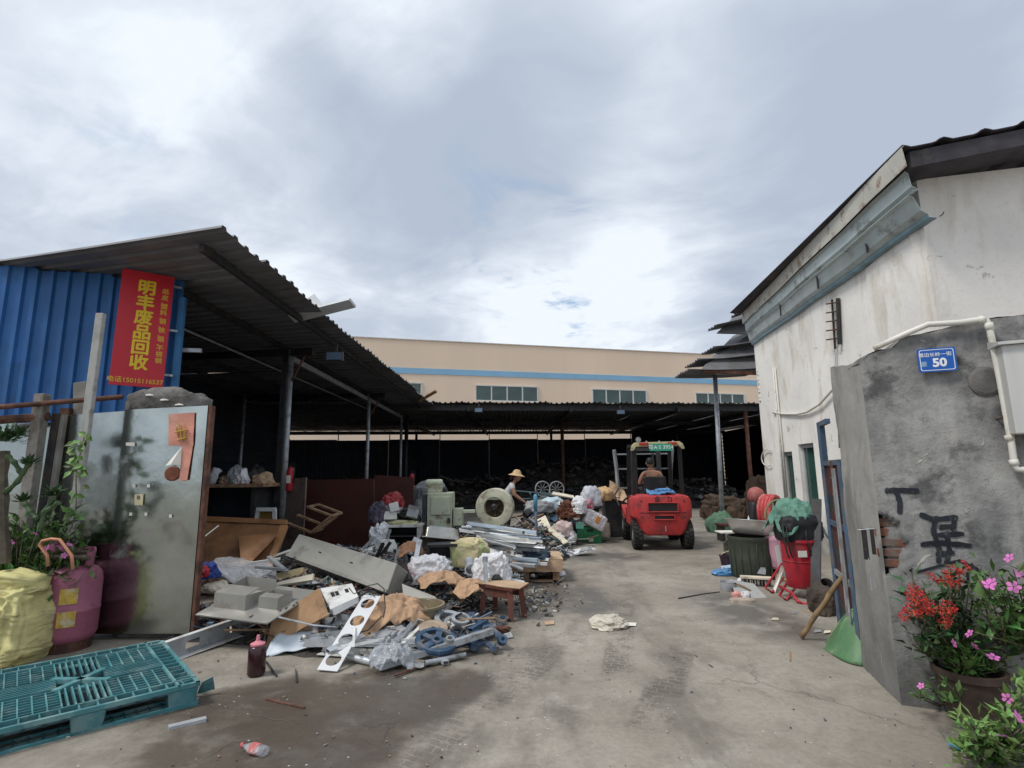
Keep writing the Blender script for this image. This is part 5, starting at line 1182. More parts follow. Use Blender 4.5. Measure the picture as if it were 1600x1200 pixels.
q = MB(); q.slab([onq(.05, 1.0, -.004), onq(.95, 1.0, -.004), onq(.95, 1.22, -.02), onq(.05, 1.22, -.02)], .004); q.build('lower_flange', M_GREYP, so, world=True)
# strip with four holes
st = thing('perforated_strip', 'long white metal strip with four round holes leaning on the heap', 'metal strip', G(511, 1047))
b0, b1 = G(498, 1044, .01), G(524, 1051, .01); t0, t1 = D(572, 926, 5.15), D(592, 935, 5.12)
ax = ((t0 + t1) / 2 - (b0 + b1) / 2); LL = ax.length; ax.normalize(); wd = ((b1 - b0) + (t1 - t0)).normalized(); wd = (wd - ax * wd.dot(ax)).normalized(); WW = .17; bc = (b0 + b1) / 2
q = MB(); vs = []; fs = []; nseg = 4; cell = LL / nseg; n = 24
for k in range(nseg):
    c0 = bc + ax * cell * (k + .5); base = len(vs)
    for j in range(n):
        sd3, f3 = divmod(j, 6); f3 = f3 / 3 - 1; x, y = [(1, f3), (-f3, 1), (-1, -f3), (f3, -1)][sd3]; x *= WW / 2; y *= cell / 2; hr = WW * .36 / math.hypot(x, y)
        vs += [c0 + wd * x + ax * y, c0 + wd * (x * hr) + ax * (y * hr)]
    fs += [(base + 2 * j, base + 2 * ((j + 1) % n), base + 2 * ((j + 1) % n) + 1, base + 2 * j + 1) for j in range(n)]
q.add(vs, fs); o = q.build('strip', mat('clean_white_metal', (.66, .67, .68), .35, .1, .06, 3, .03, 30, .2, (.4, .38, .35), 4), st, world=True, solid=.006)
# plywood and boards
M_PLY2 = mat('varnished_plywood', (.30, .145, .06), .5, 0, .2, 3, .1, 30, .3, (.14, .07, .035), 2)
pw = thing('plywood_door', 'brown plywood cabinet back with a split veneer leaning at the shed edge', 'plywood', D(370, 885, 7.1))
q = MB(); q.slab([D(312, 880, 7.0), D(420, 887, 6.95), D(447, 815, 7.45), D(312, 810, 7.5)], .03); q.build('board', M_PLY, pw, world=True)
q = MB(); q.slab([D(312, 814, 7.44), D(447, 819, 7.39), D(447, 812, 7.40), D(312, 806, 7.45)], .05); q.slab([D(414, 887, 6.89), D(424, 887, 6.89), D(449, 820, 7.38), D(438, 820, 7.38)], .05); q.build('frame_edge', M_PLY2, pw, world=True)
q = sheet([D(377, 885, 6.85), D(392, 880, 6.85), D(436, 832, 7.2), D(372, 838, 7.2)], 8, 8, .02, 4); q.build('split_veneer', M_PLY2, pw, world=True, solid=.006)
piece('timber_plank', [D(415, 917, 5.75), D(488, 906, 5.7), D(490, 896, 5.75), D(440, 908, 5.8)], .03, M_CREAM, 'pale torn plank behind the steel sheet', 'plank')
piece('timber_plank', [D(430, 908, 6.1), D(474, 896, 6.2), D(474, 886, 6.25), D(432, 896, 6.15)], .08, mat('dull_yellow_board', (.34, .27, .15), .8), 'short yellowish block under the grey cabinet', 'plank')
q = sheet([D(322, 905, 6.3), D(432, 912, 6.1), D(425, 878, 6.6), D(340, 868, 6.8)], 18, 12, .12, 9, 3); tag(q.build('plastic_sheet', M_CLEAR, smooth=True, solid=.001), 'cloudy crumpled plastic film beside the steel gate', 'plastic')
for k, (x, y, dep, sz, m, lab) in enumerate(((322, 895, 6.2, (.22, .2, .16), mat('blue_cloth', (.03, .06, .25), .8), 'crumpled dark blue bag beside the gate edge'), (318, 893, 6.1, (.10, .1, .1), M_REDP, 'small red plastic scrap beside the gate edge'), (333, 920, 5.7, (.28, .2, .12), mat('brown_rag', (.12, .06, .04), .9), 'brown rag on the heap behind the box duct'), (338, 917, 5.6, (.22, .14, .09), M_CREAM, 'torn cream foam lump behind the box duct'))):
    m_ = lumpy(sz, 30 + k, .35, .3, 3, M=T(D(x, y + 8, dep))); tag(m_.build('rag_bundle', m, smooth=False), lab, 'rag')
for k, (a, b, w_, m, lab) in enumerate((((392, 880, 6.3), (438, 873, 6.4), .05, M_ALUW, 'short white metal bar below the plywood'), ((420, 870, 6.3), (448, 893, 6.1), .05, M_GREYP, 'dark grey strip angled across the white bar'), ((400, 886, 6.2), (446, 890, 6.1), .05, M_GALV, 'galvanised strip lying below the plywood'), ((430, 868, 6.6), (452, 860, 6.6), .08, M_ALUW, 'white box end between plywood and cabinet'))):
    q = MB(); q.sect([(-w_ / 2, -.012), (w_ / 2, -.012), (w_ / 2, .012), (-w_ / 2, .012)], D(*a), D(*b)); tag(q.build('metal_bar', m), lab, 'metal bar')
stick('rod', (0, 0), (1, 1), .01, .01, M_ALUW, 'x', 'rod') if False else None
q = MB(); q.tube([D(315, 842, 6.6), D(342, 821, 6.7)], .008, 6); tag(q.build('white_rod', M_ALUW), 'thin white rod leaning against the plywood', 'rod')

# shed-side partitions
M_REDB = mat('red_brown_steel', (.085, .025, .02), .6, .1, .25, 2, .1, 30, .35, (.05, .025, .02), 2)
piece('steel_partition', [D(440, 862, 9.9), D(472, 862, 9.7), D(478, 746, 9.7), D(450, 748, 9.9)], .03, mat('grey_brown_panel', (.17, .13, .115), .5, .2, .2, 2, .1, 30, .3, (.1, .06, .05), 2), 'grey brown steel panel standing beside the first column', 'panel')
piece('steel_partition', [D(476, 858, 11.2), D(584, 856, 11.0), D(584, 748, 11.0), D(476, 750, 11.2)], .03, M_REDB, 'large dark red-brown steel partition behind the grey cabinet', 'panel')
piece('steel_partition', [D(585, 850, 13.5), D(646, 846, 13.5), D(646, 746, 13.5), D(585, 742, 13.5)], .03, M_REDB, 'smaller dark red-brown partition behind the white desk', 'panel')
sh = thing('work_counter', 'dark counter stacked with junk inside the left shed', 'counter', (-5.2, 9.6, 0))
q = MB(); q.box((-5.6, 9.7, 1.33), (2.6, .8, .06)); q.build('top', M_WOOD, sh, world=True)
for x in (-6.75, -5.6, -4.5):
    q = MB(); q.box((x, 9.72, .65), (.07, .7, 1.3)); q.build('side_panel', M_DARKM, sh, world=True)
q = MB(); q.box((-5.6, 10.05, .65), (2.4, .03, 1.28)); q.build('back_panel', M_DARKBLUE, sh, world=True)
for k in range(16):
    x = -6.6 + .14 * k; m_ = lumpy((r7.uniform(.2, .4), r7.uniform(.2, .35), r7.uniform(.1, .32)), 60 + k, .3, .25, 3, M=T((x, 9.6 + r7.uniform(-.2, .2), 1.36)))
    tag(m_.build('counter_junk', [M_GREYP, M_WHITEP, M_BLACK, M_CARD][k % 4]), ['grey lump of junk on the dark counter', 'white plastic bundle on the dark counter', 'black lump of junk on the dark counter', 'brown card bundle on the dark counter'][k % 4], 'junk', 'junk on the dark counter')
pf_ = thing('picture_frame', 'white frame with a dark yellow picture behind the plywood', 'frame', D(415, 812, 9))
q = MB()
for a, b in (((401, 812), (404, 795)), ((429, 812), (429, 795))): q.sect([(-.03, -.02), (.03, -.02), (.03, .02), (-.03, .02)], D(*a, 9), D(*b, 9))
q.sect([(-.02, -.03), (.02, -.03), (.02, .03), (-.02, .03)], D(401, 796, 8.98), D(431, 796, 8.98)); q.build('moulding', M_ALUW, pf_, world=True)
q = MB(); q.slab([D(404, 812, 9.01), D(428, 812, 9.01), D(428, 798, 9.01), D(404, 798, 9.01)], .01); q.build('picture', mat('dark_yellow_print', (.16, .10, .02), .6), pf_, world=True)
def extinguisher(px, py, y, lab):
    p = D(px, py, y); e = thing('fire_extinguisher', lab, 'extinguisher', p)
    q = MB(); q.lathe([(.001, 0), (.06, .005), (.068, .03), (.068, .36), (.05, .42), (.025, .44), (.001, .445)], 20); q.build('cylinder', M_REDP, e, smooth=True)
    q = MB(); q.lathe([(.02, .44), (.022, .48), (.001, .49)], 12); q.box((.02, 0, .51), (.11, .022, .018)); q.box((.02, 0, .485), (.1, .02, .012)); q.build('valve', M_BLACK, e)
    q = MB(); q.tube([(.03, 0, .47), (.08, -.02, .44), (.085, -.03, .3), (.075, -.03, .16)], .010, 6); q.build('hose', M_BLACK, e, smooth=True)
    q = MB(); q.box((0, -.066, .22), (.07, .012, .14)); q.build('label_patch', M_PAPER, e)
extinguisher(452, 768, 9.85, 'red fire extinguisher hung on the first shed column')
extinguisher(643, 766, 14.5, 'distant red fire extinguisher beside the far partition')
cf = thing('wooden_crate', 'slatted wooden crate tilted on its corner by the partition', 'crate', D(500, 838, 9.2))
E8 = [D(481, 792, 9.4), D(518, 806, 9.2), D(486, 832, 9.2)]; ex = E8[1] - E8[0]; ey = E8[2] - E8[1]; ez = Vector((.05, .35, .02))
for a, b in ((E8[0], E8[1]), (E8[1], E8[2]), (E8[0] + ez, E8[1] + ez), (E8[1] + ez, E8[2] + ez), (E8[0], E8[0] + ez), (E8[1], E8[1] + ez), (E8[2], E8[2] + ez), (E8[0] + ey * .5, E8[1] + ey * .5), (E8[0] + ey * 1.0, E8[1] + ey * 1.0), (E8[1] + ey * .2 + ez, E8[1] + ey * .9)):
    q = MB(); q.sect([(-.03, -.015), (.03, -.015), (.03, .015), (-.03, .015)], a, b); q.build('slat', M_WOOD, cf, world=True)

# ------------------------------------------------------------------ desk, cabinet machine, shell, sink
dk = thing('white_desk', 'grey white desk with an open dark front among the scrap', 'desk', D(626, 862, 9.4))
a, b = D(598, 862, 9.4), D(654, 862, 9.4); a.z = b.z = 0; w_ = b - a; h_ = D(626, 822, 9.4).z
q = MB(); q.box((0, .3, h_), (w_.x + .06, .66, .04), T((a + b) / 2)); q.build('top', M_ALUW, dk, world=True)
for s_ in (-.5, .5):
    q = MB(); q.box((s_ * (w_.x - .03), .3, h_ / 2), (.035, .6, h_ - .04), T((a + b) / 2)); q.build('side', M_ALUW, dk, world=True)
q = MB(); q.box((0, .5, h_ / 2), (w_.x - .06, .02, h_ - .06), T((a + b) / 2)); q.build('back', M_BLACK, dk, world=True)
q = MB(); q.box((0, .25, h_ * .72), (w_.x - .07, .5, .02), T((a + b) / 2)); q.build('shelf', M_DARKM, dk, world=True)
topd = (a + b) / 2 + Vector((0, .3, h_ + .02))
def blobt(name, p, sz, seed, m, lab, cat='bag', rough=.3, fold=.25, sub=4, group=None, rz=0, smooth=False, boxy=1.3, pinch=0, flat=.5, crease=0):
    m_ = lumpy(sz, seed, rough, fold, sub, boxy, flat, M=T(p) @ rotz(rz), pinch=pinch, crease=crease); return tag(m_.build(name, m, smooth=smooth), lab, cat, group)
blobt('plastic_bag', topd + Vector((-.28, .25, .2)), (.34, .3, .3), 71, mat('dull_red_film', (.33, .04, .045), .5, 0, .15, 5, .2, 25, crinkle=8), 'crumpled bright red bag heaped over the desk')
blobt('plastic_bag', topd + Vector((-.28, .2, 0)), (.4, .4, .3), 72, M_GREYP, 'grey bag under the red bag on the desk')
blobt('plastic_bag', topd + Vector((0, .15, 0)), (.45, .35, .22), 73, M_BLACK, 'black bag on the desk below the white box')
blobt('yellow_cloth', topd + Vector((-.02, -.15, 0)), (.45, .2, .06), 74, mat('pale_yellow_cloth', (.5, .48, .28), .8), 'pale yellow cloth along the desk edge', 'cloth')
for k, (px, py, w_, h_, m, lab) in enumerate(((616, 793, .16, .16, M_ALUW, 'white box standing on the black bag'), (610, 806, .22, .14, M_PAPER, 'white card with grey print on the desk'), (645, 800, .2, .2, M_GREYP, 'grey wire tray at the right of the desk'))):
    q = MB(); q.box((0, 0, 0), (w_, .1, h_), T(D(px, py, 9.55)) @ eul(-.3, .25 * (k - 1), .2)); tag(q.build('small_box', m, bevel=.008), lab, 'box')
blobt('plastic_bag', D(592, 862, 9.3), (.28, .3, .42), 75, M_WHITEP, 'pale bag standing left of the desk')
blobt('plastic_bag', D(590, 815, 9.6), (.25, .3, .3), 76, mat('purple_film', (.07, .06, .09), .5), 'purple bag wedged left of the desk')
mc = thing('machine_cabinet', 'tall pale green machine cabinet with a motor on top', 'machine', (D(684, 850, 9.8).x, 9.8, 0))
zt = D(684, 770, 9.8).z; x0_, x1_ = D(667, 800, 9.8).x - mc.location.x, D(706, 800, 9.8).x - mc.location.x
q = MB(); q.box(((x0_ + x1_) / 2, .25, zt / 2), (x1_ - x0_, .5, zt)); q.build('body', M_PAINTG, mc, bevel=.015)
q = MB(); q.box(((x0_ + x1_) / 2 + .02, -.014, zt * .30), (x1_ - x0_ - .06, .03, zt * .58)); q.build('lower_door', M_PAINTG, mc, bevel=.01)
q = MB(); q.box(((x0_ + x1_) / 2 + .02, -.014, zt * .80), (x1_ - x0_ - .1, .03, zt * .28)); q.build('upper_door', M_PAINTG, mc, bevel=.01)
q = MB(); q.box((x1_ - .05, -.04, zt * .58), (.05, .03, .08)); q.build('latch', M_DARKM, mc)
q = MB(); q.box((x0_ - .05, .2, zt * .55), (.08, .4, zt * .85)); q.build('side_box', M_DARKM, mc)
q = MB(); q.box((x0_ + .12, .2, zt + .06), (.26, .2, .12)); q.build('motor_base', M_PAINTG, mc, bevel=.01)
q = MB(); q.lathe([(.001, -.15), (.06, -.15), (.07, -.12), (.07, .12), (.06, .15), (.001, .15)], 16, T((x0_ + .1, .2, zt + .17)) @ Matrix.Rotation(R(90), 4, 'Y')); q.build('motor', M_PAINTG, mc, autos=40)
q = MB(); q.lathe([(.001, 0), (.04, 0), (.04, .06), (.03, .09), (.001, .1)], 12, T((x0_ + .3, .2, zt))); q.build('cap', M_DARKM, mc)
q = MB(); q.box((x1_ + .10, .2, zt * .62), (.16, .3, .3)); q.box((x1_ + .25, .15, zt * .70), (.32, .12, .06)); q.build('side_arm', M_PAINTG, mc, bevel=.008)
q = MB(); q.box((x1_ + .03, .1, zt * .2), (.06, .3, zt * .4)); q.build('side_plate', M_ALUW, mc)
sh_ = thing('fan_housing', 'round pale green cast fan housing with a dark open centre', 'machine', D(772, 822, 10.8))
c0 = D(772, 793, 10.8); Mr = T(c0) @ rotz(R(-8)) @ Matrix.Rotation(R(90), 4, 'X')
q = MB(); q.lathe([(.375, -.25), (.375, .0), (.368, .012), (.24, .03), (.205, .028), (.2, .01), (.19, -.25)], 40, Mr); q.build('ring', mat('dirty_cream_casting', (.50, .49, .38), .6, 0, .15, 4, .15, 40, .42, (.2, .17, .11), 5), sh_, world=True, autos=50)
q = MB(); q.lathe([(.21, -.12), (.001, -.14)], 24, Mr); q.build('inner_plate', mat('grimy_brown', (.09, .07, .05), .7, .2, .4, 8, .3), sh_, world=True)
q = MB(); q.lathe([(.07, -.13), (.07, -.02), (.04, 0), (.001, 0)], 16, Mr); q.build('hub', M_DARKM, sh_, world=True)
for a in (30, 95, 150, 215, 275, 330):
    q = MB(); q.box((.13, 0, -.08), (.14, .02, .08), Mr @ rotz(R(a))); q.build('blade', M_RUST, sh_, world=True)
q = MB(); q.box((0, .2, -.12), (.24, .10, .25), Mr); q.build('lug', M_PAINTG, sh_, world=True)
q = MB(); q.box((0, -.42, -.1), (.5, .12, .3), Mr); q.build('foot', M_PAINTG, sh_, world=True)
sn = thing('steel_sink', 'stainless sink bowl lying upside down on the heap', 'sink', D(685, 858, 7.2))
c0 = D(686, 852, 7.3); Mn = T(c0) @ eul(R(-28), R(8), R(20))
def rr_ring(w, h, r, z): return [(sx_ * (w / 2 - r) + r * math.cos(a), sy_ * (h / 2 - r) + r * math.sin(a), z) for sx_, sy_, a0 in ((1, 1, 0), (-1, 1, 90), (-1, -1, 180), (1, -1, 270)) for a in [R(a0 + 22.5 * i) for i in range(5)]]
rings = [rr_ring(.58, .46, .03, 0), rr_ring(.58, .46, .03, .012), rr_ring(.5, .38, .06, .014), rr_ring(.46, .34, .07, .17), rr_ring(.40, .28, .07, .2)]
q = MB(); n = 20; q.add([v for rg in rings for v in rg], [(i * n + j, i * n + (j + 1) % n, (i + 1) * n + (j + 1) % n, (i + 1) * n + j) for i in range(4) for j in range(n)] + [tuple(80 + j for j in range(n))], Mn); q.build('bowl', mat('dull_stainless', (.38, .37, .34), .3, 1, .15, 4, .05, 30, .3, (.25, .22, .18), 4), sn, world=True, autos=35)
q = MB(); q.lathe([(.03, .2), (.03, .24), (.001, .24)], 14, Mn); q.build('drain', M_GALV, sn, world=True)
tv = thing('empty_casing', 'black open appliance casing below the sink', 'casing', D(692, 892, 6.9))
q = MB(); c0 = D(692, 870, 6.9)
for x, z, w_, h_ in ((0, .15, .38, .03), (0, -.13, .38, .03), (-.18, .01, .03, .3), (.18, .01, .03, .3)): q.box((x, 0, z), (w_, .26, h_), T(c0) @ rotz(.15))
q.build('shell', M_BLACK, tv, world=True)
q = MB(); q.box((0, .12, .01), (.35, .02, .26), T(c0) @ rotz(.15)); q.build('back_plate', M_DARKM, tv, world=True)
q = MB(); q.box((.03, -.05, -.02), (.33, .1, .02), T(c0) @ rotz(.15)); q.build('inner_shelf', M_GREYP, tv, world=True)
q = MB(); q.sect([(-.03, -.02), (.03, -.02), (.03, .02), (-.03, .02)], D(648, 888, 6.7), D(656, 844, 6.9)); tag(q.build('metal_bar', M_ALU), 'upright aluminium bar left of the black casing', 'metal bar')
# bags and sacks in the near heap
blobt('printed_sack', D(733, 884, 6.9), (.42, .3, .32), 81, mat('printed_rice_sack', (.52, .45, .26), .7, 0, .15, 4, .15, 60, .32, (.16, .33, .10), 2.6), 'cream woven sack with green print among the scrap', 'sack', .12, .12, boxy=1.9, rz=-.4)
blobt('plastic_bag', D(672, 910, 6.4), (.5, .34, .30), 82, mat('printed_white_film', (.66, .66, .68), .35, 0, .1, 5, .2, 25, .16, (.55, .09, .11), 5, crinkle=10), 'white plastic bag with red print on the near heap', 'bag', .2, .2, crease=3.2, sub=5, smooth=True)
tag(drape(D(690, 917, 6.15), 0.5, 0.34, 0.13, 83, 0.1).build('paper_bag', M_KRAFT, smooth=True, solid=.004), 'crumpled orange-brown paper bag below the white bag', 'paper bag')
tag(drape(D(735, 934, 6.05), 0.42, 0.34, 0.15, 84, 0.6).build('paper_bag', M_KRAFT, smooth=True, solid=.004), 'twisted brown paper bag left of the steel elbow pipe', 'paper bag')
blobt('plastic_bag', D(770, 920, 6.3), (.42, .32, .38), 85, M_WHITEP, 'white bag of metal pipe fittings behind the stool', 'bag', .2, .2, crease=3.2, sub=5, smooth=True)
tag(drape(G(612, 990, .03), 0.72, 0.52, 0.27, 86, 0.45).build('paper_bag', M_KRAFT, smooth=True, solid=.004), 'large crumpled brown paper bag beside the round tub', 'paper bag')
tag(drape(D(640, 874, 7.0), 0.32, 0.26, 0.17, 87, 0.3).build('paper_bag', mat('orange_paper', (.42, .22, .12), .7, 0, .2, 4, .2, 30, crinkle=6), smooth=True, solid=.004), 'small orange paper bundle left of the aluminium bar', 'paper bag')
def elbow(px, py, y, r_, lab, m):
    p = D(px, py, y); q = MB(); q.tube([p + Vector((-.03, .18, .06)), p + Vector((-.01, .07, .03)), p], r_, 14, caps=False); q.lathe([(r_, 0), (r_ * 1.2, 0), (r_ * 1.2, .02), (r_, .02)], 14, T(p) @ Matrix.Rotation(R(80), 4, 'X'))
    return tag(q.build('pipe_fitting', m, solid=-.006), lab, 'pipe fitting')
elbow(777, 912, 6.1, .06, 'black pipe fitting facing out of the white bag', M_DARKM)
elbow(735, 890, 6.25, .05, 'grey pipe fitting lying left of the white bag', M_GALV)
q = MB(); q.sect([(-.02, -.02), (.02, -.02), (.02, .02), (-.02, .02)], D(760, 912, 6.0), D(758, 876, 6.1)); q.lathe([(.03, -.03), (.03, .03)], 12, T(D(758, 874, 6.1)), caps=True); tag(q.build('metal_bracket', M_GALV), 'upright grey bracket in front of the white bag', 'bracket')
for k in range(10):
    x, y = r7.uniform(715, 800), r7.uniform(880, 918); p = D(x, y, 6.35 + r7.uniform(-.1, .15)); a = r7.uniform(-.6, .6)
    q = MB(); q.tube([p, p + Vector((math.cos(a) * .2, -.05, math.sin(a) * .12))], r7.uniform(.018, .035), 10); tag(q.build('pipe_piece', [M_GALV, M_ALU, M_GREYP][k % 3]), 'short metal pipe piece by the white bag of fittings', 'pipe', 'short pipe pieces by the white bag')
tb = thing('round_tub', 'olive brown plastic tub half hidden behind the paper bag', 'tub', G(655, 985))
q = MB(); q.lathe([(.001, .012), (.19, .012), (.2, 0), (.225, .22), (.245, .225), (.245, .245), (.222, .245), (.195, .03), (.001, .025)], 32); q.build('shell', mat('olive_plastic', (.22, .18, .11), .5, 0, .15, 5, .05, 40, .35, (.3, .27, .2), 4), tb, autos=40)
q = MB(); q.lathe([(.001, .14), (.20, .15)], 20); q.build('contents', mat('murky_water', (.07, .055, .04), .2, 0, .3, 8, .1), tb)
ml = [D(585, 932, 5.1), D(575, 915, 5.15), D(590, 912, 5.2), D(600, 920, 5.1), D(602, 950, 5.0), D(599, 965, 4.95)]
q = MB(); q.tube(ml, .005, 5); q.tube([D(535, 975, 4.9), D(550, 990, 4.85), D(575, 985, 4.85), D(597, 962, 4.95)], .005, 5); q.tube([D(545, 918, 5.1), D(553, 928, 5.1), D(575, 918, 5.1)], .005, 5); tag(q.build('loose_wire', M_BLACK), 'tangled dark wire over the white strip', 'wire')

# ------------------------------------------------------------------ aluminium profiles
def MN(m, kd): return {'aluminium': 'dull aluminium', 'white_powder_coat': 'white coated', 'galvanised_steel': 'grey galvanised', 'pale_blue_profile': 'pale blue'}[m.name] + ' ' + {'box': 'box section bar', 'u': 'channel', 'l': 'angle bar', 'pipe': 'round tube'}[kd]
def profile(p0, p1, w_, h_, kind, m, roll):
    q = MB()
    if kind == 'box': q.sect([(-w_ / 2, -h_ / 2), (w_ / 2, -h_ / 2), (w_ / 2, h_ / 2), (-w_ / 2, h_ / 2)], p0, p1, roll, hollow=.86)
    elif kind == 'u':
        t_ = w_ * .07; q.sect([(-w_ / 2, -h_ / 2), (w_ / 2, -h_ / 2), (w_ / 2, h_ / 2), (w_ / 2 - t_, h_ / 2), (w_ / 2 - t_, -h_ / 2 + t_), (-w_ / 2 + t_, -h_ / 2 + t_), (-w_ / 2 + t_, h_ / 2), (-w_ / 2, h_ / 2)], p0, p1, roll)
    elif kind == 'l': t_ = w_ * .08; q.sect([(-w_ / 2, -h_ / 2), (w_ / 2, -h_ / 2), (w_ / 2, -h_ / 2 + t_), (-w_ / 2 + t_, -h_ / 2 + t_), (-w_ / 2 + t_, h_ / 2), (-w_ / 2, h_ / 2)], p0, p1, roll)
    else: q.sect([(w_ / 2 * math.cos(2 * math.pi * k / 12), w_ / 2 * math.sin(2 * math.pi * k / 12)) for k in range(12)], p0, p1, 0, hollow=.85)
    return q.build('metal_profile', m)
for k in range(46):
    sx_, sy_ = r7.uniform(716, 765), r7.uniform(817, 884); ex_, ey_ = r7.uniform(795, 860), sy_ + r7.uniform(4, 24)
    if sy_ > 858: ey_ = min(ey_, 884)
    yd = r7.uniform(7.7, 8.5); a, b = D(sx_, sy_, yd + r7.uniform(.05, .4)), D(ex_, ey_, yd - r7.uniform(.0, .35))
    kd = r7.choice(['box', 'box', 'l', 'u', 'box', 'pipe']); m = r7.choice([M_ALU, M_ALU, M_GALV, M_ALUW, M_ALUW, mat('pale_blue_profile', (.42, .50, .58), .4, .5, .1, 5, .05, 40)])
    tag(profile(a, b, r7.uniform(.03, .075), r7.uniform(.025, .05), kd, m, r7.uniform(-.6, .6)), MN(m, kd) + ' in the stack on the wooden pallet', 'metal profile', 'metal profiles stacked on the wooden pallet')
for a, b, w_, kd, m, lab in (((732, 817), (818, 832), .055, 'box', M_ALU, 'longest bright profile on top of the profile stack'), ((726, 830), (822, 848), .06, 'u', M_ALU, 'second bright channel across the profile stack')):
    tag(profile(D(*a, 8.3), D(*b, 7.6), w_, .04, kd, m, .2), lab, 'metal profile')
pc = thing('wooden_pallet', 'low wooden pallet covered with brown cardboard under the profiles', 'pallet', G(830, 914))
c0 = G(822, 910) + Vector((0, .45, 0))
for x in (-.42, 0, .42):
    q = MB(); q.box((x, 0, .13), (.09, .9, .26), T(c0)); q.build('bearer', M_WOOD, pc, world=True)
for k in range(5):
    q = MB(); q.box((0, -.4 + .2 * k, .275), (1.0, .12, .024), T(c0)); q.build('deck_board', M_WOOD, pc, world=True)
    if k % 2 == 0: q = MB(); q.box((0, -.4 + .2 * k, .012), (1.0, .1, .022), T(c0)); q.build('bottom_board', M_WOOD, pc, world=True)
q = sheet([c0 + Vector((-.3, -.46, .31)), c0 + Vector((.52, -.47, .31)), c0 + Vector((.52, .2, .315)), c0 + Vector((-.3, .2, .31))], 10, 6, .03, 4); tag(q.build('cardboard_sheet', M_CARD, solid=.02), 'brown cardboard flattened over the wooden pallet', 'cardboard')
q = sheet([c0 + Vector((-.3, -.475, .14)), c0 + Vector((.5, -.48, .14)), c0 + Vector((.52, -.47, .30)), c0 + Vector((-.3, -.46, .30))], 10, 4, .02, 7); tag(q.build('cardboard_flap', M_CARD, solid=.006), 'torn cardboard flap hanging over the pallet edge', 'cardboard')
blobt('plastic_bag', G(868, 898), (.25, .2, .05), 90, M_WHITEP, 'flat white plastic scrap right of the wooden pallet')
blobt('dark_tarp', D(838, 872, 7.8), (.35, .3, .1), 91, mat('dark_blue_tarp', (.03, .05, .08), .6), 'dark blue tarp crumpled at the end of the profile stack', 'tarp')
# front spread of profiles
front = [((592, 1042, .03), (768, 986, .16), .075, 'box', M_GALV, 'long heavy galvanised bar at the front of the scrap'),
         ((480, 1003, .08), (652, 1003, .10), .10, 'u', M_ALU, 'wide aluminium channel crossing under the white strip'),
         ((500, 1016, .03), (590, 1022, .03), .09, 'l', M_ALUW, 'white angle profile lying beside the white strip'),
         ((545, 1026, .03), (580, 1034, .03), .05, 'pipe', M_ALU, 'short shiny pipe at the foot of the white strip'),
         ((617, 1056, .012), (703, 1024, .012), .018, 'box', M_RUST, 'thin rusty rod in front of the heavy bar'),
         ((664, 1036, .03), (727, 1023, .03), .04, 'pipe', M_GALV, 'dull steel tube in front of the heavy bar'),
         ((678, 1016, .05), (697, 1036, .02), .05, 'box', M_ALU, 'short aluminium stub under the heavy bar'),
         ((600, 1005, .12), (640, 965, .16), .05, 'u', M_ALU, 'aluminium channel slanting up towards the tub'),
         ((612, 1008, .12), (652, 968, .18), .045, 'u', M_ALU, 'second aluminium channel slanting towards the tub'),
         ((628, 1008, .10), (660, 978, .15), .04, 'box', M_ALUW, 'white box profile slanting towards the tub'),
         ((552, 1012, .14), (554, 980, .22), .02, 'box', M_ALUW, 'short upright white bar among the profiles'),
         ((540, 965, .10), (600, 1000, .06), .03, 'box', M_DARKM, 'dark bar behind the white strip'),
         ((560, 955, .12), (620, 990, .08), .035, 'pipe', M_RUST, 'rusty tube behind the white strip'),
         ((735, 985, .10), (760, 970, .14), .06, 'box', M_BLUEP, 'short blue bar near the stool leg'),
         ((470, 998, .10), (545, 988, .14), .07, 'l', M_GALV, 'galvanised angle below the cardboard'),
         ((575, 1025, .03), (660, 1040, .03), .045, 'u', M_ALU, 'aluminium channel lying under the clear bag'),
         ((590, 1012, .06), (690, 1022, .05), .05, 'box', M_ALUW, 'white box profile crossing under the heavy bar')]
for a, b, w_, kd, m, lab in front: tag(profile(G(*a), G(*b), w_, w_ * .6, kd, m, .1), lab, 'metal profile')
for k in range(26):
    x, y = r7.uniform(505, 690), r7.uniform(975, 1022); z = r7.uniform(.03, .13); p = G(x, y, z); a = r7.gauss(.35, .5); L = r7.uniform(.2, .55)
    tag(profile(p, p + Vector((math.cos(a) * L, math.sin(a) * L, r7.uniform(-.04, .05))), r7.uniform(.02, .06), r7.uniform(.015, .035), *(kdm := (r7.choice(['u', 'box', 'l']), r7.choice([M_ALU, M_ALUW, M_GALV]))), r7.uniform(-.5, .5)), 'short ' + MN(kdm[1], kdm[0]) + ' in the front spread of scrap', 'metal profile', 'short profiles in the front spread')
tag(drape(G(612, 1045), .34, .26, .13, 95, .3, 30, .6, 4).build('plastic_bag', M_CLEAR, smooth=True, solid=.002), 'crumpled clear plastic bag against the heavy galvanised bar', 'bag')
q = sheet([G(640, 1040, .01), G(662, 1041, .01), G(668, 1034, .015), G(648, 1034, .01)], 4, 4, .01, 3); tag(q.build('paper_scrap', M_PAPER, solid=.001), 'torn white paper below the heavy bar', 'paper')
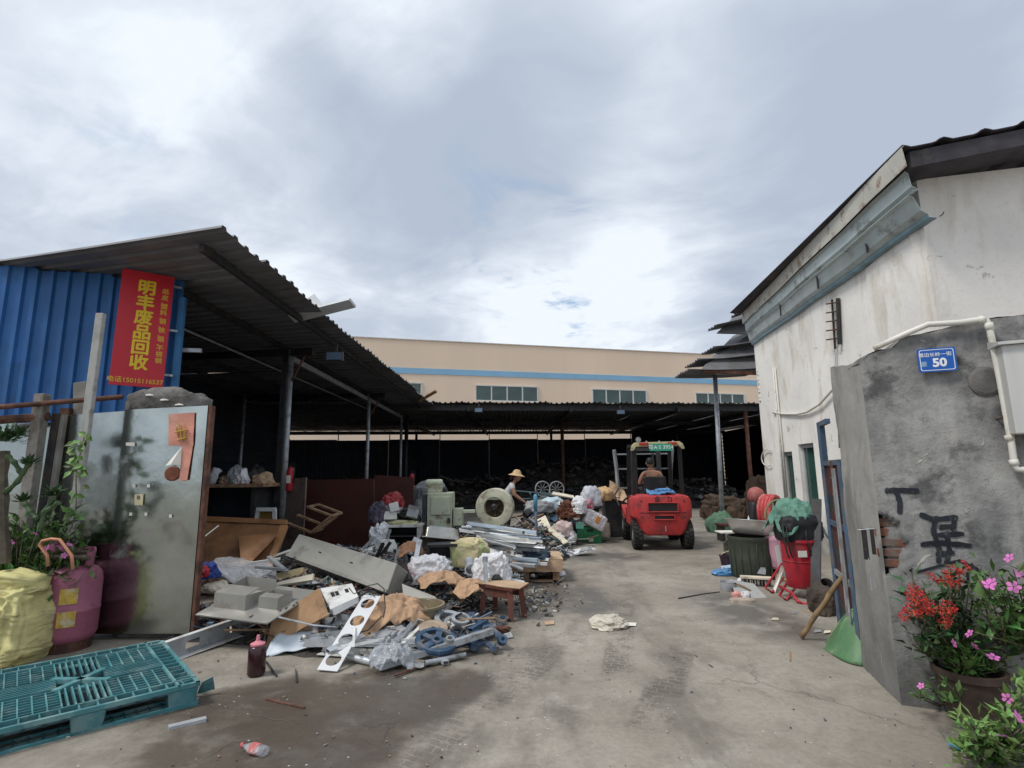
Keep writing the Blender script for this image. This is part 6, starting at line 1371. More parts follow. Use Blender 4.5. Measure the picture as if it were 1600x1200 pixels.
# blue castings
bw_ = thing('blue_pulley', 'blue cast pulley with five holes lying on the scrap', 'pulley', G(680, 1000))
Mw = T(G(682, 1002, .13)) @ eul(R(22), R(6), .3)
q = MB(); q.lathe([(.12, -.02), (.15, -.02), (.155, 0), (.15, .02), (.12, .02), (.12, -.02)], 32, Mw, sx=1.15); q.build('rim', M_BLUEP, bw_, world=True)
q = MB(); q.lathe([(.025, -.02), (.05, -.02), (.05, .025), (.025, .025), (.025, -.02)], 18, Mw); q.build('hub', M_BLUEP, bw_, world=True)
for k in range(5):
    q = MB(); q.box((.09, 0, 0), (.11, .05, .03), Mw @ rotz(2 * math.pi * k / 5)); q.build('spoke', M_BLUEP, bw_, world=True)
dsc = thing('grinding_disc', 'worn brown disc beside the blue wheel', 'disc', G(677, 984)); q = MB(); q.lathe([(.02, 0), (.05, .008), (.06, 0), (.125, .004), (.125, .012), (.06, .010), (.05, .018), (.02, .01), (.02, 0)], 28, T(G(677, 982, .17)) @ eul(.2, .1, 0)); q.build('disc', mat('tan_disc', (.34, .26, .19), .8, 0, .2, 12, .2), dsc, world=True)
for k, (x, y, z, r_, lab) in enumerate(((703, 1000, .17, .035, 'pipe collar in front of the blue wheel'), (715, 985, .14, .045, 'dark ring standing behind the heavy bar'), (712, 975, .12, .11, 'pale flange ring behind the blue parts'), (720, 968, .15, .09, 'stacked steel ring near the stool'), (700, 968, .14, .13, 'wide grey ring near the stool leg'))):
    q = MB(); q.lathe([(r_ * .65, -.015), (r_, -.015), (r_, .02), (r_ * .65, .02), (r_ * .65, -.015)], 22, T(G(x, y, z)) @ eul(.3 + (.9 if k == 1 else 0), .15, 0)); tag(q.build('metal_ring', [M_GALV, M_DARKM, mat('dull_grey_ring', (.3, .29, .27), .5, .4), M_GALV, M_GREYP][k], autos=40), lab, 'ring')
for k, (a, b, z) in enumerate((((740, 1010), (772, 1012), .05), ((725, 1000), (765, 990), .10), ((750, 975), (785, 1000), .08), ((700, 1012), (745, 1008), .05), ((735, 965), (760, 985), .09), ((760, 990), (790, 985), .05))):
    pa, pb2 = G(*a, z), G(*b, z); q = MB(); q.tube([pa, pa.lerp(pb2, .5) + Vector((0, .03, .03)), pb2], [.03, .02, .032], 8)
    for pe in (pa, pb2): q.lathe([(.018, -.02), (.042, -.02), (.042, .025), (.018, .025), (.018, -.02)], 12, T(pe) @ eul(.4 * k, .3, 0))
    tag(q.build('blue_casting', M_BLUEP if k != 5 else M_RUST, autos=40), ['lowest blue casting right of the blue pulley', 'blue cast arm above the heavy galvanised bar', 'blue cast arm under the front stool leg', 'blue casting touching the blue pulley', 'blue casting below the stool seat', ''][k] if k != 5 else 'rusty curved bracket at the edge of the blue castings', 'casting', 'blue machine castings')
# stool with cardboard
stl = thing('wooden_stool', 'low red-brown wooden stool with a torn cardboard top', 'stool', G(785, 966))
p1, p2_, p3_, p4_ = G(760, 962), G(812, 973), G(800, 950), G(757, 945)
hz = .30; cst = (p1 + p2_) / 2 + Vector((0, .11, 0)); lw = (p2_ - p1).length
M_STOOL = mat('red_brown_wood', (.14, .045, .03), .55, 0, .2, 8, .15, 40, .35, (.09, .05, .04), 4)
rzs = math.atan2(p2_.y - p1.y, p2_.x - p1.x)
for sx_ in (-1, 1):
    for sy_ in (-1, 1):
        q = MB(); q.sect([(-.028, -.028), (.028, -.028), (.028, .028), (-.028, .028)], cst + rotz(rzs) @ Vector((sx_ * (lw / 2 - .02), sy_ * .11, 0)), cst + rotz(rzs) @ Vector((sx_ * (lw / 2 - .05), sy_ * .09, hz))); q.build('leg', M_STOOL, stl, world=True)
for sy_ in (-1, 1): q = MB(); q.box((0, sy_ * .1, hz - .05), (lw - .13, .02, .08), T(cst) @ rotz(rzs)); q.build('apron', M_STOOL, stl, world=True)
q = MB(); q.box((0, 0, hz + .012), (lw + .02, .27, .025), T(cst) @ rotz(rzs)); q.build('seat', M_STOOL, stl, world=True)
q = MB(); cc = T(cst + Vector((.02, 0, hz + .029))) @ rotz(rzs + .05); hw, hh = lw / 2 + .07, .15
pts = [(-hw, -hh), (-hw * .55, -hh - .01), (-hw * .5, -hh + .012), (hw * .3, -hh - .012), (hw, -hh + .02), (hw * .72, hh), (hw * .3, hh - .01), (hw * .2, hh + .012), (-hw * .6, hh - .012), (-hw * .95, hh)]
q.add([(x, y, z) for z in (0, .008) for x, y in pts], [tuple(range(10))[::-1], tuple(range(10, 20))] + [(i, (i + 1) % 10, 10 + (i + 1) % 10, 10 + i) for i in range(10)], cc); tag(q.build('cardboard_sheet', M_CARD), 'torn flat cardboard lying on the low stool', 'cardboard')
# odd pieces between cabinet and desk
for k in range(34):
    x, y = r7.uniform(560, 660), r7.uniform(850, 895); p = D(x, y, 7.2 + (880 - y) * .02 + r7.uniform(-.2, .2)); p.z = max(p.z, .05); s_ = r7.uniform(.08, .26); kd = k % 5
    q = MB(); M_ = T(p) @ eul(r7.uniform(-.7, .7), r7.uniform(-.7, .7), r7.uniform(0, 3))
    if kd == 0: q.box((0, 0, 0), (s_, s_ * .8, s_ * .12), M_); q.box((0, 0, s_ * .1), (s_ * .5, s_ * .4, s_ * .1), M_)
    elif kd == 1: q.lathe([(s_ * .3, -.02), (s_ * .5, -.02), (s_ * .5, .03), (s_ * .3, .03), (s_ * .3, -.02)], 16, M_)
    elif kd == 2: q.sect([(-.02, -.015), (.02, -.015), (.02, .015), (-.02, .015)], p, p + Vector((r7.uniform(-.3, .3), r7.uniform(-.2, .2), r7.uniform(.1, .3))), hollow=.8)
    elif kd == 3: q.lathe([(s_ * .05, 0), (s_ * .4, s_ * .1), (s_ * .42, s_ * .4), (s_ * .2, s_ * .5), (.001, s_ * .5)], 16, M_)
    else: q.box((0, 0, 0), (s_ * .9, s_ * .6, s_ * .5), M_); q.box((0, -s_ * .31, 0), (s_ * .6, .012, s_ * .3), M_)
    mi = (k * 7 + kd + k // 5) % 5; tag(q.build('appliance_part', [M_ALUW, M_BLACK, M_GALV, M_GREYP, M_ALU][mi]), ['white ', 'black ', 'galvanised ', 'grey ', 'bright metal '][mi] + ['casing piece', 'ring piece', 'thin frame bar', 'round cover piece', 'small box housing'][kd] + ' in the jumble above the grey cabinet', 'appliance part', ['casing pieces above the cabinet', 'ring pieces above the cabinet', 'frame bars above the cabinet', 'round covers above the cabinet', 'box housings above the cabinet'][kd])
piece('appliance_sheet', [D(590, 860, 7.4), D(612, 862, 7.2), D(616, 843, 7.5), D(598, 842, 7.6)], .1, M_ALUW, 'white appliance side panel below the desk', 'panel')
piece('appliance_sheet', [D(622, 912, 6.2), D(640, 905, 6.1), D(634, 874, 6.5), D(618, 880, 6.6)], .02, M_DARKM, 'dark sheet leaning between cabinet and white bag', 'panel')

# bent sheet scraps, rods and wire through the near heap
for k in range(110):
    if k < 70: x, y = r7.gauss(-1.75, .75), r7.gauss(6.6, .75)
    else: x, y = r7.gauss(-.7, .5), r7.gauss(7.2, .5)
    h = heap(x, y)
    if h < .05: continue
    c0 = Vector((x, y, h + r7.uniform(0, .06))); a = r7.uniform(0, 6.3); e1 = Vector((math.cos(a), math.sin(a), r7.uniform(-.35, .35))) * r7.uniform(.10, .26); e2 = Vector((-math.sin(a), math.cos(a), r7.uniform(-.5, .5))) * r7.uniform(.05, .16)
    q = sheet([c0 - e1 - e2, c0 + e1 - e2, c0 + e1 * r7.uniform(.7, 1) + e2, c0 - e1 + e2 * r7.uniform(.6, 1)], 6, 5, .07, k, 5)
    mi = r7.randrange(6); tag(q.build('sheet_scrap', [M_ALU, M_GALV, M_ALUW, M_DARKM, M_CARD, M_GREYP][mi], solid=.002), ['bent bright aluminium sheet scrap', 'bent galvanised sheet scrap', 'bent white sheet scrap', 'bent dark sheet scrap', 'torn cardboard scrap', 'bent grey plastic scrap'][mi] + ' tangled in the near heap', 'scrap', ['aluminium scraps in the near heap', 'galvanised scraps in the near heap', 'white scraps in the near heap', 'dark scraps in the near heap', 'card scraps in the near heap', 'grey scraps in the near heap'][mi])
for k in range(70):
    x, y = r7.gauss(-1.3, .8), r7.gauss(6.2, .8); h = heap(x, y)
    if h < .04: continue
    p = Vector((x, y, h + .02)); a = r7.uniform(0, 6.3); L = r7.uniform(.2, .6); d = Vector((math.cos(a), math.sin(a), r7.uniform(-.05, .3))) * L
    q = MB(); q.tube([p, p + d * .5 + Vector((0, 0, r7.uniform(-.03, .08))), p + d], r7.uniform(.004, .011), 6); mi = r7.randrange(4); tag(q.build('loose_rod', [M_RUST, M_ALU, M_DARKM, M_WOOD][mi]), ['thin rusty rod', 'thin bright rod', 'thin dark rod', 'thin wooden lath'][mi] + ' sticking out of the near heap', 'rod', ['rusty rods in the near heap', 'bright rods in the near heap', 'dark rods in the near heap', 'laths in the near heap'][mi])

# ------------------------------------------------------------------ far heap beside the forklift
blobt('brown_heap', D(890, 808, 11.6), (.42, .4, .32), 101, mat('rust_brown_wool', (.12, .05, .03), .95, 0, .4, 14, .6, 60), 'rust brown bundle of stripped fibre on the far heap', 'bundle', .35, .35, crease=3.5, sub=5)
blobt('plastic_bag', D(905, 802, 11.5), (.3, .3, .35), 102, M_WHITEP, 'white bag right of the rust brown bundle', crease=3, fold=.2, rough=.22, smooth=True)
blobt('plastic_bag', D(880, 838, 11.2), (.4, .35, .3), 103, mat('pinkish_film', (.55, .42, .40), .6), 'pinkish bag below the white tub', crease=3, fold=.2, rough=.22, smooth=True)
blobt('plastic_bag', D(888, 846, 11.2), (.32, .3, .25), 104, M_WHITEP, 'white bag left of the green crate', crease=3, fold=.2, rough=.22, smooth=True)
blobt('plastic_bag', D(862, 798, 12.0), (.55, .4, .3), 105, mat('pale_blue_film', (.40, .50, .55), .5), 'pale blue plastic bundle on the far heap', crease=3, fold=.2, rough=.22, smooth=True)
blobt('plastic_bag', D(842, 800, 11.8), (.6, .4, .25), 106, M_GREYP, 'grey plastic bundle on the far heap', crease=3, fold=.2, rough=.22, smooth=True)
blobt('plastic_bag', D(925, 790, 12.0), (.45, .4, .4), 107, mat('light_grey_film', (.45, .46, .5), .45), 'light grey bag stacked beside the forklift', crease=3, fold=.2, rough=.22, smooth=True)
blobt('plastic_bag', D(917, 785, 12.4), (.25, .3, .3), 108, mat('teal_film', (.06, .16, .14), .5), 'small teal bag between two pale bags', crease=3, fold=.2, rough=.22, smooth=True)
blobt('plastic_bag', D(921, 795, 11.7), (.18, .2, .2), 109, mat('bright_pink_film', (.42, .2, .24), .6), 'bright pink scrap bag beside the white tub', crease=3, fold=.2, rough=.22, smooth=True)
blobt('plastic_bag', D(945, 782, 12.6), (.35, .35, .3), 110, mat('orange_tan_film', (.55, .36, .18), .7), 'round tan bag at the top of the far heap', crease=3, fold=.2, rough=.22, smooth=True)
q = sheet([D(948, 775, 12.6), D(985, 786, 12.5), D(975, 765, 12.8), D(952, 752, 12.9)], 10, 10, .1, 12); tag(q.build('cardboard_sheet', M_CARD, solid=.01), 'upright folded cardboard behind the forklift mast', 'cardboard')
q = sheet([D(900, 828, 12.0), D(936, 822, 12.0), D(932, 810, 12.3), D(897, 816, 12.3)], 12, 10, .08, 14); tag(q.build('cardboard_sheet', M_KRAFT, solid=.004), 'crumpled brown paper over the green crate', 'cardboard')
wt = thing('white_tub', 'tilted white plastic canister with an orange label', 'canister', D(925, 828, 11.6))
M_ = T(D(927, 812, 11.65)) @ eul(0, R(28), .3)
q = MB(); q.box((0, 0, 0), (.5, .32, .32), M_); q.build('body', M_WHITEP, wt, world=True, bevel=.05)
q = MB(); q.box((.02, -.165, .02), (.10, .012, .14), M_); q.build('label_patch', mat('orange_label', (.6, .28, .08), .5), wt, world=True)
q = MB(); q.lathe([(.045, 0), (.045, .05), (.001, .055)], 14, M_ @ T((-.2, 0, .155))); q.build('cap', M_REDP, wt, world=True)
cb = thing('cream_barrel', 'small cream drum between the crate and the forklift mast', 'drum', G(944, 843)); q = MB(); q.lathe([(.001, 0), (.13, 0), (.14, .02), (.145, .18), (.14, .34), (.13, .36), (.001, .36)], 20); q.build('shell', M_CREAM, cb, autos=40)
q = MB(); q.lathe([(.147, .1), (.15, .12), (.147, .14)], 20); q.build('hoop', M_CREAM, cb)
gc = thing('green_crate', 'green plastic crate standing at the edge of the far heap', 'crate', G(918, 847), R(4))
q = MB(); w_, d_, h_ = .50, .36, .33
for x, y, sx_, sy_ in ((0, -d_ / 2, w_, .02), (0, d_ / 2, w_, .02), (-w_ / 2, 0, .02, d_ - .021), (w_ / 2, 0, .02, d_ - .021)): q.box((x, y, h_ / 2), (sx_, sy_, h_))
q.box((0, 0, .012), (w_ - .021, d_ - .021, .02)); q.build('walls', M_GREENB, gc)
q = MB()
for z in (.02, h_ - .02, h_ * .55): q.box((0, -d_ / 2 - .016, z), (w_ + .03, .012, .03))
for x in (-w_ / 2, -w_ / 4, w_ / 4, w_ / 2): q.box((x, -d_ / 2 - .014, h_ / 2), (.02, .010, h_ - .1))
q.build('ribs', M_GREENB, gc)
q = MB(); q.box((.02, -d_ / 2 - .018, h_ - .07), (.13, .012, .05)); q.build('handle_slot', M_BLACK, gc)
q = MB(); q.box((.04, -d_ / 2 - .020, .07), (.1, .008, .07), T((0, 0, 0))); q.build('torn_label', M_PAPER, gc)
for k, (qd, m, lab) in enumerate((([D(822, 828, 10.6), D(862, 826, 10.6), D(852, 805, 11), D(828, 818, 10.9)], M_CREAM, 'cream board lying flat on the far heap'), ([D(848, 812, 10.8), D(888, 846, 10.2), D(880, 850, 10.2), D(842, 816, 10.8)], M_CREAM, 'long cream board sloping down the far heap'), ([D(815, 838, 10.2), D(840, 830, 10.3), D(836, 824, 10.4), D(818, 830, 10.3)], mat('pink_board', (.55, .36, .33), .8), 'pinkish board beside the blue post'), ([D(852, 836, 10.6), D(872, 822, 10.8), D(868, 818, 10.8), D(848, 832, 10.6)], M_CREAM, 'short cream offcut under the long board'), ([D(832, 812, 11), D(848, 806, 11.2), D(850, 803, 11.2), D(834, 808, 11)], M_WOOD, 'brown strip above the cream boards'), ([D(880, 862, 10.2), D(918, 854, 10.2), D(930, 857, 9.9), D(890, 868, 9.9)], M_WHITEP, 'white flattened sheet on the ground by the crate'), ([D(905, 862, 9.9), D(925, 858, 9.9), D(924, 853, 10), D(908, 856, 10)], M_GREYP, 'grey scrap piece before the green crate'), ([D(852, 862, 9.8), D(880, 868, 9.4), D(876, 862, 9.5), D(856, 858, 9.8)], M_CREAM, 'cream scrap at the edge of the profile stack'), ([D(858, 790, 12.2), D(893, 800, 12.0), D(890, 792, 12.2), D(862, 784, 12.4)], mat('pale_teal_sheet', (.3, .4, .4), .5), 'pale teal sheet high on the far heap'), ([D(900, 826, 11.0), D(912, 826, 11.0), D(912, 816, 11.1), D(900, 816, 11.1)], mat('green_frame', (.03, .13, .1), .5), 'dark green frame left of the crate'))):
    q = MB(); q.slab(qd, .025); tag(q.build('scrap_board', m), lab, 'board')
for k in range(64):
    x, y = r7.uniform(820, 940), r7.uniform(785, 855); x = min(x, 884 - (x - 884) * .5) if y > 808 and x > 884 else x; p = D(x, y, 11.4 + (830 - y) * .02 + r7.uniform(-.3, .3)); p.z = max(p.z, .04); s_ = r7.uniform(.08, .26); kd = k % 4
    M_ = T(p) @ eul(r7.uniform(-.8, .8), r7.uniform(-.8, .8), r7.uniform(0, 3)); q = MB()
    if kd == 0: q.box((0, 0, 0), (s_ * 1.6, s_ * .9, .02), M_); q.box((0, s_ * .45, .03), (s_ * 1.6, .02, .06), M_)
    elif kd == 1: q = lumpy((s_ * 1.3, s_, s_ * .7), 200 + k, .3, .3, 3, M=M_)
    elif kd == 2: q.sect([(-.025, -.02), (.025, -.02), (.025, .02), (-.025, .02)], p, p + Vector((r7.uniform(-.6, .6), r7.uniform(-.4, .2), r7.uniform(-.1, .25))), hollow=.8)
    else: q.box((0, 0, 0), (s_, s_ * .8, s_ * .6), M_); q.box((0, -s_ * .41, 0), (s_ * .7, .012, s_ * .4), M_)
    m = r7.choice([M_WHITEP, M_CARD, M_GREYP, M_ALU, M_CREAM, M_DARKM, M_BLUEP, M_GALV, M_WOOD])
    tag(q.build('heap_item', m), {'white_plastic_film': 'white ', 'brown_cardboard': 'brown ', 'grey_plastic': 'dark grey ', 'aluminium': 'bright metal ', 'cream_board': 'cream ', 'dark_steel': 'black steel ', 'blue_painted_casting': 'dull blue ', 'galvanised_steel': 'galvanised ', 'worn_wood': 'wood brown '}[m.name] + ['folded sheet piece', 'crumpled film bundle', 'thin frame bar', 'small casing box'][kd] + ' in the far heap beside the forklift', ['sheet piece', 'film bundle', 'bar', 'casing'][kd], ['sheet pieces in the far heap', 'film bundles in the far heap', 'bars in the far heap', 'casings in the far heap'][kd])
bp = thing('blue_stand', 'thin blue steel stand rising from the scrap', 'stand', G(838, 838)); a = D(838, 832, 9.8); q = MB(); q.tube([Vector((a.x, a.y, 0)), D(837, 795, 9.8)], .025, 10); q.build('rod', M_BLUEP, bp, smooth=True, world=True)
q = MB(); q.tube([D(837, 797, 9.8), D(836.5, 775, 9.8), D(836.5, 772, 9.8)], [.035, .04, .015], 10); q.build('sleeve', mat('bright_blue_paint', (.10, .27, .42), .45), bp, smooth=True, world=True)
# hand cart with spoked wheels
ct = thing('hand_cart', 'old hand cart with two spoked wheels upturned on the heap', 'cart', D(860, 800, 14.5))
for px in (848, 870):
    c0 = D(px, 764, 14.5 + (px - 848) * .01); wl = thing('wheel', None, None, c0); wl.parent = ct; wl.location = c0 - ct.location; wl.rotation_euler = (R(82), R(12), R(10))
    q = MB(); n = 28; q.tube([Vector((.2 * math.cos(2 * math.pi * k / n), .2 * math.sin(2 * math.pi * k / n), 0)) for k in range(n + 1)], .016, 6, caps=False); q.build('rim', M_GREYP, wl)
    for k in range(9):
        q = MB(); q.tube([(0, 0, 0), (.2 * math.cos(2 * math.pi * k / 9), .2 * math.sin(2 * math.pi * k / 9), 0)], .008, 5); q.build('spoke', M_GREYP, wl)
    q = MB(); q.lathe([(.001, -.03), (.035, -.03), (.035, .03), (.001, .03)], 12); q.build('hub', M_DARKM, wl)
for a, b in (((806, 767), (862, 772)), ((818, 790), (870, 770)), ((812, 780), (850, 778)), ((828, 770), (836, 792)), ((845, 772), (868, 776))):
    q = MB(); q.tube([D(*a, 14.0), D(*b, 14.4)], .022, 6); q.build('frame_bar', mat('dull_blue_green_steel', (.10, .15, .16), .6, .3), ct, world=True)
q = MB(); q.slab([D(862, 772, 14.2), D(898, 778, 14.2), D(896, 774, 14.4), D(864, 768, 14.4)], .03); q.build('plank', M_CREAM, ct, world=True)

# ------------------------------------------------------------------ people
def skin_body(name, V, E_, Rr, m, parent, root=0, sub=2):
    me = bpy.data.meshes.new(name); me.from_pydata([Vector(v) for v in V], E_, []); me.materials.append(m)
    o = bpy.data.objects.new(name, me); C.objects.link(o); o.parent = parent
    md = o.modifiers.new('Skin', 'SKIN'); md.use_smooth_shade = True; md.branch_smoothing = .6
    sv = me.skin_vertices[0].data
    for i, r_ in enumerate(Rr): sv[i].radius = (r_, r_) if not hasattr(r_, '__len__') else r_
    for i in range(len(Rr)): sv[i].use_root = (i == root)
    s2 = o.modifiers.new('Subdivision', 'SUBSURF'); s2.levels = s2.render_levels = sub; return o
class Sk:
    def __init__(s): s.V = []; s.E = []; s.R = []
    def p(s, v, r, frm=None):
        s.V.append(v); s.R.append(r)
        if frm is not None: s.E.append((frm, len(s.V) - 1))
        return len(s.V) - 1
def hand(s, wrist, wv_, fwd, side):
    """palm and five fingers growing from a wrist vertex"""
    fwd = Vector(fwd).normalized(); side = Vector(side).normalized(); dn = fwd.cross(side)
    k = s.p(Vector(wv_) + fwd * .05, .026, wrist)
    for i, L in enumerate((.065, .075, .07, .055)):
        b = s.p(Vector(wv_) + fwd * .095 + side * (.027 - .018 * i), .010, k); c2 = s.p(s.V[b] + fwd * L * .5 - dn * .01, .009, b); s.p(s.V[c2] + fwd * L * .35 - dn * .03, .008, c2)
    b = s.p(Vector(wv_) + fwd * .05 + side * .045, .011, k); s.p(s.V[b] + fwd * .03 + side * .02 - dn * .015, .010, b)
def head(parent, c, face, hair):
    f = Vector(face).normalized(); rz = math.atan2(f.y, f.x) - math.pi / 2
    bm = bmesh.new(); bmesh.ops.create_icosphere(bm, subdivisions=4, radius=1); vs = []
    for v in bm.verts:
        x, y, z = v.co; p = Vector((x * .075, y * .095, z * .115))
        if z < 0: p.x *= 1 + z * .28; p.y *= 1 + z * .12
        if y > .3:
            p.y += .022 * math.exp(-((x / .16) ** 2 + ((z + .12) / .22) ** 2)) - .010 * (math.exp(-(((abs(x) - .38) / .18) ** 2 + ((z - .05) / .14) ** 2))) + .006 * math.exp(-((x / .35) ** 2 + ((z + .5) / .10) ** 2))
        vs.append(p)
    fs = [tuple(v.index for v in fa.verts) for fa in bm.faces]; bm.free()
    q = MB(); q.add(vs, fs, T(c) @ rotz(rz))
    for s_ in (-1, 1): q.lathe([(.001, .012), (.012, .010), (.018, .0), (.014, -.010), (.001, -.012)], 10, T(c) @ rotz(rz) @ T((s_ * .076, 0, -.005)) @ Matrix.Rotation(R(90), 4, 'Y'), sx=1.6)
    q.build('head', M_SKIN, parent, smooth=True)
    q = MB()
    for s_ in (-1, 1): q.lathe([(.001, .006), (.008, .004), (.010, 0)], 8, T(c) @ rotz(rz) @ T((s_ * .03, .086, .005)) @ Matrix.Rotation(R(-90), 4, 'X'))
    q.build('eyes', M_BLACK, parent)
    q = MB(); hv = []; hf = []
    for i, v in enumerate(vs): hv.append(v * 1.06)
    keep = [fa for fa in fs if sum(vs[i].z for i in fa) / 3 > .01 + .5 * sum(vs[i].y for i in fa) / 3]
    q.add(hv, keep, T(c) @ rotz(rz)); q.build('hair', hair, parent, smooth=True)
M_HAIR = mat('black_hair', (.012, .010, .009), .6, 0, .3, 30, .4, 120)
M_TEE = mat('white_grey_tee', (.50, .50, .52), .85, 0, .12, 8, .3, 25); M_TROU = mat('dark_trousers', (.04, .045, .055), .85, 0, .2, 8, .3, 25)
# worker: seen from the side, bent a little forward, hands on the scrap
wp = D(792, 800, 12.3); wk = thing('person', 'person in a straw hat and pale tee shirt bending over the scrap', 'person', (wp.x - .04, 12.3, 0))
s = Sk(); a = s.p((0, 0, .84), .125)
sp = s.p((.05, 0, 1.00), .125, a); ch2 = s.p((.13, 0, 1.16), (.14, .12), sp); nk = s.p((.20, 0, 1.275), .05, ch2); s.p((.245, 0, 1.33), .048, nk)
for sd2 in (-1, 1):
    shd = s.p((.155, sd2 * .15, 1.215), .062, ch2); el = s.p((.22, sd2 * .19, .99), .045, shd); wv_ = (.39, sd2 * .13, .87); wr = s.p(wv_, .032, el); hand(s, wr, wv_, (.8, -.1 * sd2, -.5), (0, sd2 * -1, .2))
    hp = s.p((0, sd2 * .09, .78), .095, a); kn = s.p((.06, sd2 * .11, .45), .068, hp); an = s.p((-.01, sd2 * .12, .09), .045, kn); s.p((.13, sd2 * .13, .035), .038, an)
skin_body('body', s.V, s.E, s.R, M_SKIN, wk)
s = Sk(); a = s.p((.0, 0, .83), (.150, .150)); sp = s.p((.05, 0, 1.0), .145, a); ch2 = s.p((.125, 0, 1.16), (.162, .14), sp); s.p((.18, 0, 1.235), .085, ch2)
for sd2 in (-1, 1): shd = s.p((.155, sd2 * .15, 1.21), .08, ch2); s.p((.19, sd2 * .175, 1.08), .066, shd)
skin_body('shirt', s.V, s.E, s.R, M_TEE, wk)
s = Sk(); a = s.p((.0, 0, .82), .142)
for sd2 in (-1, 1): hp = s.p((.0, sd2 * .09, .74), .112, a); kn = s.p((.06, sd2 * .11, .45), .083, hp); s.p((-.005, sd2 * .12, .11), .062, kn)
skin_body('trousers', s.V, s.E, s.R, M_TROU, wk)
head(wk, Vector((.275, 0, 1.405)), (1, -.15, -.1), M_HAIR)
ht = MB(); ht.lathe([(.001, .11), (.045, .105), (.085, .07), (.10, .02), (.13, .0), (.195, -.03), (.197, -.036), (.13, -.008), (.098, .012)], 28, T((.275, 0, 1.455)) @ eul(0, R(9), 0)); ht.build('straw_hat', M_STRAW, wk, smooth=True)

# ------------------------------------------------------------------ forklift
fk = thing('forklift', 'red forklift with a black overhead guard seen from behind', 'forklift', (2.87, 10.5, 0), R(-6))
def loft(secs, ys):
    n = len(secs[0]); q = MB(); q.add([(x, y, z) for sct, y in zip(secs, ys) for x, z in sct], [(i * n + j, i * n + (j + 1) % n, (i + 1) * n + (j + 1) % n, (i + 1) * n + j) for i in range(len(ys) - 1) for j in range(n)] + [tuple(range(n))[::-1], tuple(range((len(ys) - 1) * n, len(ys) * n))]); return q
half = [(.30, .27), (.37, .29), (.43, .37), (.50, .56), (.565, .62), (.572, .80), (.56, .93), (.52, 1.00), (.44, 1.03)]
sec = half + [(-x, z) for x, z in reversed(half)]
def scl(k, dz=0): return [(x * k, .64 + (z - .64) * (k * .5 + .5) + dz) for x, z in sec]
loft([scl(.80), scl(.90), scl(.965), scl(1.0), scl(1.0), scl(.99)], [-.05, -.035, .0, .09, .5, .72]).build('counterweight', M_RED, fk, autos=32)
def frame_open(x0, x1, z0, z1, y):
    q = MB(); w_ = .022
    for cx, cz, sx_, sz_ in (((x0 + x1) / 2, z1 + w_ / 2, x1 - x0 + 2 * w_, w_), ((x0 + x1) / 2, z0 - w_ / 2, x1 - x0 + 2 * w_, w_), (x0 - w_ / 2, (z0 + z1) / 2, w_, z1 - z0 - .001), (x1 + w_ / 2, (z0 + z1) / 2, w_, z1 - z0 - .001)): q.box((cx, y - .018, cz), (sx_, .045, sz_))
    q.build('opening_rim', M_RED, fk, bevel=.008)
    q = MB(); q.box(((x0 + x1) / 2, y - .004, (z0 + z1) / 2), (x1 - x0, .014, z1 - z0)); q.build('recess_shade', M_BLACK, fk)  # black slab on the face paints the shade of a recess
q = MB(); q.box((0, .30, .70), (1.146, .012, .012)); q.box((0, -.051, .70), (.88, .006, .010)); q.build('seam', M_BLACK, fk)
for x in (-.40, .40):
    for z in (.62, .92): q = MB(); q.lathe([(.018, 0), (.018, .012), (.001, .016)], 8, T((x, -.045, z)) @ Matrix.Rotation(R(90), 4, 'X')); q.build('bolt', M_DARKM, fk)
frame_open(-.27, .27, .73, .88, -.05); frame_open(-.16, .2, .585, .645, -.05)
q = MB(); q.lathe([(.001, -.02), (.07, -.02), (.085, 0)], 16, T((.03, -.045, .44)) @ Matrix.Rotation(R(90), 4, 'X'), sy=.75); q.build('tow_socket', M_BLACK, fk)
q = MB(); q.tube([(.03, -.075, .36), (.03, -.075, .46)], .012, 8); q.build('tow_pin', M_GALV, fk)
M_MARK = mat('worn_black_lettering', (.05, .012, .012), .7, 0, .5, 20, 0, 20, .4, (.3, .03, .03), 20)
for x, chh in ((-.10, '合'), (.13, '力')):
    lettering('brand_mark', chh, .11, fk, T((x, -.052, .955)) @ Matrix.Rotation(R(84), 4, 'X'), M_MARK, bold=.003, extr=.003)
def wheel(x, y, r_, w_, side):
    wl = thing('wheel', None, None, (x, y, r_)); wl.parent = fk; wl.location = (x, y, r_); M_ = Matrix.Rotation(R(90), 4, 'Y')
    q = MB(); q.lathe([(r_ * .55, -w_ * .48), (r_ * .9, -w_ / 2), (r_, -w_ * .36), (r_, w_ * .36), (r_ * .9, w_ / 2), (r_ * .55, w_ * .48), (r_ * .55, -w_ * .48)], 30, M_); q.build('tyre', M_TYRE, wl, autos=40)
    q = MB()
    for k in range(22):
        a = 2 * math.pi * k / 22
        for s_ in (-1, 1): q.box((r_ * 1.008, 0, 0), (.024, .03, w_ * .40), M_ @ rotz(a + .07 * s_) @ T((0, 0, s_ * w_ * .22)) @ Matrix.Rotation(.35 * s_, 4, 'X'))
    q.build('tread', M_TYRE, wl)
    q = MB(); q.lathe([(.001, side * w_ * .30), (r_ * .25, side * w_ * .32), (r_ * .3, side * w_ * .2), (r_ * .56, side * w_ * .40), (r_ * .56, side * w_ * .2)], 20, M_); q.build('rim', M_GREYP, wl)
for s_ in (-1, 1): wheel(s_ * .475, .26, .275, .19, s_); wheel(s_ * .50, 1.78, .34, .23, s_)
q = MB(); q.box((0, 1.15, .45), (.8, 1.3, .32)); q.build('chassis', M_DARKM, fk)
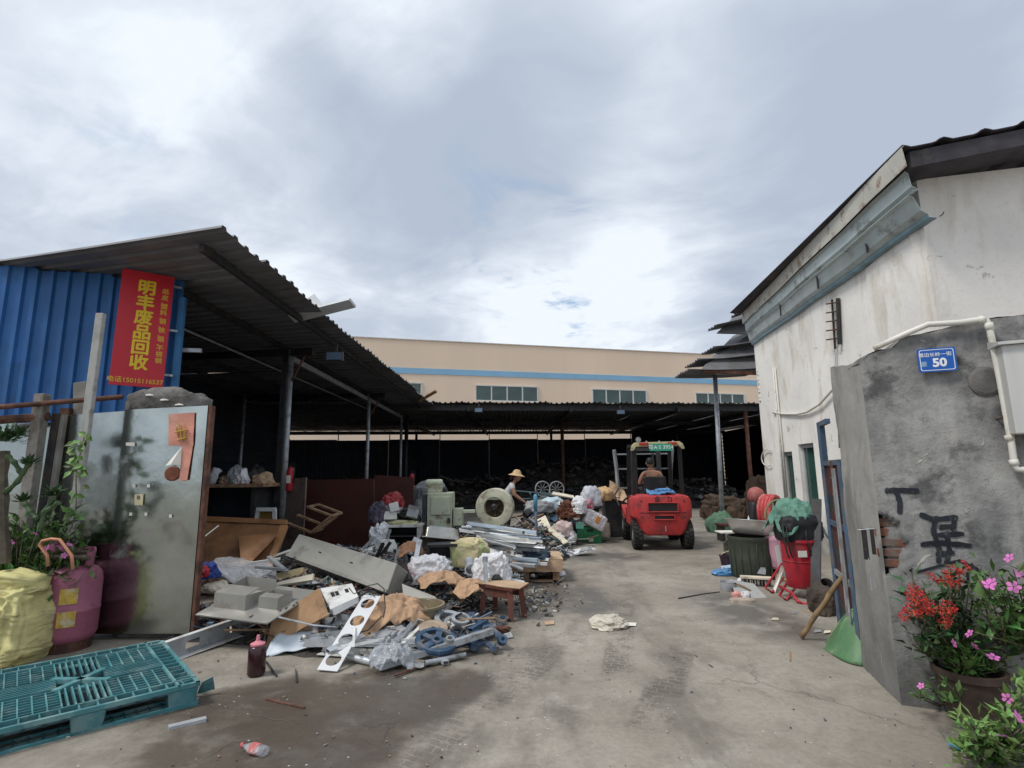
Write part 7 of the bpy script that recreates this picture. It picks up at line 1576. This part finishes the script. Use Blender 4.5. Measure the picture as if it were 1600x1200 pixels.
for s_ in (-1, 1):
    q = MB(); q.add([(s_ * x, y, z) for x in (.40, .56) for y, z in ((.72, .40), (1.40, .40), (1.42, .62), (1.5, .74), (1.15, .72), (.95, .80), (.72, .98))], [tuple(range(7)), tuple(range(13, 6, -1))] + [(i, i + 7, (i + 1) % 7 + 7, (i + 1) % 7) for i in range(7)]); q.build('side_panel', M_RED, fk, bevel=.015)
    q = MB(); q.add([(s_ * x, 1.78 + .40 * math.cos(a), .34 + .42 * math.sin(a)) for a in [R(20 + 14 * k) for k in range(11)] for x in (.39, .62)], [(2 * k, 2 * k + 1, 2 * k + 3, 2 * k + 2) for k in range(10)]); q.build('mudguard', M_RED, fk, solid=.015)
q = MB(); q.box((0, .86, .90), (.72, .42, .18)); q.build('engine_hood', M_DARKM, fk, bevel=.02)
q = MB(); q.box((0, .98, 1.03), (.46, .40, .08)); q.box((0, .80, 1.20), (.46, .09, .36), T((0, 0, 0))); q.build('seat', M_BLACK, fk, bevel=.03)
for s_ in (-1, 1):
    q = MB(); q.sect([(-.04, -.028), (.04, -.028), (.04, .028), (-.04, .028)], (s_ * .47, .42, .98), (s_ * .45, .30, 1.96)); q.build('guard_post', M_BLACK, fk)
    q = MB(); q.sect([(-.04, -.028), (.04, -.028), (.04, .028), (-.04, .028)], (s_ * .46, 1.60, .72), (s_ * .44, 1.34, 2.02)); q.build('guard_post', M_BLACK, fk)
    q = MB(); q.sect([(-.03, -.035), (.03, -.035), (.03, .035), (-.03, .035)], (s_ * .44, .28, 2.0), (s_ * .44, 1.36, 2.04)); q.build('guard_rail', M_BLACK, fk)
for k in range(6):
    q = MB(); q.box((0, .48 + .16 * k, 2.04), (.86, .03, .02)); q.build('guard_bar', M_BLACK, fk)
M_GCR = mat('dirty_cream_paint', (.46, .42, .24), .55, 0, .15, 5, .05, 40, .35, (.2, .17, .1), 5)
cp = [(-.52, 1.90), (-.50, 2.0), (-.44, 2.06), (.44, 2.07), (.50, 2.02), (.53, 1.92), (.47, 1.92), (.42, 1.985), (-.42, 1.975), (-.46, 1.90)]
q = MB(); q.add([(x, y, z) for y in (.17, .31) for x, z in cp], [tuple(range(10)), tuple(range(19, 9, -1))] + [(i, i + 10, (i + 1) % 10 + 10, (i + 1) % 10) for i in range(10)]); q.build('guard_rear_beam', M_GCR, fk, bevel=.01)
M_LRED = mat('red_lamp_lens', (.40, .03, .02), .3, 0, .15, 8, 0)
for x in (-.27, .29):
    q = MB(); q.box((x, .155, 2.03), (.18, .03, .055)); q.build('tail_light', M_LRED, fk, bevel=.008)
for x in (-.2, .05, .32): q = MB(); q.lathe([(.02, 0), (.02, .015), (.001, .025)], 10, T((x, .24, 2.07))); q.build('bolt', M_GALV, fk)
q = MB(); q.box((.06, .14, 1.955), (.44, .012, .14)); q.build('number_plate', mat('green_plate', (.03, .30, .20), .45, 0, .1, 6, 0, 20, .2, (.1, .25, .2), 8), fk)
lettering('plate_number', '粤A·S 3954', .105, fk, T((.06, .132, 1.955)) @ Matrix.Rotation(R(90), 4, 'X'), mat('white_plate_print', (.7, .75, .72), .5), bold=.001, extr=.001)
q = MB(); q.lathe([(.001, -.02), (.05, -.02), (.055, .02), (.001, .022)], 14, T((-.36, .24, 2.12)) @ Matrix.Rotation(R(90), 4, 'X')); q.build('work_lamp', M_GREYP, fk)
for s_ in (-1, 1):
    q = MB(); q.sect([(-.05, -.04), (.05, -.04), (.05, .04), (-.05, .04)], (s_ * .33, 2.20, .08), (s_ * .33, 2.20, 2.08)); q.build('mast_rail', M_DARKM, fk)
    pts = [(s_ * .60, 2.42, .25), (s_ * .61, 2.42, .9), (s_ * .63, 2.40, 1.5), (s_ * .68, 2.30, 2.0)]; q = MB(); q.tube(pts, .045, 4); q.build('backrest_rail', M_GREYP, fk)
    q = MB(); q.box((s_ * .3, 2.85, .06), (.11, .95, .04)); q.box((s_ * .3, 2.40, .3), (.11, .05, .52)); q.build('fork_arm', M_DARKM, fk)
    q = MB(); q.tube([(s_ * .2, 2.15, .2), (s_ * .2, 2.15, 1.9)], .03, 8); q.build('lift_cylinder', M_BLACK, fk)
for z in (.3, 1.1, 1.55, 1.9):
    q = MB(); q.box((0, 2.41, z), (1.2, .03, .035)); q.build('backrest_bar', M_GREYP, fk)
for z in (.5, 1.3, 2.0):
    q = MB(); q.box((0, 2.21, z), (.58, .05, .08)); q.build('mast_crossbar', M_DARKM, fk)
q = MB(); q.tube([(-.52, .75, 1.0), (-.62, .9, .9), (-.70, 1.3, .75), (-.75, 1.9, .95), (-.62, 2.2, 1.1)], .018, 6); q.build('hose', M_BLACK, fk, smooth=True)
q = MB(); q.tube([(0, 1.42, .8), (0, 1.36, 1.2)], .02, 8); n = 20; q.tube([(.15 * math.cos(2 * math.pi * k / n), 1.34 + .05 * math.sin(2 * math.pi * k / n), 1.22 + .14 * math.sin(2 * math.pi * k / n)) for k in range(n + 1)], .012, 6); q.build('steering_wheel', M_BLACK, fk)
q = sheet([fk.matrix_basis @ Vector(v) for v in ((-.24, .05, 1.045), (.27, .05, 1.045), (.27, .48, 1.06), (-.24, .48, 1.06))], 16, 12, .07, 3, 6); tag(q.build('blue_cloth', mat('blue_cloth_light', (.10, .24, .46), .85), solid=.03, smooth=True), 'blue cloth folded on the forklift counterweight', 'cloth')
blobt('blue_cloth', fk.matrix_basis @ Vector((.06, .25, 1.07)), (.3, .2, .07), 120, MATS['blue_cloth_light'], 'crumpled blue rag on top of the folded blue cloth', 'rag')
bin_ = thing('steel_bin', 'black open steel bin standing left of the forklift mast', 'bin', D(962, 842, 12.9)); c0 = Vector((D(962, 842, 12.9).x, 12.9, 0))
bin_.location = c0; q = MB()
for x, y, sx_, sy_ in ((0, -.25, .5, .03), (0, .25, .5, .03), (-.235, 0, .03, .46), (.235, 0, .03, .46)): q.box((x, y, .45), (sx_, sy_, .86))
q.box((0, 0, .05), (.44, .46, .04)); q.build('walls', M_DARKM, bin_)
q = MB()
for y in (-.265, .265): q.box((0, y, .87), (.54, .03, .05))
for x in (-.25, .25): q.box((x, 0, .87), (.03, .5, .05))
q.build('rim', M_BLACK, bin_)
# driver
dv = thing('person', 'bare backed person sitting in the forklift seat', 'person', fk.matrix_basis @ Vector((-.02, 1.0, 0)), R(-6))
s = Sk(); a = s.p((0, .03, 1.12), (.15, .12)); sp = s.p((0, -.02, 1.25), (.14, .105), a); ch2 = s.p((0, -.01, 1.40), (.17, .11), sp); nk = s.p((-.01, .03, 1.515), .052, ch2); s.p((-.015, .05, 1.57), .05, nk)
for sd2 in (-1, 1):
    shd = s.p((sd2 * .17, 0, 1.45), .065, ch2); el = s.p((sd2 * .25, .1, 1.22), .045, shd); wv_ = (sd2 * .14, .30, 1.22); wr = s.p(wv_, .032, el); hand(s, wr, wv_, (-sd2 * .4, .8, .1), (0, .1, 1))
    hp = s.p((sd2 * .1, .12, 1.12), .09, a); kn = s.p((sd2 * .14, .46, 1.10), .068, hp); an = s.p((sd2 * .13, .50, .72), .045, kn); s.p((sd2 * .13, .62, .66), .038, an)
skin_body('body', s.V, s.E, s.R, M_SKIN, dv)
s = Sk(); a = s.p((0, .03, 1.10), (.17, .14))
for sd2 in (-1, 1): hp = s.p((sd2 * .1, .14, 1.12), .108, a); kn = s.p((sd2 * .14, .46, 1.10), .082, hp); s.p((sd2 * .13, .49, .85), .066, kn)
skin_body('shorts', s.V, s.E, s.R, M_TROU, dv)
head(dv, Vector((-.02, .06, 1.66)), (-.1, 1, 0), M_HAIR)

# ------------------------------------------------------------------ right side of the yard
def lathe_thing(name, label, cat, loc, parts, rz=0):
    th = thing(name, label, cat, loc, rz)
    for nm, prof, m in parts: q = MB(); q.lathe(prof, 30); q.build(nm, m, th, autos=40)
    return th
p = G(1177, 900); gb = lathe_thing('waste_bin', 'dark green-grey barrel bin carrying the steel basin', 'bin', p, [('body', [(.001, 0), (.27, 0), (.29, .03), (.30, .3), (.305, .5), (.32, .52), (.32, .56), (.30, .56), (.28, .06), (.001, .05)], mat('dark_green_plastic', (.05, .06, .045), .6, 0, .2, 4, .1, 40, .35, (.09, .085, .07), 3))])
for k in range(10):
    a = R(180 + 20 * k); q = MB(); q.box((.303 * math.cos(a), .303 * math.sin(a), .27), (.012, .02, .44), None); q.build('rib', MATS['dark_green_plastic'], gb)
bs_ = lathe_thing('steel_basin', 'wide shiny steel basin resting on the barrel bin', 'basin', p + Vector((.04, 0, .56)), [('bowl', [(.001, .012), (.24, .012), (.27, .03), (.36, .2), (.385, .205), (.385, .215), (.355, .212), (.26, .045), (.001, .03)], mat('shiny_steel', (.66, .65, .63), .3, .65, .08, 4, .02, 30))]); bs_.rotation_euler = (R(-4), R(5), 0)
for k, (px, py, sz, m, lab) in enumerate(((1160, 822, (.12, .1, .07), M_WHITEP, 'white lump on the rim of the steel basin'), (1187, 826, (.1, .1, .06), mat('tan_lump', (.35, .26, .2), .7), 'tan lump behind the white squeeze bottle'))):
    blobt('basin_item', D(px, py, 8.3), sz, 130 + k, m, lab, 'rag', sub=3)
sq = lathe_thing('squeeze_bottle', 'white squeeze bottle standing in the steel basin', 'bottle', D(1171, 826, 8.25), [('body', [(.001, 0), (.032, 0), (.034, .01), (.034, .11), (.015, .13), (.001, .13)], M_WHITEP), ('nozzle', [(.014, .13), (.014, .145), (.004, .19), (.001, .19)], M_WHITEP)])
bk = lathe_thing('bucket', 'small dark purple bucket left of the barrel bin', 'bucket', G(1138, 890), [('shell', [(.001, 0), (.085, 0), (.115, .2), (.122, .2), (.122, .215), (.108, .215), (.08, .015), (.001, .012)], mat('dark_purple_plastic', (.035, .015, .025), .5))])
q = MB(); q.tube([(.112, 0, .2), (.09, -.09, .28), (.0, -.13, .3), (-.09, -.09, .26), (-.112, 0, .2)], .006, 6); q.build('handle', M_CREAM, bk)
blobt('blue_film', G(1130, 898), (.26, .2, .07), 140, mat('bright_blue_film', (.08, .22, .42), .4), 'bright blue plastic film on the ground near the bucket', 'plastic', sub=3)
blobt('pale_film', G(1140, 893), (.2, .12, .08), 141, mat('pale_blue_pack', (.45, .6, .75), .5), 'pale blue packet beside the bright blue film', 'packet', sub=3, boxy=2)
bb = thing('broom_head', 'wide brush head with a pale wooden back on the ground', 'brush', G(1182, 915), R(-20)); q = MB(); q.box((0, 0, .10), (.38, .11, .03)); q.build('back', M_CREAM, bb, bevel=.006)
q = MB()
for k in range(60): q.box((-.18 + .36 * r7.random(), r7.uniform(-.05, .05), .045), (.006, .006, .085))
q.build('bristles', M_BLACK, bb)
q = MB(); q.slab([G(1152, 936, .01), G(1200, 935, .01), G(1178, 912, .06), G(1140, 905, .09)], .005, up=Vector((0, 0, 1))); tag(q.build('acrylic_sheet', mat('cloudy_acrylic', (.42, .43, .42), .25, 0, .08, 5, .03, 30, .2, (.3, .28, .25), 5)), 'cloudy plastic sheet lying by the barrel bin', 'plastic sheet')
pt = lathe_thing('saucepan', 'small steel saucepan lying on the concrete', 'pan', G(1137, 923), [('body', [(.001, .006), (.085, .006), (.09, .015), (.09, .11), (.095, .112), (.087, .112), (.084, .02), (.001, .012)], M_ALU)]); q = MB(); q.tube([(.09, 0, .09), (.16, -.1, .07), (.2, -.2, .04)], .012, 8); q.build('handle', M_WOOD, pt, smooth=True)
blobt('sandal', G(1160, 941), (.26, .11, .045), 142, mat('pale_sole', (.40, .33, .27), .7), 'worn pale sandal on the concrete', 'shoe', .1, .08, boxy=2)
blobt('paper_cup', G(1152, 937), (.1, .09, .09), 143, mat('salmon_plastic', (.6, .3, .26), .5), 'salmon coloured lump beside the sandal', 'cup', sub=3); blobt('paper_cup', G(1165, 937), (.12, .08, .08), 144, M_WHITEP, 'white cup lying on the sandal', 'cup', sub=3); blobt('paper_cup', G(1159, 912), (.1, .08, .07), 145, M_WHITEP, 'white cup near the broom head', 'cup', sub=3)
q = MB(); q.tube([G(1125, 925, .01), G(1100, 928, .01), G(1060, 935, .01)], .008, 6); tag(q.build('thin_rod', M_DARKM), 'thin dark cord trailing left of the saucepan', 'cord')
for k, (x, y) in enumerate(((1211, 967), (1243, 957), (1262, 955), (1293, 988), (1278, 986))):
    q = sheet([G(x - 6, y + 2, .008), G(x + 6, y + 1, .008), G(x + 5, y - 2, .012), G(x - 4, y - 2, .01)], 4, 3, .012, k); tag(q.build('litter_scrap', [M_CREAM, M_GREYP, M_CARD][k % 3], solid=.001), 'small pale litter scrap on the concrete before the gate', 'litter', 'litter before the blue gate')
# red float on black stand, hose reel
ps_ = G(1172, 872); fl_ = thing('red_ball', 'faded red round cover on a dark stand behind the basin', 'lamp', D(1180, 850, 8.9)); c0 = D(1181, 774, 8.9); fl_.location = (c0.x, c0.y, 0)
q = MB(); q.lathe([(.001, -.13), (.06, -.125), (.11, -.08), (.135, 0), (.12, .07), (.07, .12), (.001, .135)], 24, T(c0) @ eul(.4, .3, 0)); q.build('shell', mat('faded_red_plastic', (.32, .09, .08), .6, 0, .15, 6, .05, 40, .3, (.4, .2, .18), 5), fl_, smooth=True, world=True)
q = MB(); q.tube([Vector((c0.x - .1, c0.y, 0)), Vector((c0.x - .12, c0.y, .5)), Vector((c0.x - .04, c0.y, .9)), c0], [.07, .06, .09, .05], 10); q.build('stand', M_BLACK, fl_, smooth=True, world=True)
c0 = D(1205, 800, 8.4); rl = thing('hose_reel', 'red coiled hose reel leaning against the white wall', 'hose reel', (c0.x, c0.y, 0)); Mh = T(c0) @ rotz(R(35)) @ Matrix.Rotation(R(90), 4, 'X') 
for k in range(4):
    q = MB(); n = 30; q.tube([(.19 * math.cos(2 * math.pi * j / n), .24 * math.sin(2 * math.pi * j / n), -.09 + .055 * k) for j in range(n + 1)], .032, 8, Mh, caps=False); q.build('hose_coil', mat('red_hose', (.42, .05, .05), .5, 0, .2, 6, .1, 40, .3, (.5, .25, .22), 8), rl, smooth=True, world=True)
q = MB(); q.lathe([(.001, -.13), (.17, -.13), (.17, -.115)], 24, Mh, sy=1.25); q.build('drum', M_REDP, rl, world=True)
q = MB(); q.tube([c0 + Vector((-.1, -.15, -c0.z)), c0 + Vector((-.03, -.12, 0)), c0 + Vector((-.02, -.1, .2))], .018, 8); q.build('stay', M_CREAM, rl, world=True)
# pink canister, red bin on a trolley, backpack, tarp
pk = thing('pink_canister', 'pink and white plastic canister leaning beside the red bin', 'canister', G(1216, 905)); Mk = T(G(1214, 905) + Vector((0, 0, .36))) @ eul(0, R(-6), R(15))
q = MB(); q.box((0, 0, 0), (.16, .22, .46), Mk); q.build('body', mat('pale_pink_plastic', (.52, .28, .36), .5, 0, .2, 5, .05), pk, world=True, bevel=.05)
q = MB(); q.box((-.04, -.113, -.04), (.07, .006, .3), Mk); q.build('label_patch', M_PAPER, pk, world=True)
q = MB(); q.lathe([(.035, .22), (.035, .27), (.001, .275)], 12, Mk); q.build('cap', M_PAPER, pk, world=True)
tr = thing('red_bin', 'bright red round plastic bin on a red tubular trolley', 'bin', G(1252, 935)); c0 = G(1268, 940) + Vector((0, .16, 0)); tr.location = c0; zb = .13
q = MB(); q.lathe([(.001, zb), (.155, zb), (.165, zb + .01), (.19, zb + .30), (.20, zb + .52), (.215, zb + .52), (.215, zb + .55), (.198, zb + .55), (.15, zb + .03), (.001, zb + .02)], 32); q.build('bin_body', M_REDP, tr, autos=40)
q = MB(); q.lathe([(.191, zb + .29), (.197, zb + .30), (.193, zb + .31)], 32); q.build('hoop', M_REDP, tr)
q = MB(); q.box((-.07, -.20, zb + .40), (.1, .008, .07)); q.build('label_patch', M_PAPER, tr)
for s_ in (-1, 1):
    q = MB(); q.tube([(.18 * s_ - .05, .1, .12), (.16 * s_ - .06, -.18, .10), (.15 * s_ - .08, -.30, .04), (.10 * s_ - .1, -.33, .02)], .016, 8); q.build('trolley_tube', M_REDP, tr, smooth=True)
q = MB(); q.tube([(.05, -.33, .02), (-.1, -.34, .02), (-.2, -.33, .02)], .016, 8); q.build('trolley_tube', M_REDP, tr, smooth=True)
q = MB(); q.lathe([(.06, -.03), (.11, -.035), (.12, 0), (.11, .035), (.06, .03), (.001, .02)], 20, T((.24, -.08, .12)) @ Matrix.Rotation(R(90), 4, 'Y') @ T((0, 0, 0))); q.build('wheel', M_TYRE, tr, autos=40)
for k, (a, b, c3) in enumerate((((1196, 918), (1206, 926), (1224, 903)), ((1218, 930), (1228, 938), (1246, 914)))):
    q = MB(); q.tube([D(1222 + 20 * k, 880 + 8 * k, 7.2 - .35 * k), G(*a, .02), G(*b, .02), G(*c3, .08)], .014, 8); tag(q.build('trolley_frame', M_REDP, smooth=True), ['red tubular trolley foot beside the broom head', 'red tubular trolley foot left of the red bin'][k], 'trolley')
piece('white_lath', [G(1206, 925, .01), G(1211, 926, .01), D(1225, 888, 6.9), D(1220, 884, 6.9)], .02, M_PAPER, 'white slat leaning left of the red bin', 'slat')
piece('white_lath', [D(1226, 888, 6.8), D(1230, 892, 6.7), D(1235, 908, 6.6), D(1229, 908, 6.7)], .02, M_CREAM, 'cream slat leaning against the red bin', 'slat')
sp_ = thing('hand_shovel', 'grey shovel leaning beside the pink canister', 'shovel', G(1190, 905)); q = MB(); q.tube([D(1192, 885, 7.7), D(1208, 862, 7.8)], .014, 8); q.build('shaft', M_GREYP, sp_, world=True)
q = sheet([D(1183, 896, 7.6), D(1196, 898, 7.6), D(1197, 884, 7.65), D(1189, 884, 7.65)], 5, 5, .02, 2); q.build('blade', M_GREYP, sp_, world=True, solid=.006)
bpk = thing('black_backpack', 'black bag with hanging straps on top of the red bin', 'bag', c0 + Vector((0, 0, .66)))
m_ = lumpy((.46, .36, .3), 150, .12, .12, 4, 1.7, .6); m_.build('body', mat('black_nylon', (.012, .013, .015), .65, 0, .3, 9, .3, 60), bpk, smooth=True)
for x in (-.2, -.24, .02):
    q = MB(); q.tube([(x, -.14, .2), (x - .03, -.2, .05), (x - .01, -.21, -.12), (x + .01, -.2, -.17)], .02, 6, flat=.4); q.build('strap', M_BLACK, bpk, smooth=True)
q = MB(); n = 18; q.tube([(.0 + .16 * math.cos(math.pi * k / n), -.17 + .03 * math.sin(math.pi * k / n), .08 + .16 * math.sin(math.pi * k / n)) for k in range(n + 1)], .012, 6); q.build('trim', M_GREYP, bpk)
m_ = drape(c0 + Vector((.0, .08, .80)), .62, .52, .26, 151, .2, 44, .4, 3.0)
for v in m_.v:
    rr = math.hypot(v.x - c0.x, v.y - c0.y - .08)
    if rr > .2: v.z -= (rr - .2) * .9
tag(m_.build('green_tarp', M_GTARP, smooth=True, solid=.006), 'crumpled green tarp heaped over the black bag', 'tarp')
q = MB(); n = 16; q.tube([c0 + Vector((-.28 + .03 * k / n, .2, .9)) + Vector((.32 * (1 - math.cos(math.pi * k / n)) * .5, 0, .22 * math.sin(math.pi * k / n))) for k in range(n + 1)], .014, 6); tag(q.build('hoop_handle', mat('olive_hoop', (.2, .17, .09), .6)), 'thin olive hoop behind the green tarp', 'hoop')
for k, (a, b, w_, m, lab) in enumerate((((1222, 900, 7.6), (1228, 800, 7.9), .18, M_WOOD, 'brown board leaning on the white wall behind the pink canister'), ((1212, 895, 7.9), (1218, 815, 8.1), .07, M_GREYP, 'grey slat leaning on the white wall by the hose reel'), ((1272, 925, 6.2), (1276, 780, 6.5), .10, M_DARKM, 'dark plank standing between the red bin and the blue gate'))):
    pa = D(*a); pa.z = 0; q = MB(); q.sect([(-w_ / 2, -.015), (w_ / 2, -.015), (w_ / 2, .015), (-w_ / 2, .015)], pa, D(*b)); tag(q.build('leaning_board', m), lab, 'board')
for k, (px, py, sz, m, lab) in enumerate(((1208, 893, (.36, .3, .42), M_BLACK, 'black rubbish bag slumped behind the brush head'), (1238, 905, (.3, .3, .5), M_GREYP, 'grey sack standing behind the red bin'), (1286, 960, (.22, .3, .3), mat('dark_brown_sack', (.06, .045, .035), .85, 0, .3, 6, .3, 30, crinkle=6), 'dark brown sack tucked beside the blue gate'), (1150, 868, (.4, .35, .28), mat('dull_olive_bag', (.09, .085, .06), .8, 0, .3, 6, .3, 30, crinkle=6), 'dull olive bag behind the barrel bin'))):
    blobt('rubbish_bag', G(px, py), sz, 300 + k, m, lab, 'bag', .22, .22, crease=2.2, smooth=True)
q = MB(); c1 = G(1196, 880)
for z in (.03, .15, .27):
    q.box((0, .16, z), (.42, .02, .07), T(c1)); q.box((0, -.16, z), (.42, .02, .07), T(c1))
for x in (-.21, .21): q.box((x, 0, .16), (.02, .3, .3), T(c1))
tag(q.build('slatted_box', M_WOOD), 'slatted wooden box behind the barrel bin', 'box')
# blue framed gate leaf with grille
gl = thing('blue_gate', 'open blue steel gate leaf with rusty infill beside the grey pier', 'gate', (2.95, 5.0, 0))
g0, g1 = Vector((2.74, 4.48, 0)), Vector((3.04, 5.25, 0)); gd = (g1 - g0)
M_BFR = mat('worn_blue_frame', (.075, .12, .18), .55, .1, .2, 6, .1, 40, .38, (.14, .12, .11), 5)
def gpt(f, z): return g0 + gd * f + Vector((0, 0, z))
for f, z1_ in ((.02, 1.55), (.42, 1.56), (.98, 1.95)):
    q = MB(); q.sect([(-.025, -.025), (.025, -.025), (.025, .025), (-.025, .025)], gpt(f, .03), gpt(f, z1_)); q.build('stile', M_BFR if f != .42 else M_RUST, gl, world=True)
for z in (.08, .55, 1.0, 1.55, 1.93):
    q = MB(); q.sect([(-.02, -.022), (.02, -.022), (.02, .022), (-.02, .022)], gpt(.0 if z < 1.6 else .5, z), gpt(1.0, z)); q.build('rail', M_BFR if z != .55 else M_GALV, gl, world=True)
for k in range(9):
    q = MB(); z = .14 + .16 * k; q.slab([gpt(.05, z), gpt(.95, z), gpt(.95, z + .156), gpt(.05, z + .156)], .008); q.build('infill_slat', M_REDB if k % 3 else M_DARKM, gl, world=True)
for f in (.14, .26):
    q = MB(); q.tube([gpt(f, .05) - Vector((.05, 0, 0)), gpt(f + .03, 1.5) - Vector((.04, 0, 0))], .010, 6); q.build('loose_rod', M_GREYP, gl, world=True)
a, b = G(1252, 995, .02), D(1330, 880, 4.75); q = MB(); n = 10
q.tube([a.lerp(b, k / n) + Vector((.006 * math.sin(k * 1.7), 0, 0)) for k in range(n + 1)], [.021 + (.004 if k % 3 == 0 else 0) for k in range(n + 1)], 10); tag(q.build('bamboo_pole', mat('old_bamboo', (.26, .17, .09), .6, 0, .2, 8, .1, 40, .3, (.12, .08, .05), 6), smooth=True), 'bamboo pole leaning on the pier across the gate', 'pole')
gs = thing('green_scoop', 'curved green plastic sheet leaning on the grey pier', 'plastic sheet', G(1325, 1030))
def sc(u, v):
    xb = 1286 + 62 * u; yb = 1012 + 28 * u + 6 * math.sin(u * 3.1); yt = 1010 - 62 * math.sin(min(1, u * 1.05) * math.pi / 2) ** 1.0
    bpt = G(xb, yb, .005); tpt = D(xb + 2, yt, bpt.y + .18 + .1 * u); p = bpt.lerp(tpt, v); return p + Vector((-.05, -.08, 0)) * (v * (1 - v)) * 2 * u
q = MB(); q.grid(sc, 22, 16); q.build('sheet', mat('scuffed_green_plastic', (.09, .20, .09), .5, 0, .18, 4, .08, 40, .4, (.30, .33, .20), 4, streak=1), gs, world=True, smooth=True, solid=.008)
q = MB(); q.tube([sc(k / 16, 1) for k in range(17)], .01, 6); q.build('rolled_edge', MATS['scuffed_green_plastic'], gs, world=True, smooth=True)
q = MB(); q.lathe([(.012, -.08), (.02, -.06), (.02, .03), (.008, .06), (.008, .085)], 12, T(G(1512, 1168, .022)) @ rotz(-.5) @ Matrix.Rotation(R(90), 4, 'Y'), caps=True); tag(q.build('blue_spray_bottle', mat('blue_tube', (.05, .22, .5), .4)), 'small blue and white tube on the ground by the plants', 'tube')
# green net bag, bales and dark things past the pole
blobt('net_bag', D(1128, 832, 13.4), (.65, .55, .5), 160, mat('green_net', (.08, .16, .10), .8, 0, .25, 12, .5, 80), 'green net bag slumped at the foot of the far pole', 'bag', .2, .2, pinch=.6, crease=2.2, smooth=True)
for k, (px, py, yd, sz, lab) in enumerate(((1135, 800, 16.5, (1.2, 1.0, .72), 'large round brown bale in the dark behind the far pole'), (1168, 806, 15.0, (.85, .8, .7), 'brown bale left of the white wall end'), (1190, 795, 14.0, (.6, .6, 1.3), 'dark brown stacked bundle at the white wall end'))):
    b = D(px, py, yd); b.z = 0; blobt('bale', b, sz, 165 + k, mat('shaded_brown_bale', (.055, .036, .024), .95, 0, .35, 9, .6, 40, .4, (.08, .05, .03), 4), lab, 'bale', .2, .2, boxy=1.6, crease=2.6)  # shade of the dark area is put into the bale colour
tbm = thing('low_bench', 'low dark bench with oddments beyond the barrel bin', 'bench', G(1165, 850)); c0 = G(1160, 846)
q = MB(); q.box((0, .1, .34), (.9, .4, .04), T(c0)); q.build('top', M_REDB, tbm, world=True)
for x in (-.4, .4): q = MB(); q.box((x, .1, .16), (.05, .36, .32), T(c0)); q.build('leg', M_DARKM, tbm, world=True)
lathe_thing('blue_jar', 'small pale blue jar on the low dark bench', 'jar', c0 + Vector((.25, 0, .36)), [('body', [(.001, 0), (.05, 0), (.055, .02), (.055, .1), (.04, .12), (.001, .12)], mat('pale_blue_jar', (.25, .5, .6), .4))])
n = 20; q = MB(); q.tube([c0 + Vector((-.1 + .13 * math.cos(2 * math.pi * k / n), .1 + .1 * math.sin(2 * math.pi * k / n), .40)) for k in range(n + 1)], .025, 8); tag(q.build('red_ring', M_REDP, smooth=True), 'red coiled ring on the low dark bench', 'ring')
q = MB(); q.box((0, 0, .012), (.45, .3, .02), T(G(1142, 832, .42))); tag(q.build('white_board', M_PAPER), 'small pale board propped at the far pole', 'board')
# pale things glimpsed deep in the left shed
for k in range(8):
    b = Vector((-8 + .8 * k, 15.5 + .4 * (k % 3), 0)); blobt('stored_sack', b, (.9, .8, r7.uniform(.7, 1.3)), 180 + k, [M_SCRAPD, M_GREYP, M_CARD][k % 3], ['dark bulky sack deep in the left shed', 'grey bulky sack deep in the left shed', 'brown bulky sack deep in the left shed'][k % 3], 'sack', sub=3, group='sacks deep in the left shed')
